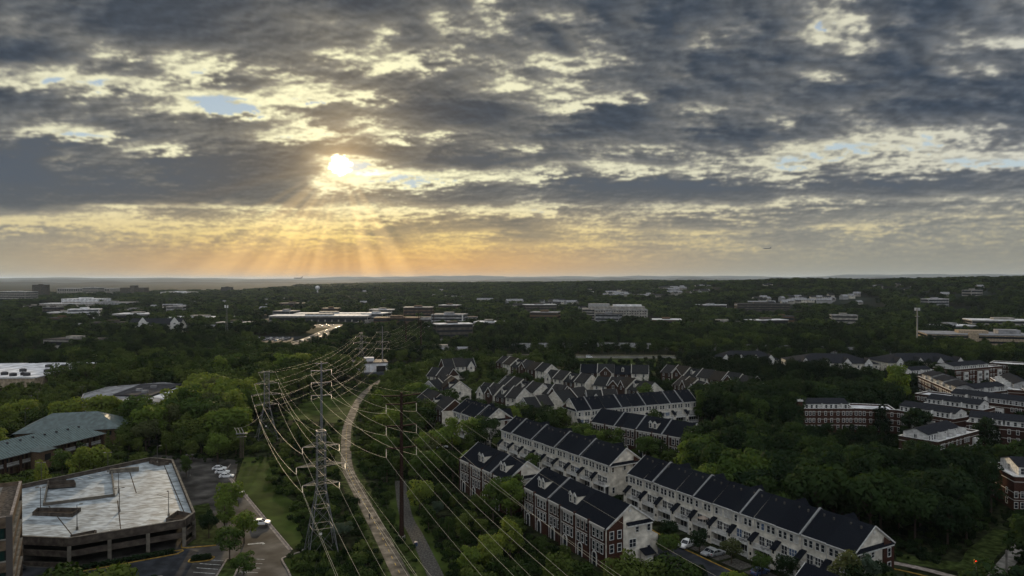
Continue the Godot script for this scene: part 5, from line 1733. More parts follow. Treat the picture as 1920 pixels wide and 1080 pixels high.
func build_far_buildings():
	far_mask.resize(600 * 450)
	far_mask.fill(1)
	# highway below the wood, with its noise wall
	var hw := pts([-60, -640, 0, -628, 60, -624, 130, -622, 210, -612, 330, -590])
	structure("highway", ribbon(hw, 9.0, 0.06), mats.road)
	structure("highway_verge", ribbon(hw, 17.0, 0.02), mats.grass)
	structure("guard_rail", ribbon(pts([-60, -651, 0, -638.5, 60, -634.5, 130, -632.5, 210, -622.5]), 0.2, 0.5, 0.35), mats.kerb)
	for s in [-4.5, 0.0, 4.5]:
		var q := PackedVector2Array()
		for p in hw:
			q.append(p + Vector2(0, s))
		structure("lane_line", ribbon(q, 0.12, 0.07), mats.white_paint)
	cap_line(hw, 19.0, 0.0)
	cap(pts([-40, -618, 110, -612, 110, -596, 30, -560, -40, -590]), 1.2)
	cap(pts([60, -610, 130, -610, 120, -470, 30, -500]), 5.0)
	sheet("meadow", [-20, -606, 120, -604, 150, -580, 110, -520, 40, -515, -20, -560], 0.03, mats.grass)
	var nw := thing("noise_wall", "long grey noise wall beyond the highway, broken by dark trees", "wall", Vector3.ZERO)
	var wl := [Vector2(0, -690), Vector2(70, -700), Vector2(150, -690), Vector2(240, -670), Vector2(330, -640)]
	for i in wl.size() - 1:
		for k in 10:
			var g := Geo.new()
			wall_run(g, [wl[i].lerp(wl[i + 1], k / 10.0), wl[i].lerp(wl[i + 1], (k + 0.96) / 10.0)], 0, 6.0, 0.4)
			part("panel", g, mats.siding_grey if k % 3 else mats.flat_grey, nw)
	cap_line(PackedVector2Array(wl), 5.0, 0.0)
	cap(pts([-10, -660, 120, -660, 125, -696, -10, -688]), 4.2)
	# the avenue with traffic, running away to the upper right
	var av := pts([-226, -660, -205, -700, -215, -800, -226, -950, -228, -1100, -205, -1250])
	structure("avenue", ribbon(smooth_line(av), 12.5, 0.09), mats.road)
	structure("avenue_kerb", ribbon(smooth_line(pts([-237, -700, -228, -800, -240, -950, -242, -1100])), 1.2, 0.1), mats.kerb)
	cap_line(av, 24.0, 0.0)
	cap_line(pts([-246, -700, -238, -800, -252, -940]), 14.0, 2.5)
	for p in [[-226, -720], [-232, -800], [-240, -900], [-242, -1000], [-244, -1100]]:
		cap_far(p[0], p[1], 76.0, 60.0, 60.0)
	lot([-330, -790, -232, -770, -236, -850, -330, -860], "asphalt_dark")
	lot([-370, -1110, -240, -1090, -242, -1010, -300, -1000, -360, -1040], "asphalt_dark")
	lot([-440, -870, -290, -860, -262, -800, -300, -780, -430, -830], "asphalt")
	# left to right, near to far
	var w := block("strip_mall", "long low store with a pale lit flat roof left of the avenue", Vector3(-296, 0, -1140), 150, 45, 9, 0.03, "far_wall", "flat_white", 1)
	for k in 14:
		part("shopfront", box_geo(Vector3(-70 + k * 10.2, 0.3, 0.0), Vector3(-62 + k * 10.2, 4.0, 0.2)), mats.glass, w)
	block("strip_mall", "second pale store roof set back behind the long one", Vector3(-300, 0, -1215), 110, 40, 9, 0.03, "far_wall", "flat_white", 1)
	block("strip_mall", "glass-fronted store at the avenue's far corner", Vector3(-222, 0, -1180), 36, 40, 11, -0.2, "siding_grey", "flat_white", 2)
	block("store", "pale flat-roofed store left of the long one, among trees", Vector3(-470, 0, -1110), 90, 40, 8, 0.0, "far_wall", "flat_white", 1)
	for q in [[-330.0, "school wing with a light roof and red brick gable, right one of two"], [-395.0, "school wing with a light roof and red brick gable, left one of two"]]:
		var s := thing("school_wing", q[1], "building", Vector3(q[0], 0, -915), 0.0)
		part("wall", body(-27, 27, 0, -18, 5.5, 9), mats.brick_tan, s)
		part("roof", roof_faces(-28, 28, 0, -18, 5.5, 9), mats.flat_grey, s)
		var gg := Geo.new()
		gg.box(Vector3(0, 0, 0), Vector3(12, 6, 3))
		gg.tri(Vector3(0, 6, 3), Vector3(12, 6, 3), Vector3(6, 10.5, 3))
		part("brick_gable", gg, mats.brick_red, s)
		for k in 9:
			part("window", box_geo(Vector3(-25 + k * 5.6, 1.6, 0.0), Vector3(-22.6 + k * 5.6, 4.4, 0.12)), mats.glass, s)
		clearing(Vector3(q[0], 0, -915), 60, 20, 0.0, 60)
	block("hall", "low domed grey hall behind the school wings", Vector3(-365, 0, -975), 50, 30, 8, 0.0, "far_wall_dark", "flat_grey", 1)
	var ht := thing("hotel", "three storey hotel with steep grey roof and white gables at left", "building", Vector3(-428, 0, -893), 0.0)
	part("wall", body(-30, 30, 0, -18, 11, 18), mats.siding_b, ht)
	part("roof", roof_faces(-31, 31, 0, -18, 11, 18), mats.roof_slate, ht)
	for x in [-12.0, 26.0]:
		var g := Geo.new()
		g.box(Vector3(x - 5, 0, 0), Vector3(x + 5, 14, 4))
		g.tri(Vector3(x - 5, 14, 4), Vector3(x + 5, 14, 4), Vector3(x, 20, 4))
		var gb := part("gable", g, mats.white_trim, ht)
		for f in 4:
			window(gb, Vector3(x, 1.4 + f * 3.4, 4), 2.4, 1.6, 1)
	for f in 3:
		for k in 9:
			window(ht, Vector3(-27 + k * 6.6, 1.2 + f * 3.4, 0), 1.6, 1.7, 0)
	clearing(Vector3(-428, 0, -893), 66, 20, 0.0, 55)
	block("office_block", "dark-roofed hotel annexe left of the gabled hotel", Vector3(-500, 0, -930), 50, 18, 11, 0.1, "far_wall_dark", "flat_dark", 3)
	var cv := block("hall", "long low hall with a pale curved roof at left", Vector3(-545, 0, -905), 62, 26, 7, 0.06, "far_wall", "flat_grey", 1)
	var dome := Geo.new()
	dome.ball(Vector3(12, 6.0, -13), Vector3(17, 5.2, 12), 20, 6, 0.0)
	part("curved_roof", dome, mats.flat_grey, cv)
	block("office_block", "white three storey office with dark ribbon windows at left", Vector3(-712, 0, -1240), 46, 30, 15, 0.35, "flat_white", "flat_white", 3)
	block("store", "white stepped store among trees at left", Vector3(-760, 0, -1260), 50, 30, 9, 0.1, "far_wall", "flat_white", 1)
	block("warehouse", "broad white flat warehouse in the wooded left distance", Vector3(-610, 0, -1200), 62, 50, 9, 0.12, "far_wall", "flat_white", 1, "bands", 110)
	block("store", "white barn-like roof at the far left edge", Vector3(-820, 0, -1110), 34, 30, 8, -0.5, "far_wall", "flat_white", 1, "none", 90)
	block("warehouse", "pale long roof right of the domed hall, left distance", Vector3(-1010, 0, -1690), 120, 50, 10, 0.0, "far_wall", "flat_white", 1, "none", 150)
	block("warehouse", "large white shed at left below the skyline offices", Vector3(-1060, 0, -1830), 90, 60, 17, 0.0, "flat_white", "flat_white", 1, "none", 160)
	block("warehouse", "grey shed below the white one, left distance", Vector3(-930, 0, -1700), 110, 60, 12, 0.0, "flat_grey", "flat_grey", 1, "none", 130)
	block("office_tower", "square twelve storey office tower on the left skyline", Vector3(-1518, 3, -2394), 38, 36, 44, 0.2, "far_wall_dark", "flat_dark", 10, "grid", 200)
	block("office_block", "tan ribbon-windowed office at the left edge", Vector3(-1335, 2, -1990), 92, 40, 30, -0.25, "far_wall", "flat_white", 5, "bands", 180)
	block("terminal", "long white finned building on the left skyline", Vector3(-1625, 3, -2830), 215, 60, 28, -0.1, "far_wall", "flat_white", 2, "fins", 260)
	block("office_block", "white stepped office right of the finned building", Vector3(-1560, 3, -2760), 60, 40, 32, -0.1, "far_wall", "flat_white", 5, "bands", 200)
	block("office_block", "twin dark office slabs with a taller middle on the left skyline", Vector3(-1400, 4, -2750), 86, 40, 30, 0.0, "far_wall_dark", "flat_dark", 8, "grid", 220)
	block("lift_tower", "narrow taller core between the twin dark slabs", Vector3(-1397, 4, -2745), 16, 30, 38, 0.0, "far_wall_dark", "flat_dark", 1, "none", 60)
	block("warehouse", "low pale sheds right of the twin slabs", Vector3(-1240, 5, -2770), 130, 60, 13, 0.0, "flat_white", "flat_white", 1, "none", 160)
	block("office_block", "small dark block alone on the wooded skyline, left of centre", Vector3(-1150, land(-1150, -3000), -3000), 38, 30, 30, 0.0, "far_wall_dark", "flat_dark", 6, "bands", 100)
	block("office_block", "low brown office with a stepped centre, behind the far pylons", Vector3(-158, 0, -1020), 62, 34, 12, 0.05, "far_brown", "far_brown", 2)
	block("office_block", "brown office with a pale roof, left of the grey one", Vector3(-150, 0, -1190), 46, 34, 20, 0.05, "far_brown", "flat_grey", 4)
	var gb2 := block("office_block", "grey four storey office with dark ribbon windows, centre", Vector3(-88, 0, -1010), 44, 36, 17, -0.12, "flat_grey", "flat_grey", 4)
	part("corner_pier", box_geo(Vector3(20.5, 0, 0.0), Vector3(22.2, 17.5, 0.8)), mats.white_trim, gb2)
	block("deck_garage", "low parking deck with lit car roofs between two brown offices", Vector3(-122, 0, -1060), 50, 30, 8, 0.05, "far_wall", "flat_grey", 2)
	# big pale office right of centre
	var big := block("office_block", "broad pale four storey office with a set-back top, right of centre", Vector3(174, 0, -1190), 84, 50, 16, -0.10, "far_wall", "flat_grey", 4, "grid", 80)
	part("wing", box_geo(Vector3(-62, -4, -46), Vector3(-42, 18, -6)), mats.far_wall, big)
	for f in 4:
		part("window_band", box_geo(Vector3(-61.5, 1.6 + f * 4.1, -6.0), Vector3(-42.5, 3.7 + f * 4.1, -5.8)), mats.glass, big)
	part("upper_storey", box_geo(Vector3(-50, 16.7, -44), Vector3(38, 21.5, -9)), mats.far_wall, big)
	part("stair_block", box_geo(Vector3(-52, 16.7, -36), Vector3(-18, 25.5, -12)), mats.siding_grey, big)
	part("plant_screen", box_geo(Vector3(-12, 21.5, -40), Vector3(34, 24.0, -22)), mats.flat_white, big)
	block("office_block", "long dark low office with ribbon windows, right distance", Vector3(455, land(455, -1350), -1350), 92, 40, 17, -0.16, "far_wall_dark", "flat_dark", 4, "bands", 90)
	var tan_ := block("parking_garage", "tan ribbed parking building behind tall pines, right", Vector3(432, 0, -688), 88, 46, 13.5, -0.32, "siding_tan", "flat_grey", 3, "bands", 8)
	part("stair_tower", box_geo(Vector3(-10, 0, 0.2), Vector3(-2, 15.5, 2.6)), mats.siding_tan, tan_)
	part("penthouse", box_geo(Vector3(18, 13.5, -30), Vector3(36, 18, -14)), mats.flat_grey, tan_)
	block("office_block", "pale stepped office behind the tan parking building at the right edge", Vector3(600, 0, -900), 80, 40, 15, -0.3, "far_wall", "flat_white", 3, "bands", 60)
	block("office_block", "second tan deck running out at the right edge", Vector3(520, 0, -690), 60, 40, 9, -0.3, "siding_tan", "flat_grey", 2, "bands", 8)
	# the lit flat-roofed building and its yard at the corridor's end
	var cs := block("repair_shop", "white-walled car workshop with a pale front, end of the trail", Vector3(-99, 0, -522), 24, 20, 6.2, 0.25, "flat_white", "flat_dark", 1, "none", 22)
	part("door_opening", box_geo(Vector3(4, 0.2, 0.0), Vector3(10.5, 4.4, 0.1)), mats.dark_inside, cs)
	for k in 5:
		part("pilaster", box_geo(Vector3(-11.6 + k * 2.6, 0, 0.0), Vector3(-11.2 + k * 2.6, 6.4, 0.25)), mats.grey_trim, cs)
	sheet("yard", [-112, -512, -84, -508, -66, -528, -62, -566, -100, -574, -116, -548], 0.06, mats.asphalt_dark)
	cap(pts([-114, -498, -80, -494, -64, -524, -58, -560, -100, -574, -118, -548]), 0.0)
	block("store", "low pale-roofed building beyond the yard, behind the dark pole", Vector3(-62, 0, -640), 44, 20, 5, -0.05, "far_wall", "flat_grey", 1, "none", 24)
	# small white-gabled houses near the far pylons
	for q in [[-128.0, -905.0, 0.2, "white gabled cottage near the distant pylons, left of three"], [-98.0, -915.0, 0.1, "white gabled cottage near the distant pylons, middle of three"], [-45.0, -920.0, -0.1, "white gabled cottage near the distant pylons, right of three"]]:
		house(q[3], q[0], q[1], 13, 10, 5, q[2] + PI / 2, "white_trim", "flat_white", "", 60)
	# villages and stores scattered through the woods
	var r := RandomNumberGenerator.new()
	r.seed = 99
	var towns := [[0.10, 0.26, 1900.0, 2400.0, 42, "suburban roofs beyond the big pale office"], [0.30, 0.44, 1550.0, 1750.0, 30, "pale low roofs in the right distance"],
		[0.0, 0.1, 1500.0, 1800.0, 14, "roofs left of the big pale office"], [-0.22, -0.02, 1700.0, 2700.0, 22, "roofs in the central woods"],
		[-0.56, -0.25, 1500.0, 2500.0, 34, "roofs in the left-hand woods"], [0.3, 0.6, 1700.0, 2300.0, 14, "roofs on the right-hand ridge"]]
	for t in towns:
		for k in int(t[4]):
			var a := r.randf_range(t[0], t[1])
			var d := r.randf_range(t[2], t[3])
			var big_one := r.randf() < 0.3
			var wall: String = ["siding_b", "far_wall", "siding_grey"][r.randi() % 3]
			var roof: String = ["flat_grey", "roof_grey", "roof_grey_b", "flat_grey"][r.randi() % 4]
			house("%s %s, one of the %s" % [{"siding_b": "cream", "far_wall": "pale", "siding_grey": "light grey"}[wall], "long low building" if big_one else "small gabled house", t[5]], sin(a) * d, -cos(a) * d,
				r.randf_range(24, 42) if big_one else r.randf_range(10, 16), r.randf_range(8, 12), r.randf_range(5, 8), r.randf_range(-0.5, 0.5), wall, roof, t[5], 60.0 + d * 0.02)
	# commerce between the woods: flat roofs with their car parks
	var kinds := ["flat_white", "flat_grey", "flat_white", "flat_dark"]
	var words := {"flat_white": "white", "flat_grey": "grey", "flat_dark": "dark"}
	for k in 74:
		var left := k < 50
		var a := r.randf_range(-0.60, -0.03) if left else r.randf_range(0.02, 0.60)
		var d := r.randf_range(800.0, 1900.0) if left else r.randf_range(960.0, 1800.0)
		var x := sin(a) * d
		var z := -cos(a) * d
		var w2 := r.randf_range(24, 64)
		var free := true
		for q in [-0.5, 0.0, 0.5]:
			for e in [-30.0, 20.0]:
				if tallest_at(x + q * w2, z + e) < 50.0:
					free = false
		if not free:
			continue
		var rf: String = kinds[r.randi() % 4]
		var wl2: String = ["far_wall", "flat_grey", "brick_tan", "far_wall_dark"][r.randi() % 4]
		var fl := 1 + int(r.randf() * 2.6)
		var o := block("commercial_building", "%s flat roof over a %s %s block in the %s woods" % [words[rf], "low" if fl == 1 else "taller", {"far_wall": "pale", "flat_grey": "grey", "brick_tan": "tan", "far_wall_dark": "dark"}[wl2], "left-hand" if left else "right-hand"],
			Vector3(x, land(x, z), z), w2, r.randf_range(18, 36), 4.5 + 3.6 * fl, r.randf_range(-0.35, 0.35), wl2, rf, fl, "bands", 50.0 + d * 0.035)
		o.set_meta("group", "commercial roofs in the %s woods" % ("left-hand" if left else "right-hand"))
		var c := Vector2(x, z + 26.0)
		sheet("car_park", [c.x - w2 * 0.5, c.y - 14, c.x + w2 * 0.5, c.y - 14, c.x + w2 * 0.5, c.y + 14, c.x - w2 * 0.5, c.y + 14], land(c.x, c.y) + 0.4, mats.road)
	# domed tank on the right ridge, ball tank left of centre
	var y := land(1470, -2880)
	var tk := thing("water_tank", "wide white domed water tank on the right-hand skyline", "water tank", Vector3(1470, y, -2880))
	var tg := Geo.new()
	tg.tube(Vector3(0, -5, 0), Vector3(0, 14, 0), 15, 15, 28)
	part("wall", tg, mats.flat_white, tk)
	var td := Geo.new()
	td.ball(Vector3(0, 14, 0), Vector3(15.2, 7, 15.2), 28, 6, 0.0)
	part("dome", td, mats.flat_white, tk)
	cap_far(1470, -2880, 60, 60, 40)
	y = land(-620, -2380)
	var bt := thing("water_tower", "white ball water tower rising from the woods left of centre", "water tower", Vector3(-620, y, -2380))
	var bg := Geo.new()
	bg.tube(Vector3(0, -2, 0), Vector3(0, 22, 0), 2.6, 2.0, 14)
	part("stem", bg, mats.flat_white, bt)
	var bb := Geo.new()
	bb.ball(Vector3(0, 28, 0), Vector3(7.5, 7, 7.5), 20, 12, -1.0)
	part("tank", bb, mats.flat_white, bt)

# ---------------------------------------------------------------- power lines
func lattice(o: Node3D, half0: float, half1: float, waist: float, top: float, turn: float):   # a tapering square lattice body
	var c := func(y: float) -> float: return lerpf(half0, half1, clampf(y / waist, 0.0, 1.0))
	var ys := [0.0]
	while ys[-1] < top - 0.4:
		ys.append(minf(top, ys[-1] + maxf(1.9, c.call(ys[-1]) * 1.9)))
	var corner := func(i: int, y: float) -> Vector3:
		var h: float = c.call(y)
		var v := Vector3([-1, 1, 1, -1][i % 4] * h, y, [1, 1, -1, -1][i % 4] * h)
		return v.rotated(Vector3.UP, turn)
	for i in 4:
		var g := Geo.new()
		for k in ys.size() - 1:
			g.beam(corner.call(i, ys[k]), corner.call(i, ys[k + 1]), 0.15, 0.15)
		part("leg", g, mats.steel_dull, o)
		var b := Geo.new()
		for k in ys.size() - 1:
			b.beam(corner.call(i, ys[k]), corner.call(i + 1, ys[k + 1]), 0.065, 0.065)
			b.beam(corner.call(i + 1, ys[k]), corner.call(i, ys[k + 1]), 0.065, 0.065)
			b.beam(corner.call(i, ys[k + 1]), corner.call(i + 1, ys[k + 1]), 0.08, 0.08)
		part("lattice", b, mats.steel_dull, o)

func cross_arm(o: Node3D, y: float, half: float, body_half: float, drop: float, m: String, depth := 0.5) -> void:
	# local x is across the line
	for s in [-1.0, 1.0]:
		var g := Geo.new()
		var tip := Vector3(s * half, y, 0)
		for z in [-depth, depth]:
			g.beam(Vector3(s * body_half, y, z), tip, 0.10, 0.10)
			g.beam(Vector3(s * body_half, y + 0.9, z), tip, 0.08, 0.08)
		var arm := part("arm", g, mats[m], o)
		if drop > 0.0:
			var i := Geo.new()
			i.tube(tip, tip - Vector3(0, drop, 0), 0.05, 0.05, 6)
			for k in 7:
				var q := tip - Vector3(0, drop * (k + 0.7) / 7.6, 0)
				i.tube(q, q - Vector3(0, drop * 0.08, 0), 0.10, 0.09, 8)
			part("insulator", i, mats.insulator, arm)

func wire(a: Vector3, b: Vector3, sag: float, r: float, label: String, group: String):
	var g := Geo.new()
	var n := 18
	var prev := a
	for k in n:
		var f := (k + 1.0) / n
		var p := a.lerp(b, f) - Vector3(0, sag * 4.0 * f * (1.0 - f), 0)
		g.tube(prev, p, r, r, 5, false)
		prev = p
	tag(part("power_cable", g, mats.wire), label, "cable", group)

func at_arm(o: Node3D, y: float, x: float, drop: float) -> Vector3:
	return o.transform * Vector3(x, y - drop, 0)

func pole_tower(label: String, at: Vector3, yaw: float, top: float, r0: float, m: String, arms: Array, drop: float) -> Node3D:
	var o := thing("transmission_pole", label, "power pole", at, yaw)
	var g := Geo.new()
	g.tube(Vector3.ZERO, Vector3(0, top, 0), r0, r0 * 0.5, 12)
	part("shaft", g, mats[m], o)
	var f := Geo.new()
	f.tube(Vector3(0, -0.2, 0), Vector3(0, 0.5, 0), r0 * 1.5, r0 * 1.5, 14)
	part("footing", f, mats.concrete, o)
	for a in arms:
		for s in [-1.0, 1.0]:
			var b := Geo.new()
			b.beam(Vector3(s * r0 * 0.5, a[0] - 0.25, 0), Vector3(s * a[1], a[0], 0), 0.28, 0.32)
			var arm := part("arm", b, mats[m], o)
			if drop > 0.0 and a.size() < 3:
				var i := Geo.new()
				var tip := Vector3(s * a[1], a[0], 0)
				i.tube(tip, tip - Vector3(0, drop, 0), 0.045, 0.045, 6)
				for k in 9:
					var q := tip - Vector3(0, drop * (k + 0.6) / 9.6, 0)
					i.tube(q, q - Vector3(0, drop * 0.06, 0), 0.09, 0.075, 8)
				part("insulator", i, mats.insulator, arm)
	return o

func lattice_tower(label: String, at: Vector3, yaw: float, top: float, base: float, waist: float, arms: Array, drop: float) -> Node3D:
	var o := thing("lattice_pylon", label, "pylon", at, yaw)
	lattice(o, base, 0.95, waist, top, 0.0)
	for a in arms:
		cross_arm(o, a[0], a[1], 0.95, drop if a.size() < 3 else 0.0, "steel_dull", 0.8)
	var cp := Geo.new()
	for s in [-1.0, 1.0]:
		cp.beam(Vector3(-1.1, top, s), Vector3(1.1, top, s), 0.16, 0.16)
		cp.beam(Vector3(s, top, -1.1), Vector3(s, top, 1.1), 0.16, 0.16)
	part("top_frame", cp, mats.steel_dull, o)
	for k in 4:
		part("footing", box_geo(Vector3(-0.5, -0.2, -0.5), Vector3(0.5, 0.35, 0.5)), mats.concrete, o, Vector3([-1, 1, 1, -1][k] * base, 0, [1, 1, -1, -1][k] * base))
	var sg := part("plate", box_geo(Vector3(-0.3, 5.4, base * 0.72 + 0.2), Vector3(0.3, 5.9, base * 0.72 + 0.24)), mats.white_trim, o)
	sg.position.x = -0.6
	return o

func build_power_lines():
	var yaw := 0.42      # local x across the line
	var t1_arms := [[25.6, 4.3], [21.0, 5.7], [16.6, 4.3]]
	var t1 := lattice_tower("tall lattice pylon nearest the car park, standing among bushes beside the trail", Vector3(-45.2, 0, -176.3), yaw, 29.2, 3.5, 16.0, t1_arms, 1.6)
	var t2_arms := [[27.0, 3.3, 1], [22.6, 4.6], [18.0, 5.9], [13.9, 4.6]]
	var t2 := lattice_tower("second lattice pylon, farther back at the left of the mown clearing", Vector3(-100.2, 0, -304.5), yaw, 27.4, 4.0, 14.0, t2_arms, 0.6)
	var far_arms := [[22.0, 4.3], [17.5, 5.7], [13.0, 4.3]]
	var t3 := lattice_tower("small distant lattice pylon left of the workshop", Vector3(-113.5, 0, -562.0), 0.2, 25.0, 3.2, 13.0, far_arms, 0.8)
	var m_arms := [[36.0, 5.0, 1], [33.9, 3.9], [28.4, 3.9], [22.8, 3.9]]
	var m1 := pole_tower("rust-brown steel pole beside the bridle path, with four tiers of arms", Vector3(-27.8, 0, -187.3), yaw, 36.6, 0.62, "rust_steel", m_arms, 2.3)
	var p_arms := [[32.4, 2.4, 1], [29.6, 3.9], [24.9, 3.9], [19.9, 3.9]]
	var p2 := pole_tower("grey steel pole rising behind the near lattice pylon", Vector3(-74.4, 0, -291.0), yaw, 32.9, 0.6, "steel_dull", p_arms, 1.8)
	var p3 := pole_tower("slim grey pole beside the workshop yard", Vector3(-94.0, 0, -541.0), 0.3, 31.0, 0.5, "steel_dull", [[27.0, 4.2], [20.0, 4.2], [15.0, 5.0]], 0.9)
	var p4 := pole_tower("dark pole beyond the yard, right one of a tall pair", Vector3(-80.5, 0, -660.0), 0.2, 29.5, 0.85, "rust_steel", [[27.5, 3.2], [23.0, 3.2], [18.6, 3.2]], 0.6)
	var p5 := pole_tower("dark pole beyond the yard, left one of a tall pair", Vector3(-92.0, 0, -648.0), 0.2, 27.0, 0.8, "rust_steel", [[25.5, 3.0], [21.0, 3.0], [16.6, 3.0]], 0.6)
	var xs := [-145.0, -128.0, -113.0, -96.0]
	var names := ["first", "second", "third", "fourth"]
	for k in 4:
		pole_tower("thin far-off dark pole before the brown office, %s from the left" % names[k], Vector3(xs[k], 0, -880.0 - 12.0 * k), 0.2, 27.0, 0.7, "rust_steel", [[25.0, 3.4], [20.0, 3.4]], 0.5)
	var near := "cables from the near lattice pylon towards the viewer"
	var mid := "cables between the two lattice pylons"
	var dir := Vector3(0.412, 0, 0.911)
	# line 1: far - t3 - t2 - t1 - viewer
	for s in [-1.0, 1.0]:
		for k in 3:
			var a := at_arm(t1, t1_arms[k][0], s * t1_arms[k][1], 1.6)
			var b := at_arm(t2, t2_arms[k + 1][0], s * t2_arms[k + 1][1], 0.6)
			var c := at_arm(t3, far_arms[k][0], s * far_arms[k][1], 0.8)
			wire(b, a, 4.2, 0.024, "bright cable strung between the two lattice pylons", mid)
			wire(a, a + dir * 232.0 + Vector3(0, 0.5, 0), 9.4, 0.017, "bright cable sagging from the near lattice pylon out of the picture's lower edge", near)
			wire(c, b, 5.0, 0.017, "thin cable sagging from the second lattice pylon to the small distant one", "cables beyond the second lattice pylon")
			var e := at_arm(p5, 25.5 - 4.4 * k, s * 3.0, 0.6)
			wire(e, c, 3.0, 0.014, "far cable between the distant pylon and the tall dark pair", "farthest cables over the yard")
		wire(at_arm(t2, 27.2, s * 3.3, 0.0), at_arm(t1, 29.2, s * 1.0, 0.0), 3.2, 0.011, "earth wire at the top of the lattice pylons", "earth wires of the lattice pylons")
		wire(at_arm(t1, 29.2, s * 1.0, 0.0), at_arm(t1, 29.2, s * 1.0, 0.0) + dir * 232.0, 6.2, 0.011, "earth wire running from the near pylon's top out of the picture", "earth wires towards the viewer")
		wire(at_arm(t3, 25.0, s * 1.0, 0.0), at_arm(t2, 27.2, s * 3.3, 0.0), 5.5, 0.014, "earth wire from the second pylon's top to the distant one", "earth wires beyond the second pylon")
		# line 2: p4 - p3 - p2 - m1 - viewer
		for k in 3:
			var a := at_arm(m1, m_arms[k + 1][0], s * 3.9, 2.3)
			var b := at_arm(p2, p_arms[k + 1][0], s * 3.9, 1.8)
			var c := at_arm(p3, [27.0, 20.0, 15.0][k], s * 4.2, 0.9)
			var e := at_arm(p4, 27.5 - 4.4 * k, s * 3.2, 0.6)
			wire(b, a, 3.8, 0.024, "bright cable between the grey steel pole and the rust-brown pole", "cables between the steel poles")
			wire(a, a + dir * 240.0 + Vector3(0, -1.0, 0), 8.0, 0.017, "bright cable sagging from the rust-brown pole out of the lower right edge", "cables from the rust-brown pole towards the viewer")
			wire(c, b, 5.0, 0.017, "thin cable from the grey steel pole to the slim pole by the yard", "cables beyond the grey steel pole")
			wire(e, c, 4.0, 0.014, "far cable between the slim pole and the tall dark pair", "farthest cables beyond the slim pole")
		wire(at_arm(p2, 32.6, s * 2.4, 0.0), at_arm(m1, 36.3, s * 5.0, 0.0), 2.8, 0.011, "thin earth wire between the steel poles' top arms", "earth wires of the steel poles")
		wire(at_arm(m1, 36.3, s * 5.0, 0.0), at_arm(m1, 36.3, s * 5.0, 0.0) + dir * 240.0, 5.6, 0.011, "thin earth wire from the rust-brown pole's top out of the picture", "earth wires from the rust-brown pole")
	# wooden switching pole by the lawn
	var wp := thing("switch_pole", "wooden poles with a crossarm platform and three bent insulators at the lawn's far end", "power pole", Vector3(-97.6, 0, -269.0), 0.3)
	for x in [-0.55, 0.0, 0.55]:
		var g := Geo.new()
		g.tube(Vector3(x, 0, 0), Vector3(x, 9.2, 0), 0.16, 0.12, 8)
		part("pole", g, mats.wood_pole, wp)
	part("platform", box_geo(Vector3(-2.0, 9.2, -0.5), Vector3(2.0, 9.5, 0.5)), mats.steel_dull, wp)
	part("platform", box_geo(Vector3(-1.7, 8.1, -0.2), Vector3(1.7, 8.3, 0.2)), mats.steel_dull, wp)
	for k in 3:
		var g := Geo.new()
		var x := -1.6 + k * 1.1
		g.tube(Vector3(x, 9.5, 0), Vector3(x - 0.2, 10.4, 0), 0.1, 0.1, 6)
		g.tube(Vector3(x - 0.2, 10.4, 0), Vector3(x - 0.9, 11.6, 0), 0.1, 0.07, 6)
		part("insulator", g, mats.insulator, wp)
	wire(wp.transform * Vector3(-2.3, 11.4, 0), at_arm(t2, 10.0, -2.0, 0.0), 1.4, 0.03, "slack cable from the wooden switching pole to the second pylon", "")
	cap(pts([-106, -274, -88, -280, -84, -258, -98, -256]), 1.0)
	# low growth only under the lines
	cap_line(pts([-36, -150, -45, -176, -62, -215, -80, -255, -100, -304, -110, -340]), 9.0, 3.4)
	cap_line(pts([-22, -176, -27.8, -187, -34, -200]), 3.0, 2.2)
	cap(pts([-112, -300, -72, -290, -74, -350, -84, -410, -86, -480, -112, -470, -118, -400, -116, -350]), 2.4)
	sheet("mown_clearing", [-107, -345, -80, -338, -77.5, -352, -86, -420, -106, -420, -112, -380], 0.04, mats.grass)
	cap(pts([-106, -345, -80, -338, -79, -352, -86, -410, -104, -410, -110, -380]), 0.0)
	cap_line(pts([-52, -240, -70, -300, -84, -360]), 12.0, 3.0)

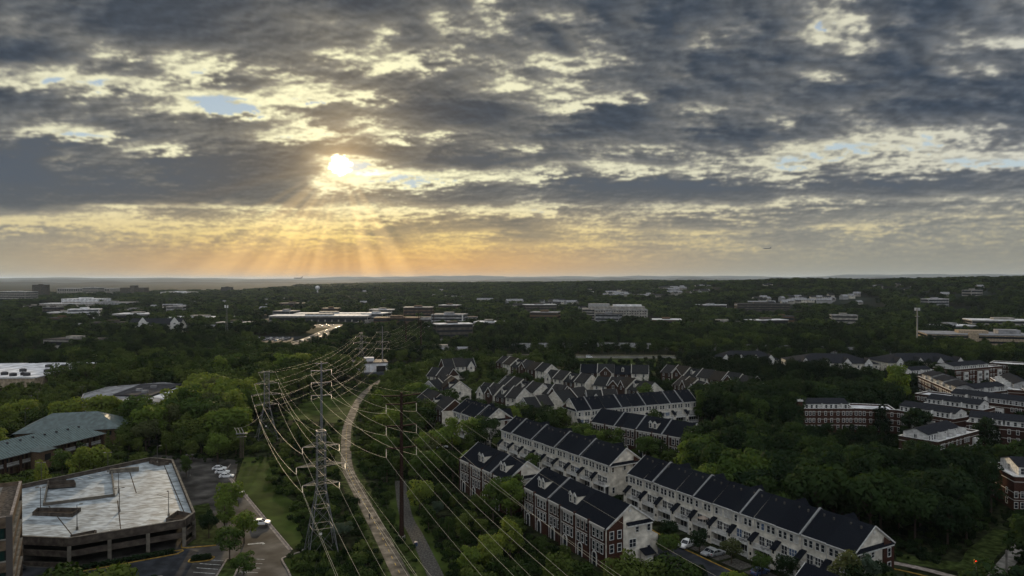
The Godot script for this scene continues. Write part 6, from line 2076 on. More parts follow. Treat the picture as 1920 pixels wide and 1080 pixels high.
# ---------------------------------------------------------------- cars, lamps, signals, walker, aircraft
func car(called: String, label: String, at: Vector3, yaw: float, paint: String, kind := "saloon", group := "") -> Node3D:
	# nose to local +x
	var o := thing(called, label, "van" if kind == "van" else ("pickup truck" if kind == "pickup" else "car"), at, yaw, group)
	var l := 4.6
	var w := 0.9
	var lower := [[-2.3, 0.38, 0.78], [-2.2, 0.24, 0.92], [-1.2, 0.22, 0.95], [0.6, 0.22, 0.95], [1.3, 0.22, 0.90], [2.0, 0.24, 0.80], [2.28, 0.34, 0.66]]
	var upper := [[-1.95, 0.92, 0.0], [-1.25, 1.42, 0.1], [0.05, 1.45, 0.1], [0.95, 0.93, 0.0]]
	if kind == "van":
		lower = [[-2.6, 0.4, 1.1], [-2.55, 0.26, 1.2], [0.6, 0.26, 1.2], [1.5, 0.26, 1.1], [2.4, 0.28, 0.95], [2.6, 0.4, 0.8]]
		upper = [[-2.55, 1.2, 0.0], [-2.45, 2.1, 0.08], [0.7, 2.1, 0.1], [1.6, 1.1, 0.0]]
		l = 5.2
		w = 1.0
	elif kind == "pickup":
		lower = [[-2.75, 0.5, 1.0], [-2.7, 0.34, 1.12], [0.9, 0.34, 1.12], [1.0, 0.34, 1.12], [2.5, 0.36, 1.05], [2.75, 0.5, 0.85]]
		upper = [[-0.9, 1.1, 0.0], [-0.7, 1.8, 0.1], [0.7, 1.8, 0.12], [1.35, 1.1, 0.0]]
		l = 5.5
		w = 1.0
	part("body", loft(lower, w, 0.04), mats[paint], o)
	var cab := part("cabin", loft_cabin(upper, w), mats.glass, o)
	var roof := Geo.new()
	var x0: float = upper[1][0]
	var x1: float = upper[2][0]
	var yr: float = upper[1][1]
	roof.box(Vector3(x0 - 0.05, yr - 0.02, -w + 0.16), Vector3(x1 + 0.05, yr + 0.05, w - 0.16))
	for s in [-1.0, 1.0]:
		for q in [[0, 1], [3, 2]]:
			var e0 := Vector3(upper[q[0]][0], upper[q[0]][1], s * (w - 0.06))
			var e1 := Vector3(upper[q[1]][0], upper[q[1]][1], s * (w - 0.17))
			roof.beam(e0, e1, 0.09, 0.09)
		var mx := (x0 + x1) * 0.5
		roof.beam(Vector3(mx, upper[0][1], s * (w - 0.05)), Vector3(mx, yr, s * (w - 0.16)), 0.09, 0.09)
	part("roof", roof, mats[paint], cab)
	for sx in [-0.62, 0.62]:
		for s in [-1.0, 1.0]:
			var g := Geo.new()
			g.tube(Vector3(sx * l * 0.5, 0.33, s * (w - 0.2)), Vector3(sx * l * 0.5, 0.33, s * (w + 0.02)), 0.33, 0.33, 14)
			var t := part("wheel", g, mats.rubber, o)
			var h := Geo.new()
			h.tube(Vector3(sx * l * 0.5, 0.33, s * (w + 0.01)), Vector3(sx * l * 0.5, 0.33, s * (w + 0.035)), 0.2, 0.2, 10)
			part("hub_cap", h, mats.hub, t)
	for s in [-1.0, 1.0]:
		part("headlight", box_geo(Vector3(l * 0.5 - 0.22, 0.56, s * 0.62 - 0.2), Vector3(l * 0.5 - 0.03, 0.70, s * 0.62 + 0.2)), mats.head_glass, o)
		part("tail_light", box_geo(Vector3(-l * 0.5 - 0.02, 0.68, s * 0.66 - 0.16), Vector3(-l * 0.5 + 0.1, 0.86, s * 0.66 + 0.16)), mats.tail_glass, o)
	return o

func loft(prof: Array, w: float, tuck: float) -> Geo:
	var g := Geo.new()
	for i in prof.size() - 1:
		var a: Array = prof[i]
		var b: Array = prof[i + 1]
		var wa := w - (0.1 if i == 0 else 0.0)
		var wb := w - (0.1 if i == prof.size() - 2 else 0.0)
		var q := []
		for e in [[a, wa], [b, wb]]:
			for s in [-1.0, 1.0]:
				q.append(Vector3(e[0][0], e[0][1], s * (e[1] - tuck)))
				q.append(Vector3(e[0][0], (e[0][1] + e[0][2]) * 0.5, s * e[1]))
				q.append(Vector3(e[0][0], e[0][2], s * (e[1] - tuck)))
		g.quad(q[5], q[11], q[8], q[2])
		g.quad(q[0], q[6], q[9], q[3])
		g.quad(q[3], q[9], q[10], q[4])
		g.quad(q[4], q[10], q[11], q[5])
		g.quad(q[1], q[7], q[6], q[0])
		g.quad(q[2], q[8], q[7], q[1])
		if i == 0:
			g.quad(q[0], q[3], q[4], q[1])
			g.quad(q[1], q[4], q[5], q[2])
		if i == prof.size() - 2:
			g.quad(q[9], q[6], q[7], q[10])
			g.quad(q[10], q[7], q[8], q[11])
	return g

func loft_cabin(u: Array, w: float) -> Geo:
	var g := Geo.new()
	var q := []
	for k in 4:
		for s in [-1.0, 1.0]:
			q.append(Vector3(u[k][0], u[k][1], s * (w - 0.06 - (0.12 if k in [1, 2] else 0.0))))
	for k in 3:
		g.quad(q[k * 2 + 1], q[k * 2 + 3], q[k * 2 + 2], q[k * 2])
	g.quad(q[1], q[7], q[5], q[3])
	g.quad(q[6], q[0], q[2], q[4])
	return g

func lamp_post(label: String, at: Vector3, h: float, yaw: float, twin: bool, group := "") -> Node3D:
	var o := thing("lamp_post", label, "lamp post", at, yaw, group)
	var g := Geo.new()
	g.tube(Vector3.ZERO, Vector3(0, h, 0), 0.11, 0.07, 8)
	part("pole", g, mats.dark_pole, o)
	var b := Geo.new()
	b.tube(Vector3(0, 0, 0), Vector3(0, 0.7, 0), 0.28, 0.26, 10)
	part("base", b, mats.concrete, o)
	for s in [1.0, -1.0] if twin else [1.0]:
		var a := Geo.new()
		a.beam(Vector3(0, h - 0.06, 0), Vector3(s * 0.75, h, 0), 0.07, 0.07)
		var arm := part("arm", a, mats.dark_pole, o)
		part("lamp_head", box_geo(Vector3(minf(s * 0.5, s * 1.2), h - 0.02, -0.19), Vector3(maxf(s * 0.5, s * 1.2), h + 0.16, 0.19)), mats.concrete, arm)
	return o

func figure(joints: Dictionary, bones: Array, cell: float) -> Geo:      # one smooth skin round a skeleton, by surface nets
	var lo := Vector3.INF
	var hi := -Vector3.INF
	for k in joints:
		lo = lo.min(joints[k][0] - Vector3.ONE * (joints[k][1] + 0.08))
		hi = hi.max(joints[k][0] + Vector3.ONE * (joints[k][1] + 0.08))
	var n := Vector3i(((hi - lo) / cell).ceil()) + Vector3i.ONE * 2
	var f := PackedFloat32Array()
	f.resize(n.x * n.y * n.z)
	for z in n.z:
		for y in n.y:
			for x in n.x:
				var p := lo + Vector3(x, y, z) * cell
				var d := 9.0
				for b in bones:
					var a: Vector3 = joints[b[0]][0]
					var e: Vector3 = joints[b[1]][0]
					var t := clampf((p - a).dot(e - a) / maxf((e - a).length_squared(), 1e-6), 0.0, 1.0)
					var q := p.distance_to(a.lerp(e, t)) - lerpf(joints[b[0]][1], joints[b[1]][1], t)
					var h := clampf(0.5 + 0.5 * (d - q) / 0.03, 0.0, 1.0)
					d = lerpf(d, q, h) - 0.03 * h * (1.0 - h)
				f[(z * n.y + y) * n.x + x] = d
	var at := {}
	var g := Geo.new()
	var vertex := func(c: Vector3i) -> Vector3:
		if at.has(c):
			return at[c]
		var s := Vector3.ZERO
		var m := 0
		for e in 12:
			var ax := e / 4
			var o0 := Vector3i.ZERO
			o0[(ax + 1) % 3] = e & 1
			o0[(ax + 2) % 3] = (e >> 1) & 1
			var o1 := o0
			o1[ax] = 1
			var p0 := c + o0
			var p1 := c + o1
			var v0 := f[(p0.z * n.y + p0.y) * n.x + p0.x]
			var v1 := f[(p1.z * n.y + p1.y) * n.x + p1.x]
			if (v0 < 0.0) != (v1 < 0.0):
				s += Vector3(p0) + Vector3(p1 - p0) * (v0 / (v0 - v1))
				m += 1
		at[c] = lo + (s / maxi(m, 1)) * cell
		return at[c]
	for z in range(1, n.z - 1):
		for y in range(1, n.y - 1):
			for x in range(1, n.x - 1):
				var c := Vector3i(x, y, z)
				var v := f[(z * n.y + y) * n.x + x]
				for ax in 3:
					var e := c
					e[ax] += 1
					var u := f[(e.z * n.y + e.y) * n.x + e.x]
					if (v < 0.0) == (u < 0.0):
						continue
					var b := Vector3i.ZERO
					var d := Vector3i.ZERO
					b[(ax + 1) % 3] = 1
					d[(ax + 2) % 3] = 1
					var q := [vertex.call(c - b - d), vertex.call(c - d), vertex.call(c), vertex.call(c - b)]
					if v < 0.0:
						g.quad(q[0], q[1], q[2], q[3])
					else:
						g.quad(q[3], q[2], q[1], q[0])
	return g

func walker():
	var o := thing("person", "person in dark clothes walking away along the trail's left side", "person", Vector3(-38.6, 0.075, -201.5), 2.8)
	var j := {"hip": [Vector3(0, 0.93, 0), 0.135], "belly": [Vector3(0, 1.12, 0), 0.125], "chest": [Vector3(0, 1.32, 0), 0.145], "neck": [Vector3(0, 1.49, 0), 0.06], "head": [Vector3(0, 1.62, 0.02), 0.098], "crown": [Vector3(0, 1.68, 0), 0.09],
		"sl": [Vector3(-0.19, 1.40, 0), 0.065], "sr": [Vector3(0.19, 1.40, 0), 0.065], "el": [Vector3(-0.25, 1.13, 0.06), 0.047], "er": [Vector3(0.25, 1.13, -0.06), 0.047], "wl": [Vector3(-0.26, 0.90, 0.16), 0.036], "wr": [Vector3(0.26, 0.92, 0.05), 0.036],
		"hl": [Vector3(-0.26, 0.82, 0.19), 0.04], "hr": [Vector3(0.26, 0.84, 0.08), 0.04], "tl": [Vector3(-0.09, 0.88, 0), 0.09], "tr": [Vector3(0.09, 0.88, 0), 0.09], "kl": [Vector3(-0.10, 0.49, -0.08), 0.062], "kr": [Vector3(0.10, 0.50, 0.16), 0.062],
		"al": [Vector3(-0.10, 0.12, -0.30), 0.042], "ar": [Vector3(0.10, 0.08, 0.24), 0.042], "fl": [Vector3(-0.10, 0.04, -0.20), 0.036], "fr": [Vector3(0.10, 0.05, 0.40), 0.036]}
	var bones := [["hip", "belly"], ["belly", "chest"], ["chest", "neck"], ["neck", "head"], ["head", "crown"], ["chest", "sl"], ["chest", "sr"], ["sl", "el"], ["sr", "er"], ["el", "wl"], ["er", "wr"], ["wl", "hl"], ["wr", "hr"],
		["hip", "tl"], ["hip", "tr"], ["tl", "kl"], ["tr", "kr"], ["kl", "al"], ["kr", "ar"], ["al", "fl"], ["ar", "fr"]]
	var b := part("body", figure(j, bones, 0.026), mats.cloth_dark, o)
	var h := Geo.new()
	h.ball(Vector3(0, 1.68, -0.02), Vector3(0.105, 0.10, 0.11), 12, 6, -0.35)
	part("hair", h, mats.hair, b)
	var f := Geo.new()
	f.ball(Vector3(0, 1.615, 0.045), Vector3(0.078, 0.10, 0.078), 12, 8, -1.0)
	part("face", f, mats.skin, b)

func build_small_things():
	# car park: four white cars
	car("parked_car", "white car parked alone across the bays halfway down the car park", Vector3(-66.4, 0.06, -197.2), 0.12, "car_white")
	car("parked_car", "nearest of three white cars nosed up to the lawn kerb at the car park's top", Vector3(-93.6, 0.06, -244.2), 0.18, "car_white")
	car("parked_car", "middle one of three white cars nosed up to the lawn kerb", Vector3(-97.0, 0.06, -249.4), 0.1, "car_white")
	car("parked_car", "farthest of three white cars at the lawn kerb, beside a round tree", Vector3(-99.8, 0.06, -254.0), 0.1, "car_white")
	car("pickup_truck", "black pickup parked by the garage wall next to the office block", Vector3(-111.0, 0.07, -164.6), 0.9, "car_black", "pickup")
	car("delivery_van", "dark van at the lower left, between office block and garage", Vector3(-108.0, 0.07, -158.5), 0.9, "car_black", "van")
	# street between the rows
	car("pickup_truck", "white pickup nosed out of a driveway below the right cream row", Vector3(42.6, 0.08, -180.6), -2.4, "car_white", "pickup")
	car("parked_car", "silver car on the driveway beside the white pickup", Vector3(46.6, 0.08, -175.6), -2.5, "car_silver")
	car("parked_car", "dark car half hidden by the round tree at the cream gable end", Vector3(34.0, 0.06, -171.8), 1.0, "car_black")
	car("parked_car", "white car in front of the short cream row, under a cable", Vector3(-27.0, 0.06, -287.0), 0.2, "car_white")
	# highway
	car("moving_van", "white van on the highway, right of the two vehicles", Vector3(64.0, 0.08, -618.6), 0.0, "car_white", "van")
	car("moving_car", "white car on the highway, left of the two vehicles", Vector3(36.5, 0.08, -622.0), 0.0, "car_white")
	var r := RandomNumberGenerator.new()
	r.seed = 12
	# workshop yard and the avenue
	var proto := car("yard_car", "pale car standing in the workshop yard among others", Vector3(-86.0, 0.08, -523.0), 0.5, "car_white", "saloon", "cars in the workshop yard")
	for k in 15:
		copy_of(proto, "pale car standing in the workshop yard among others", Vector3(-85.0 + (k % 4) * 5.6 + r.randf(), 0.08, -527.0 - (k / 4) * 9.0 - r.randf() * 2.0), r.randf_range(0.2, 0.8))
	var tr := car("traffic_car", "car in the evening traffic on the distant avenue", Vector3(-222.0, 0.12, -700.0), 1.6, "car_white", "saloon", "cars on the distant avenue")
	var tr2 := car("traffic_car", "car in the evening traffic on the distant avenue", Vector3(-224.0, 0.12, -730.0), 1.6, "car_black", "saloon", "cars on the distant avenue")
	for k in 26:
		var z := -745.0 - k * 17.0 - r.randf() * 9.0
		var x: float = keyed(-z, [[660, -226], [700, -205], [800, -215], [950, -226], [1100, -228], [1250, -205]]) + [-6.5, -3.0, 3.0, 6.5][r.randi() % 4]
		copy_of(tr if k % 3 else tr2, "car in the evening traffic on the distant avenue", Vector3(x, 0.12, z), 1.6 + r.randf_range(-0.05, 0.05))
	var lc := car("parked_car", "car in the crowded car park left of the avenue", Vector3(-250.0, 0.16, -790.0), 0.3, "car_silver", "saloon", "cars in the avenue's car parks")
	for k in 60:
		var at := Vector3(-318.0 + (k % 12) * 6.6, 0.16, -800.0 - (k / 12) * 10.5) if k < 36 else Vector3(-352.0 + ((k - 36) % 12) * 9.0, 0.16, -1030.0 - ((k - 36) / 12) * 24.0)
		copy_of(lc if k % 2 else proto, "car in the crowded car park left of the avenue", at, r.randf_range(-0.1, 0.1) + 1.5, "cars in the avenue's car parks")
	# lamp posts on the garage deck
	lamp_post("twin-armed lamp post near the middle of the garage deck", Vector3(-100.4, 5.6, -190.3), 6.0, 0.5, true)
	lamp_post("single lamp post at the garage deck's front edge, left of centre", Vector3(-103.2, 5.6, -176.5), 6.0, 0.4, false)
	lamp_post("single lamp post by the small brown stair hole at the garage's right corner", Vector3(-86.2, 5.6, -186.8), 6.0, 2.2, false)
	lamp_post("twin lamp post left of the sunken ramp bay", Vector3(-121.0, 5.6, -191.0), 6.0, 0.1, true)
	lamp_post("lamp post at the ramp bay's right wall", Vector3(-109.3, 5.6, -206.8), 6.0, 0.9, true)
	lamp_post("twin lamp post behind the ramp bay near the back parapet", Vector3(-124.6, 5.6, -229.6), 6.0, 0.2, true)
	lamp_post("lamp post at the ramp bay's far left corner", Vector3(-137.2, 5.6, -217.0), 6.0, 0.2, true)
	lamp_post("lamp post at the garage's back right corner", Vector3(-114.6, 5.6, -240.6), 5.6, 0.3, false)
	lamp_post("lamp post on the verge behind the garage, over the car park's far end", Vector3(-106.5, 0, -246.0), 7.0, 0.2, true)
	lamp_post("lamp post left of the showroom, by the store's car park", Vector3(-238.0, 0, -374.0), 8.5, 0.2, true)
	lamp_post("lamp post among the dark trees right of the white store", Vector3(-226.0, 0, -392.0), 8.5, 0.2, true)
	lamp_post("tall thin lamp post at the left edge above the teal roofs", Vector3(-196.0, 0, -300.0), 13.0, 0.2, false)
	# light poles along the highway
	var xs := [170.0, 222.0, 272.0, 324.0]
	var at_k := ["first", "second", "third", "fourth"]
	for k in 4:
		lamp_post("tall pale light pole beyond the highway, %s from the left" % at_k[k], Vector3(xs[k], 0, -655.0 + 8.0 * k), 15.0, 0.0, false)
	# phone mast
	var mast := thing("phone_mast", "grey phone mast crowned with antennas above the right-hand wood", "mast", Vector3(372.0, 0, -685.0))
	var g := Geo.new()
	g.tube(Vector3.ZERO, Vector3(0, 39.0, 0), 0.75, 0.45, 10)
	part("shaft", g, mats.steel, mast)
	for y in [31.0, 37.5]:
		var p := Geo.new()
		p.tube(Vector3(0, y, 0), Vector3(0, y + 0.3, 0), 1.9, 1.9, 10)
		part("platform", p, mats.steel, mast)
	for k in 9:
		var f := TAU * k / 9.0
		part("antenna", box_geo(Vector3(-0.2, 0, -0.12), Vector3(0.2, 2.6, 0.12)), mats.flat_white, mast, Vector3(cos(f) * 2.1, 36.4, sin(f) * 2.1), -f)
	# dark mast far left of centre
	var mast2 := thing("phone_mast", "dark lattice mast with pale antennas, in front of the school wings", "mast", Vector3(-302.0, 0, -790.0))
	lattice(mast2, 1.6, 0.6, 26.0, 37.0, 0.3)
	for k in 4:
		part("antenna", box_geo(Vector3(-0.3, 0, -0.2), Vector3(0.3, 3.0, 0.2)), mats.flat_white, mast2, Vector3([-1.6, 1.6, -0.8, 0.9][k], 35.0, 0.8))
	# corner at lower right: walk, bench-high pole, signals
	structure("sidewalk", ribbon(smooth_line(pts([101.0, -156.0, 106.2, -163.0, 115.0, -172.0, 124.0, -181.0, 135.0, -191.0])), 1.6, 0.06), mats.concrete)
	structure("sidewalk", ribbon(smooth_line(pts([75.0, -178.5, 82.0, -174.0, 92.0, -167.0, 100.0, -158.0])), 1.0, 0.06), mats.kerb)
	structure("road_edge", ribbon(smooth_line(pts([73.0, -174.5, 80.0, -170.4, 89.0, -164.0, 96.0, -156.0])), 0.16, 0.05, 0.14), mats.yellow_kerb)
	structure("corner_lawn", ribbon(smooth_line(pts([90.0, -174.0, 103.0, -168.0, 112.0, -177.0, 128.0, -192.0])), 3.0, 0.03), mats.rough_grass)
	sheet("side_street", [60, -150, 74, -172, 90, -160, 100, -146, 70, -136], 0.04, mats.asphalt_dark)
	cap(pts([58, -150, 73, -179, 84, -177, 98, -170, 106, -178, 120, -190, 134, -196, 138, -190, 118, -174, 104, -142, 70, -136]), 0.6)
	cap(pts([70, -184, 90, -186, 104, -182, 110, -190, 96, -168, 84, -172]), 2.0)
	for q in [[Vector3(102.9, 0, -164.8), 2.5, 1, "slim signal pole with two red-lit heads at the lower right corner"], [Vector3(105.6, 0, -158.8), 3.6, 0, "stout signal pole with a yellow signal head at the lower right corner"]]:
		var s := thing("traffic_signal", q[3], "traffic light", q[0])
		var pg := Geo.new()
		var hgt: float = q[1] + (1.0 if q[2] else 3.6)
		pg.tube(Vector3.ZERO, Vector3(0, hgt, 0), 0.14 if q[2] else 0.26, 0.09 if q[2] else 0.2, 10)
		part("pole", pg, mats.concrete, s)
		for k in 2:
			var hx := -0.28 + 0.62 * k if q[2] else 0.35 + 0.1 * k
			var hy: float = q[1] if q[2] else 0.9 + 1.3 * k
			var head := part("signal_head", box_geo(Vector3(hx - 0.2, hy - 0.45, -0.18), Vector3(hx + 0.2, hy + 0.45, 0.18)), mats.signal_yellow, s)
			var lens := Geo.new()
			lens.tube(Vector3(hx, hy + 0.2, 0.18), Vector3(hx, hy + 0.2, 0.24), 0.15, 0.15, 12)
			part("red_signal_lens", lens, mats.red_lamp if q[2] and k == 0 else mats.tail_glass, head)
			var hood := Geo.new()
			hood.tube(Vector3(hx, hy - 0.2, 0.18), Vector3(hx, hy - 0.2, 0.3), 0.16, 0.16, 12)
			part("hood", hood, mats.dark_pole, head)
	var red := OmniLight3D.new()
	red.name = "red_signal_light"
	red.position = Vector3(102.62, 2.7, -164.5)
	red.light_color = Color(1, 0.2, 0.08)
	red.light_energy = 0.15
	red.light_size = 0.15
	red.omni_range = 40.0
	red.omni_attenuation = 2.0
	red.shadow_enabled = true
	add_child(red)
	var mp := thing("marker_post", "short pale post at the sidewalk's edge near the dark wood", "post", Vector3(80.4, 0, -178.8))
	part("post", box_geo(Vector3(-0.12, 0, -0.12), Vector3(0.12, 1.7, 0.12)), mats.concrete, mp)
	part("cap", box_geo(Vector3(-0.16, 1.7, -0.16), Vector3(0.16, 1.82, 0.16)), mats.kerb, mp)
	walker()
	var bin := thing("bin", "small blue bin beside the bridle path", "bin", Vector3(-23.4, 0, -181.4))
	part("body", box_geo(Vector3(-0.35, 0, -0.35), Vector3(0.35, 0.9, 0.35)), mats.bin_blue, bin)
	part("lid", box_geo(Vector3(-0.4, 0.9, -0.4), Vector3(0.4, 1.0, 0.4)), mats.bin_blue, bin)
	# two airliners
	for q in [[Vector3(1230.0, 215.0, -3600.0), 0.15, "small airliner low in the sky at right"], [Vector3(-1030.0, 72.0, -3600.0), 0.1, "small airliner just over the hills below the sun"]]:
		var a := thing("airliner", q[2], "aircraft", q[0], q[1])
		var fg := Geo.new()
		fg.tube(Vector3(-19, 0, 0), Vector3(14, 0, 0), 2.0, 2.0, 14)
		fg.tube(Vector3(14, 0, 0), Vector3(21, 1.4, 0), 2.0, 0.4, 14)
		fg.tube(Vector3(-19, 0, 0), Vector3(-22, -0.4, 0), 2.0, 0.5, 14)
		part("fuselage", fg, mats.plane, a)
		for s in [-1.0, 1.0]:
			var wg := Geo.new()
			wg.hexa([Vector3(-4, -1, s * 1.8), Vector3(3, -1, s * 1.8), Vector3(7, 0.6, s * 18), Vector3(4.6, 0.6, s * 18), Vector3(-4, -0.4, s * 1.8), Vector3(3, -0.4, s * 1.8), Vector3(7, 0.8, s * 18), Vector3(4.6, 0.8, s * 18)])
			part("wing", wg, mats.plane, a)
			var eg := Geo.new()
			eg.tube(Vector3(-5, -2, s * 6), Vector3(-0.5, -2, s * 6), 1.1, 0.8, 12)
			part("engine", eg, mats.plane, a)
			part("tailplane", box_geo(Vector3(16, 0.9, minf(s * 0.8, s * 7)), Vector3(19, 1.2, maxf(s * 0.8, s * 7))), mats.plane, a)
		var tf := Geo.new()
		tf.hexa([Vector3(13, 1.8, 0.2), Vector3(19, 1.8, 0.2), Vector3(19, 1.8, -0.2), Vector3(13, 1.8, -0.2), Vector3(18, 8.5, 0.15), Vector3(21, 8.5, 0.15), Vector3(21, 8.5, -0.15), Vector3(18, 8.5, -0.15)])
		part("tail_fin", tf, mats.plane, a)

# ---------------------------------------------------------------- trees
# A crown: leaf clumps spread over and through a heap of lobes. Height 1 from ground to tip; leaf size in the same unit.
func crown(s: int, kind: String, leaves: int, leaf: float) -> Geo:
	var r := RandomNumberGenerator.new()
	r.seed = s
	var lobes := []
	if kind == "round":
		lobes.append([Vector3(0, 0.60, 0), Vector3(0.27, 0.28, 0.27)])
		for k in 13:
			var a := TAU * k / 6.5 + r.randf() * 0.7
			var y := r.randf_range(0.38, 0.84)
			var d := 0.25 * sqrt(maxf(0.05, 1.0 - pow((y - 0.58) / 0.36, 2.0)))
			var q := r.randf_range(0.10, 0.17)
			lobes.append([Vector3(cos(a) * d, y, sin(a) * d), Vector3(q, q * 0.85, q)])
	elif kind == "tall":
		lobes.append([Vector3(0, 0.58, 0), Vector3(0.19, 0.36, 0.19)])
		for k in 14:
			var a := TAU * k / 5.3 + r.randf()
			var y := r.randf_range(0.28, 0.9)
			var d := 0.20 * sqrt(maxf(0.04, 1.0 - pow((y - 0.52) / 0.46, 2.0)))
			var q := r.randf_range(0.08, 0.14)
			lobes.append([Vector3(cos(a) * d, y, sin(a) * d), Vector3(q, q, q)])
	elif kind == "pine":
		for k in 22:
			var y := lerpf(0.16, 0.97, k / 21.0)
			var a := k * 2.4 + r.randf() * 0.5
			var d := 0.19 * (1.05 - y) * r.randf_range(0.5, 1.25)
			var q := 0.13 * (1.12 - y) + 0.02
			lobes.append([Vector3(cos(a) * d, y, sin(a) * d), Vector3(q, q * 0.55, q)])
	else:                                                  # shrub
		for k in 8:
			var a := TAU * k / 8.0 + r.randf()
			var d := r.randf_range(0.1, 0.5)
			var q := r.randf_range(0.3, 0.5)
			lobes.append([Vector3(cos(a) * d, r.randf_range(0.3, 0.62), sin(a) * d), Vector3(q, q * 0.8, q)])
	var area := 0.0
	for l in lobes:
		area += l[1].x * l[1].y
	var g := Geo.new()
	for l in lobes:
		var n := int(leaves * l[1].x * l[1].y / area)
		for k in n:
			var u := Vector3(r.randfn(), r.randfn(), r.randfn()).normalized()
			if u.y < -0.55 and r.randf() < 0.7:
				u.y = -u.y
			var depth := 1.0 - 0.42 * pow(r.randf(), 2.0)
			var at: Vector3 = l[0] + l[1] * u * depth * r.randf_range(0.94, 1.10)
			var face := (u + Vector3(r.randfn(), r.randfn() + 0.4, r.randfn()) * 0.55).normalized()
			var side := face.cross(Vector3(r.randfn(), r.randfn(), r.randfn())).normalized() * leaf * r.randf_range(0.6, 1.25)
			var down := face.cross(side).normalized() * leaf * r.randf_range(0.45, 0.9)
			var i := g.p.size()
			g.tri(at - side, at + side, at + down * 0.8)
			g.tri(at - side, at - down, at + side)
			var soft := (u * 0.75 + face * 0.45 + Vector3(0, 0.18, 0)).normalized()
			for e in 6:
				g.n[i + e] = soft
	return g

func trunk(s: int, kind: String) -> Geo:
	var r := RandomNumberGenerator.new()
	r.seed = s
	var g := Geo.new()
	g.tube(Vector3.ZERO, Vector3(0.005, 0.36, 0), 0.021, 0.014, 7)
	g.tube(Vector3(0.005, 0.36, 0), Vector3(-0.005, 0.78, 0.01), 0.014, 0.004, 6)
	if kind != "pine":
		for k in 6:
			var a := k * 1.9 + r.randf()
			var y := r.randf_range(0.28, 0.5)
			g.tube(Vector3(0, y, 0), Vector3(cos(a) * 0.2, y + 0.17, sin(a) * 0.2), 0.009, 0.003, 5)
	return g

func bare_crown() -> Geo:      # twigs of the leafless tree
	var r := RandomNumberGenerator.new()
	r.seed = 61
	var g := Geo.new()
	var stack := [[Vector3(0, 0.0, 0), Vector3(0, 0.3, 0), 0.02, 0]]
	while stack.size():
		var b: Array = stack.pop_back()
		var e: Vector3 = b[0] + b[1]
		g.tube(b[0], e, b[2], b[2] * 0.6, 5, false)
		if b[3] < 5:
			for k in 3 if b[3] < 4 else 4:
				var d: Vector3 = (b[1].normalized() + Vector3(r.randfn(), r.randfn() * 0.5 + 0.25, r.randfn()) * 0.5).normalized() * b[1].length() * r.randf_range(0.6, 0.85)
				stack.append([e, d, maxf(b[2] * 0.55, 0.0022), b[3] + 1])
	return g

var protos := {}
func tree_proto(kind: String, v: int) -> Array:      # [crown mesh, trunk mesh], kept for all copies
	var k := "%s%d" % [kind, v]
	if not protos.has(k):
		var n := {"round": 1500, "tall": 1500, "pine": 1500, "shrub": 650}
		var sz := {"round": 0.036, "tall": 0.031, "pine": 0.024, "shrub": 0.105}
		protos[k] = [crown(100 + v * 7 + kind.length() * 31, kind, n[kind], sz[kind]).mesh(), trunk(v + 5, kind).mesh()]
	return protos[k]

func plant(called: String, label: String, category: String, x: float, z: float, h: float, wide: float, kind: String, v: int, leaf: String, yaw: float, group := "") -> Node3D:
	var o := thing(called, label, category, Vector3(x, land(x, z), z), yaw, group)
	var p := tree_proto(kind, v)
	var c := part("crown", p[0], mats[leaf], o)
	c.scale = Vector3(h * wide, h, h * wide)
	if kind != "shrub":
		var t := part("trunk", p[1], mats.bark, o)
		t.scale = Vector3(h, h, h)
	return o

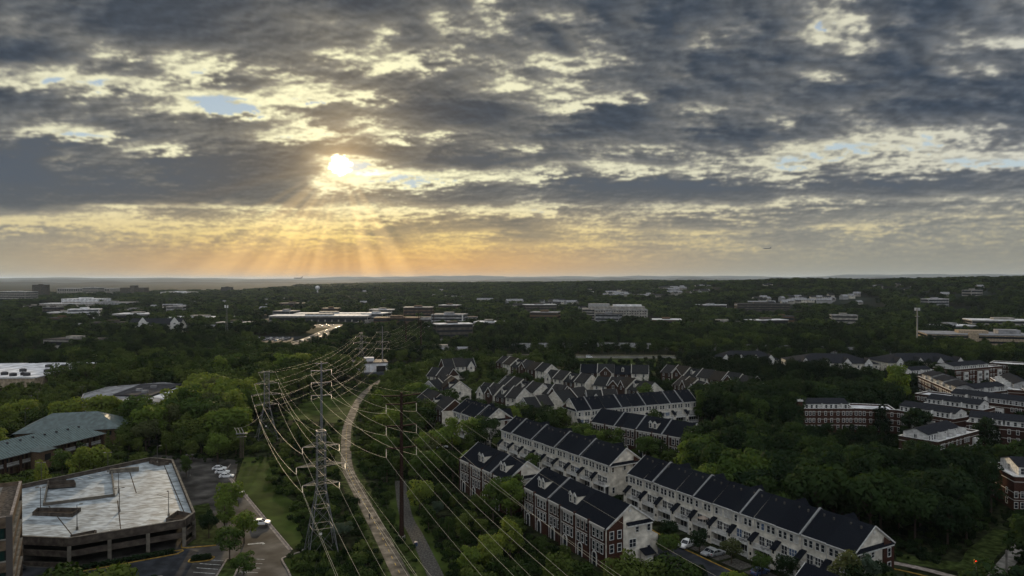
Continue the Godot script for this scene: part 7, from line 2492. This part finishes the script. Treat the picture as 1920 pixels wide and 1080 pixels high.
# x, z, height, width, kind, leaf, label: trees that stand alone and are told apart
const SOLO := [
	[-77.2, -203.5, 10.5, 1.0, "round", "leaf_fresh", "fresh green tree against the garage's right wall, the farther one"],
	[-74.6, -193.0, 9.5, 0.95, "tall", "leaf_fresh", "slender fresh green tree at the garage's right corner"],
	[-76.0, -186.5, 7.5, 0.9, "round", "leaf_deep", "dark dense tree beside the garage's right corner"],
	[-66.0, -183.2, 8.6, 1.05, "round", "leaf_fresh", "bright green tree on the island among the parking stalls"],
	[-65.4, -172.2, 8.8, 1.05, "round", "leaf_mid", "dark round tree at the near end of the parking stalls"],
	[-57.2, -158.6, 7.4, 1.0, "round", "leaf_mid", "tree at the lower edge left of the pylon, by the rounded kerb"],
	[-83.0, -157.0, 5.4, 1.0, "round", "leaf_fresh", "small green tree on the kerbed island at the lower edge"],
	[-103.5, -262.0, 12.0, 1.0, "round", "leaf_fresh", "bright green round tree at the head of the car park"],
	[-107.0, -244.5, 7.5, 0.9, "tall", "leaf_mid", "thin tree on the verge behind the garage corner"],
	[-149.5, -247.5, 9.0, 1.0, "round", "leaf_mid", "round tree before the motel's near end"],
	[-152.0, -263.0, 8.0, 0.9, "tall", "leaf_deep", "dark tree by the motel's stair tower"],
	[6.5, -246.0, 8.5, 0.9, "round", "leaf_mid", "tree in the gap behind the smaller brick row"],
	[29.5, -183.0, 5.6, 1.1, "round", "leaf_mid", "round dark tree beside the cream gable end, farther of two"],
	[36.0, -171.0, 7.0, 1.15, "round", "leaf_mid", "round dark tree on the kerb island at the cream gable end"],
	[38.6, -184.0, 6.0, 1.1, "round", "leaf_deep", "dark tree above the white pickup, against the right cream row"],
	[44.6, -177.0, 6.0, 1.0, "round", "leaf_deep", "dark tree hiding the silver car's rear"],
	[50.2, -170.0, 6.4, 1.1, "round", "leaf_olive", "olive street tree between driveways, left of two"],
	[54.6, -162.4, 5.8, 1.1, "round", "leaf_mid", "street tree between driveways, right of two"],
	[58.8, -159.0, 6.5, 1.1, "round", "leaf_deep", "dark tree at the last driveway of the right cream row"],
	[45.0, -150.5, 6.5, 1.2, "round", "leaf_fresh", "bright green tree at the lower edge over the street"],
	[66.0, -147.5, 11.5, 1.0, "tall", "leaf_olive", "feathery olive tree in front of the right cream row's gable"],
	[71.5, -149.5, 10.0, 0.9, "tall", "leaf_blue", "grey-green tree right of the feathery one"],
	[75.5, -153.0, 8.0, 1.0, "round", "leaf_deep", "dark tree at the gable's brick corner"],
	[88.5, -183.5, 19.0, 1.0, "round", "leaf_dark", "great dark tree at the wood's edge above the sidewalk corner"],
	[30.5, -275.0, 10.5, 1.05, "round", "leaf_fresh", "bright green tree before the half hidden brick row, left of three"],
	[38.5, -270.5, 11.5, 1.0, "tall", "leaf_mid", "green tree before the half hidden brick row, middle of three"],
	[47.5, -262.0, 11.0, 1.1, "round", "leaf_mid", "green tree before the half hidden brick row, right of three"],
	[203.0, -393.0, 21.0, 1.15, "tall", "leaf_fresh", "large yellow-green tree left of the brick complex"],
	[-42.0, -184.5, 5.2, 1.5, "round", "leaf_blue", "pale blue-green bush right of the near pylon's feet"],
	[-20.5, -203.0, 5.0, 1.0, "round", "leaf_blue", "pale blue-green bush by the bridle path"],
]

const MARKS := [["the right cream row's far end", 45, -222], ["the middle of the right cream row", 62, -190], ["the right cream row's near gable", 82, -165], ["the sidewalk corner at lower right", 108, -180],
	["the nearest brick house of the complex", 140, -222], ["the grey-roofed cross wing", 155, -255], ["the complex's leftmost brick block", 125, -320], ["the big yellow-green tree", 203, -393], ["the square-on cream row's right end", 90, -345],
	["the slate-roofed pair of buildings", 230, -500], ["the motel", -160, -265], ["the grey showroom", -190, -385], ["the white-roofed store", -285, -440], ["the car park's far end", -110, -268], ["the second lattice pylon", -105, -310],
	["the nearest lattice pylon", -46, -178], ["the trail's bend", -62, -290], ["the rust-brown pole", -26, -190], ["the smaller brick row", -14, -215], ["the front brick row", 8, -180], ["the short cream row", -22, -300],
	["the workshop yard", -90, -500], ["the grey-roofed houses", 20, -400], ["the open wood behind the right cream row", 95, -260]]

func build_trees():
	for k in SOLO.size():
		var t: Array = SOLO[k]
		plant("bush" if String(t[6]).contains("bush") else "tree", t[6], "bush" if String(t[6]).contains("bush") else "tree", t[0], t[1], t[2], t[3], t[4], k % 3, t[5], k * 1.7)
		cap(pts([t[0] - 3.5, t[1] - 3.5, t[0] + 3.5, t[1] - 3.5, t[0] + 3.5, t[1] + 3.5, t[0] - 3.5, t[1] + 3.5]), 0.0)
	var bare := thing("bare_tree", "leafless grey tree in front of the short cream row's gable end", "tree", Vector3(-8.2, 0, -280.5), 0.4)
	var bt := part("branches", bare_crown(), mats.grey_trim, bare)
	bt.scale = Vector3.ONE * 9.5
	# wild trees on a jittered grid that widens with distance
	var r := RandomNumberGenerator.new()
	r.seed = 31
	var patch := FastNoiseLite.new()
	patch.seed = 6
	patch.frequency = 0.011
	var wild := []          # [x, z, h, kind, tone]
	var far := []
	var dist := 150.0
	while dist < 9000.0:
		var step := 6.9 + maxf(0.0, dist - 330.0) * 0.0052
		if dist > 2600.0:
			step = 18.0 + (dist - 2600.0) * 0.009
		var half := 0.68
		var n := int(2.0 * half * dist / step)
		for i in n:
			var a := -half + 2.0 * half * (i + r.randf_range(0.1, 0.9)) / n
			var d := dist + r.randf_range(-0.45, 0.45) * step
			var x := sin(a) * d
			var z := -cos(a) * d
			var most := tallest_at(x, z)
			var pn := patch.get_noise_2d(x, z)
			if most < 1.2 or d > 3500.0 and a < -0.27 + 0.03 * pn or d > 5200.0 and a < 0.12:
				continue
			var h: float
			if d < 900.0:
				h = 10.8 + 6.5 * pn + r.randf_range(-3.4, 4.2)
				if x > 55.0 and d < 420.0:
					h += 3.0
				elif x < -88.0 and z > -520.0 and z < -285.0:
					h += 3.6
				elif x > -60.0 and d < 330.0:
					h -= 2.5
				h = minf(h, most * r.randf_range(0.75, 1.0))
			else:
				h = 10.0 + r.randf_range(-3.0, 6.0) + 3.0 * pn + minf(4.0, step * 0.16 - 1.0)
			if h < 1.3:
				continue
			# tones: the left is greener and lighter, the right wood deep and dark
			var tone := 0.42 + 0.5 * patch.get_noise_2d(x * 0.6 + 300.0, z * 0.6) + r.randf_range(-0.32, 0.32) - clampf((x - 45.0) / 150.0, -0.22, 0.44) * smoothstep(700.0, 420.0, d) + 0.04 * smoothstep(420.0, 900.0, d) + (0.30 if x < -50.0 and d < 560.0 else 0.0)
			if d < 900.0:
				wild.append([x, z, h, r.randf(), tone, d])
			else:
				far.append([x, z, h * (1.0 if d < 2600.0 else 1.15), maxf(1.0, step / 9.5), tone, d])
		dist += step
	# the 280 that show largest stand as trees of their own
	var order := range(wild.size())
	order.sort_custom(func(p, q): return wild[p][2] / wild[p][5] > wild[q][2] / wild[q][5])
	var own := {}
	var kept := 0
	for k in order:
		var t: Array = wild[k]
		var px: float = t[0] / -t[1]
		if kept >= 280:
			break
		if absf(px) > 0.72 or t[5] < 158.0 or 65.0 - (t[2] + 1.0) > -t[1] * 0.405:
			continue
		own[k] = true
		kept += 1
	var names := {"leaf_dark": "dark green", "leaf_mid": "mid green", "leaf_fresh": "fresh green", "leaf_deep": "blackish green", "leaf_olive": "olive green", "leaf_yellow": "yellow-green"}
	var bins := {}
	for k in wild.size():
		var t: Array = wild[k]
		var x: float = t[0]
		var z: float = t[1]
		var h: float = t[2]
		var kind := "shrub" if h < 4.2 else ("pine" if t[3] < 0.10 and x > 40.0 or t[3] < 0.04 else ("tall" if t[3] < 0.42 else "round"))
		var v := int(t[3] * 977.0) % 3
		var tone: float = t[4]
		var leaf := "leaf_deep" if tone < 0.12 or kind == "pine" else ("leaf_dark" if tone < 0.36 else ("leaf_mid" if tone < 0.60 else ("leaf_olive" if tone < 0.66 else ("leaf_fresh" if tone < 0.88 else "leaf_yellow"))))
		var wide: float = 1.0 + 0.35 * (t[3] - 0.4)
		if own.has(k):
			var where := ""
			var near := INF
			for m in MARKS:
				var q := Vector2(x - m[1], z - m[2]).length()
				if q < near:
					near = q
					where = m[0]
			var size := "tall " if h > 13.5 else ("small " if h < 9.0 else "")
			var what := "shrub" if kind == "shrub" else ("pine" if kind == "pine" else "tree")
			var words := "%s%s %s near %s" % [size, names[leaf], {"round": "round tree", "tall": "slender tree", "pine": "narrow pine", "shrub": "shrub"}[kind], where]
			plant({"shrub": "shrub", "pine": "pine_tree", "tree": "tree"}[what], words, what, x, z, h, wide, kind, v, leaf, t[3] * 40.0, "trees and shrubs near %s" % where)
		else:
			var b := "%s%d" % [kind, v]
			if not bins.has(b):
				bins[b] = []
			bins[b].append([x, z, h, wide, tone, t[3], kind])
	for b in bins:
		var kind: String = bins[b][0][6]
		var v := int(String(b).right(1))
		scatter("woodland", tree_proto(kind, v)[0], bins[b])
		if kind != "shrub":
			scatter("woodland_trunks", tree_proto(kind, v)[1], bins[b], true)
	# far woods: coarser crowns
	var lots := [[], [], [], []]
	for k in far.size():
		var t: Array = far[k]
		lots[k % 4].append([t[0], t[1], t[2], t[3] * 1.05, t[4], fposmod(t[0] * 0.37, 1.0), "round"])
	for k in 4:
		scatter("distant_woods", crown(500 + k, "round" if k < 3 else "tall", 330, 0.078).mesh(), lots[k])
	undergrowth(r)

func leaf_tone(t: float) -> Color:
	var keys := [[0.0, Color(0.0078, 0.0141, 0.0068)], [0.3, Color(0.0141, 0.0237, 0.0089)], [0.55, Color(0.0252, 0.0407, 0.0117)], [0.75, Color(0.0407, 0.0577, 0.0152)], [1.0, Color(0.0607, 0.0770, 0.0189)]]
	for i in 4:
		if t < keys[i + 1][0]:
			return keys[i][1].lerp(keys[i + 1][1], clampf((t - keys[i][0]) / (keys[i + 1][0] - keys[i][0]), 0.0, 1.0))
	return keys[4][1]

func scatter(called: String, mesh: Mesh, list: Array, plain := false):
	var mm := MultiMesh.new()
	mm.transform_format = MultiMesh.TRANSFORM_3D
	mm.use_colors = not plain
	mm.mesh = mesh
	mm.instance_count = list.size()
	for i in list.size():
		var t: Array = list[i]
		var w: float = t[2] if plain else t[2] * t[3]
		var b := Basis(Vector3.UP, t[5] * 53.0).scaled(Vector3(w, t[2], w))
		mm.set_instance_transform(i, Transform3D(b, Vector3(t[0], land(t[0], t[1]) - 0.05 * t[2], t[1])))
		if not plain:
			mm.set_instance_color(i, leaf_tone(t[4]))
	var o := MultiMeshInstance3D.new()
	o.name = numbered(called)
	o.multimesh = mm
	o.material_override = mats.bark if plain else mats.leaf_any
	o.set_meta("kind", "stuff")
	o.set_meta("label", "trunks of the woods" if plain else ("woods that run on to the horizon" if called == "distant_woods" else "dense trees and bushes of the woods"))
	o.set_meta("category", "trees")
	add_child(o)

func undergrowth(r: RandomNumberGenerator):     # rough plants between the trees and along the paths
	var list := []
	for k in 60000:
		if list.size() > 12000:
			break
		var a := r.randf_range(-0.66, 0.62)
		var d := 150.0 + 330.0 * pow(r.randf(), 1.6)
		var x := sin(a) * d
		var z := -cos(a) * d
		var most := tallest_at(x, z)
		if most < 1.0:
			continue
		list.append([x, z, minf(r.randf_range(0.7, 2.1), most), 0.75, r.randf_range(0.1, 0.75) - (0.2 if x > 20.0 else 0.0), r.randf(), "shrub"])
	scatter("undergrowth", crown(900, "shrub", 90, 0.2).mesh(), list)
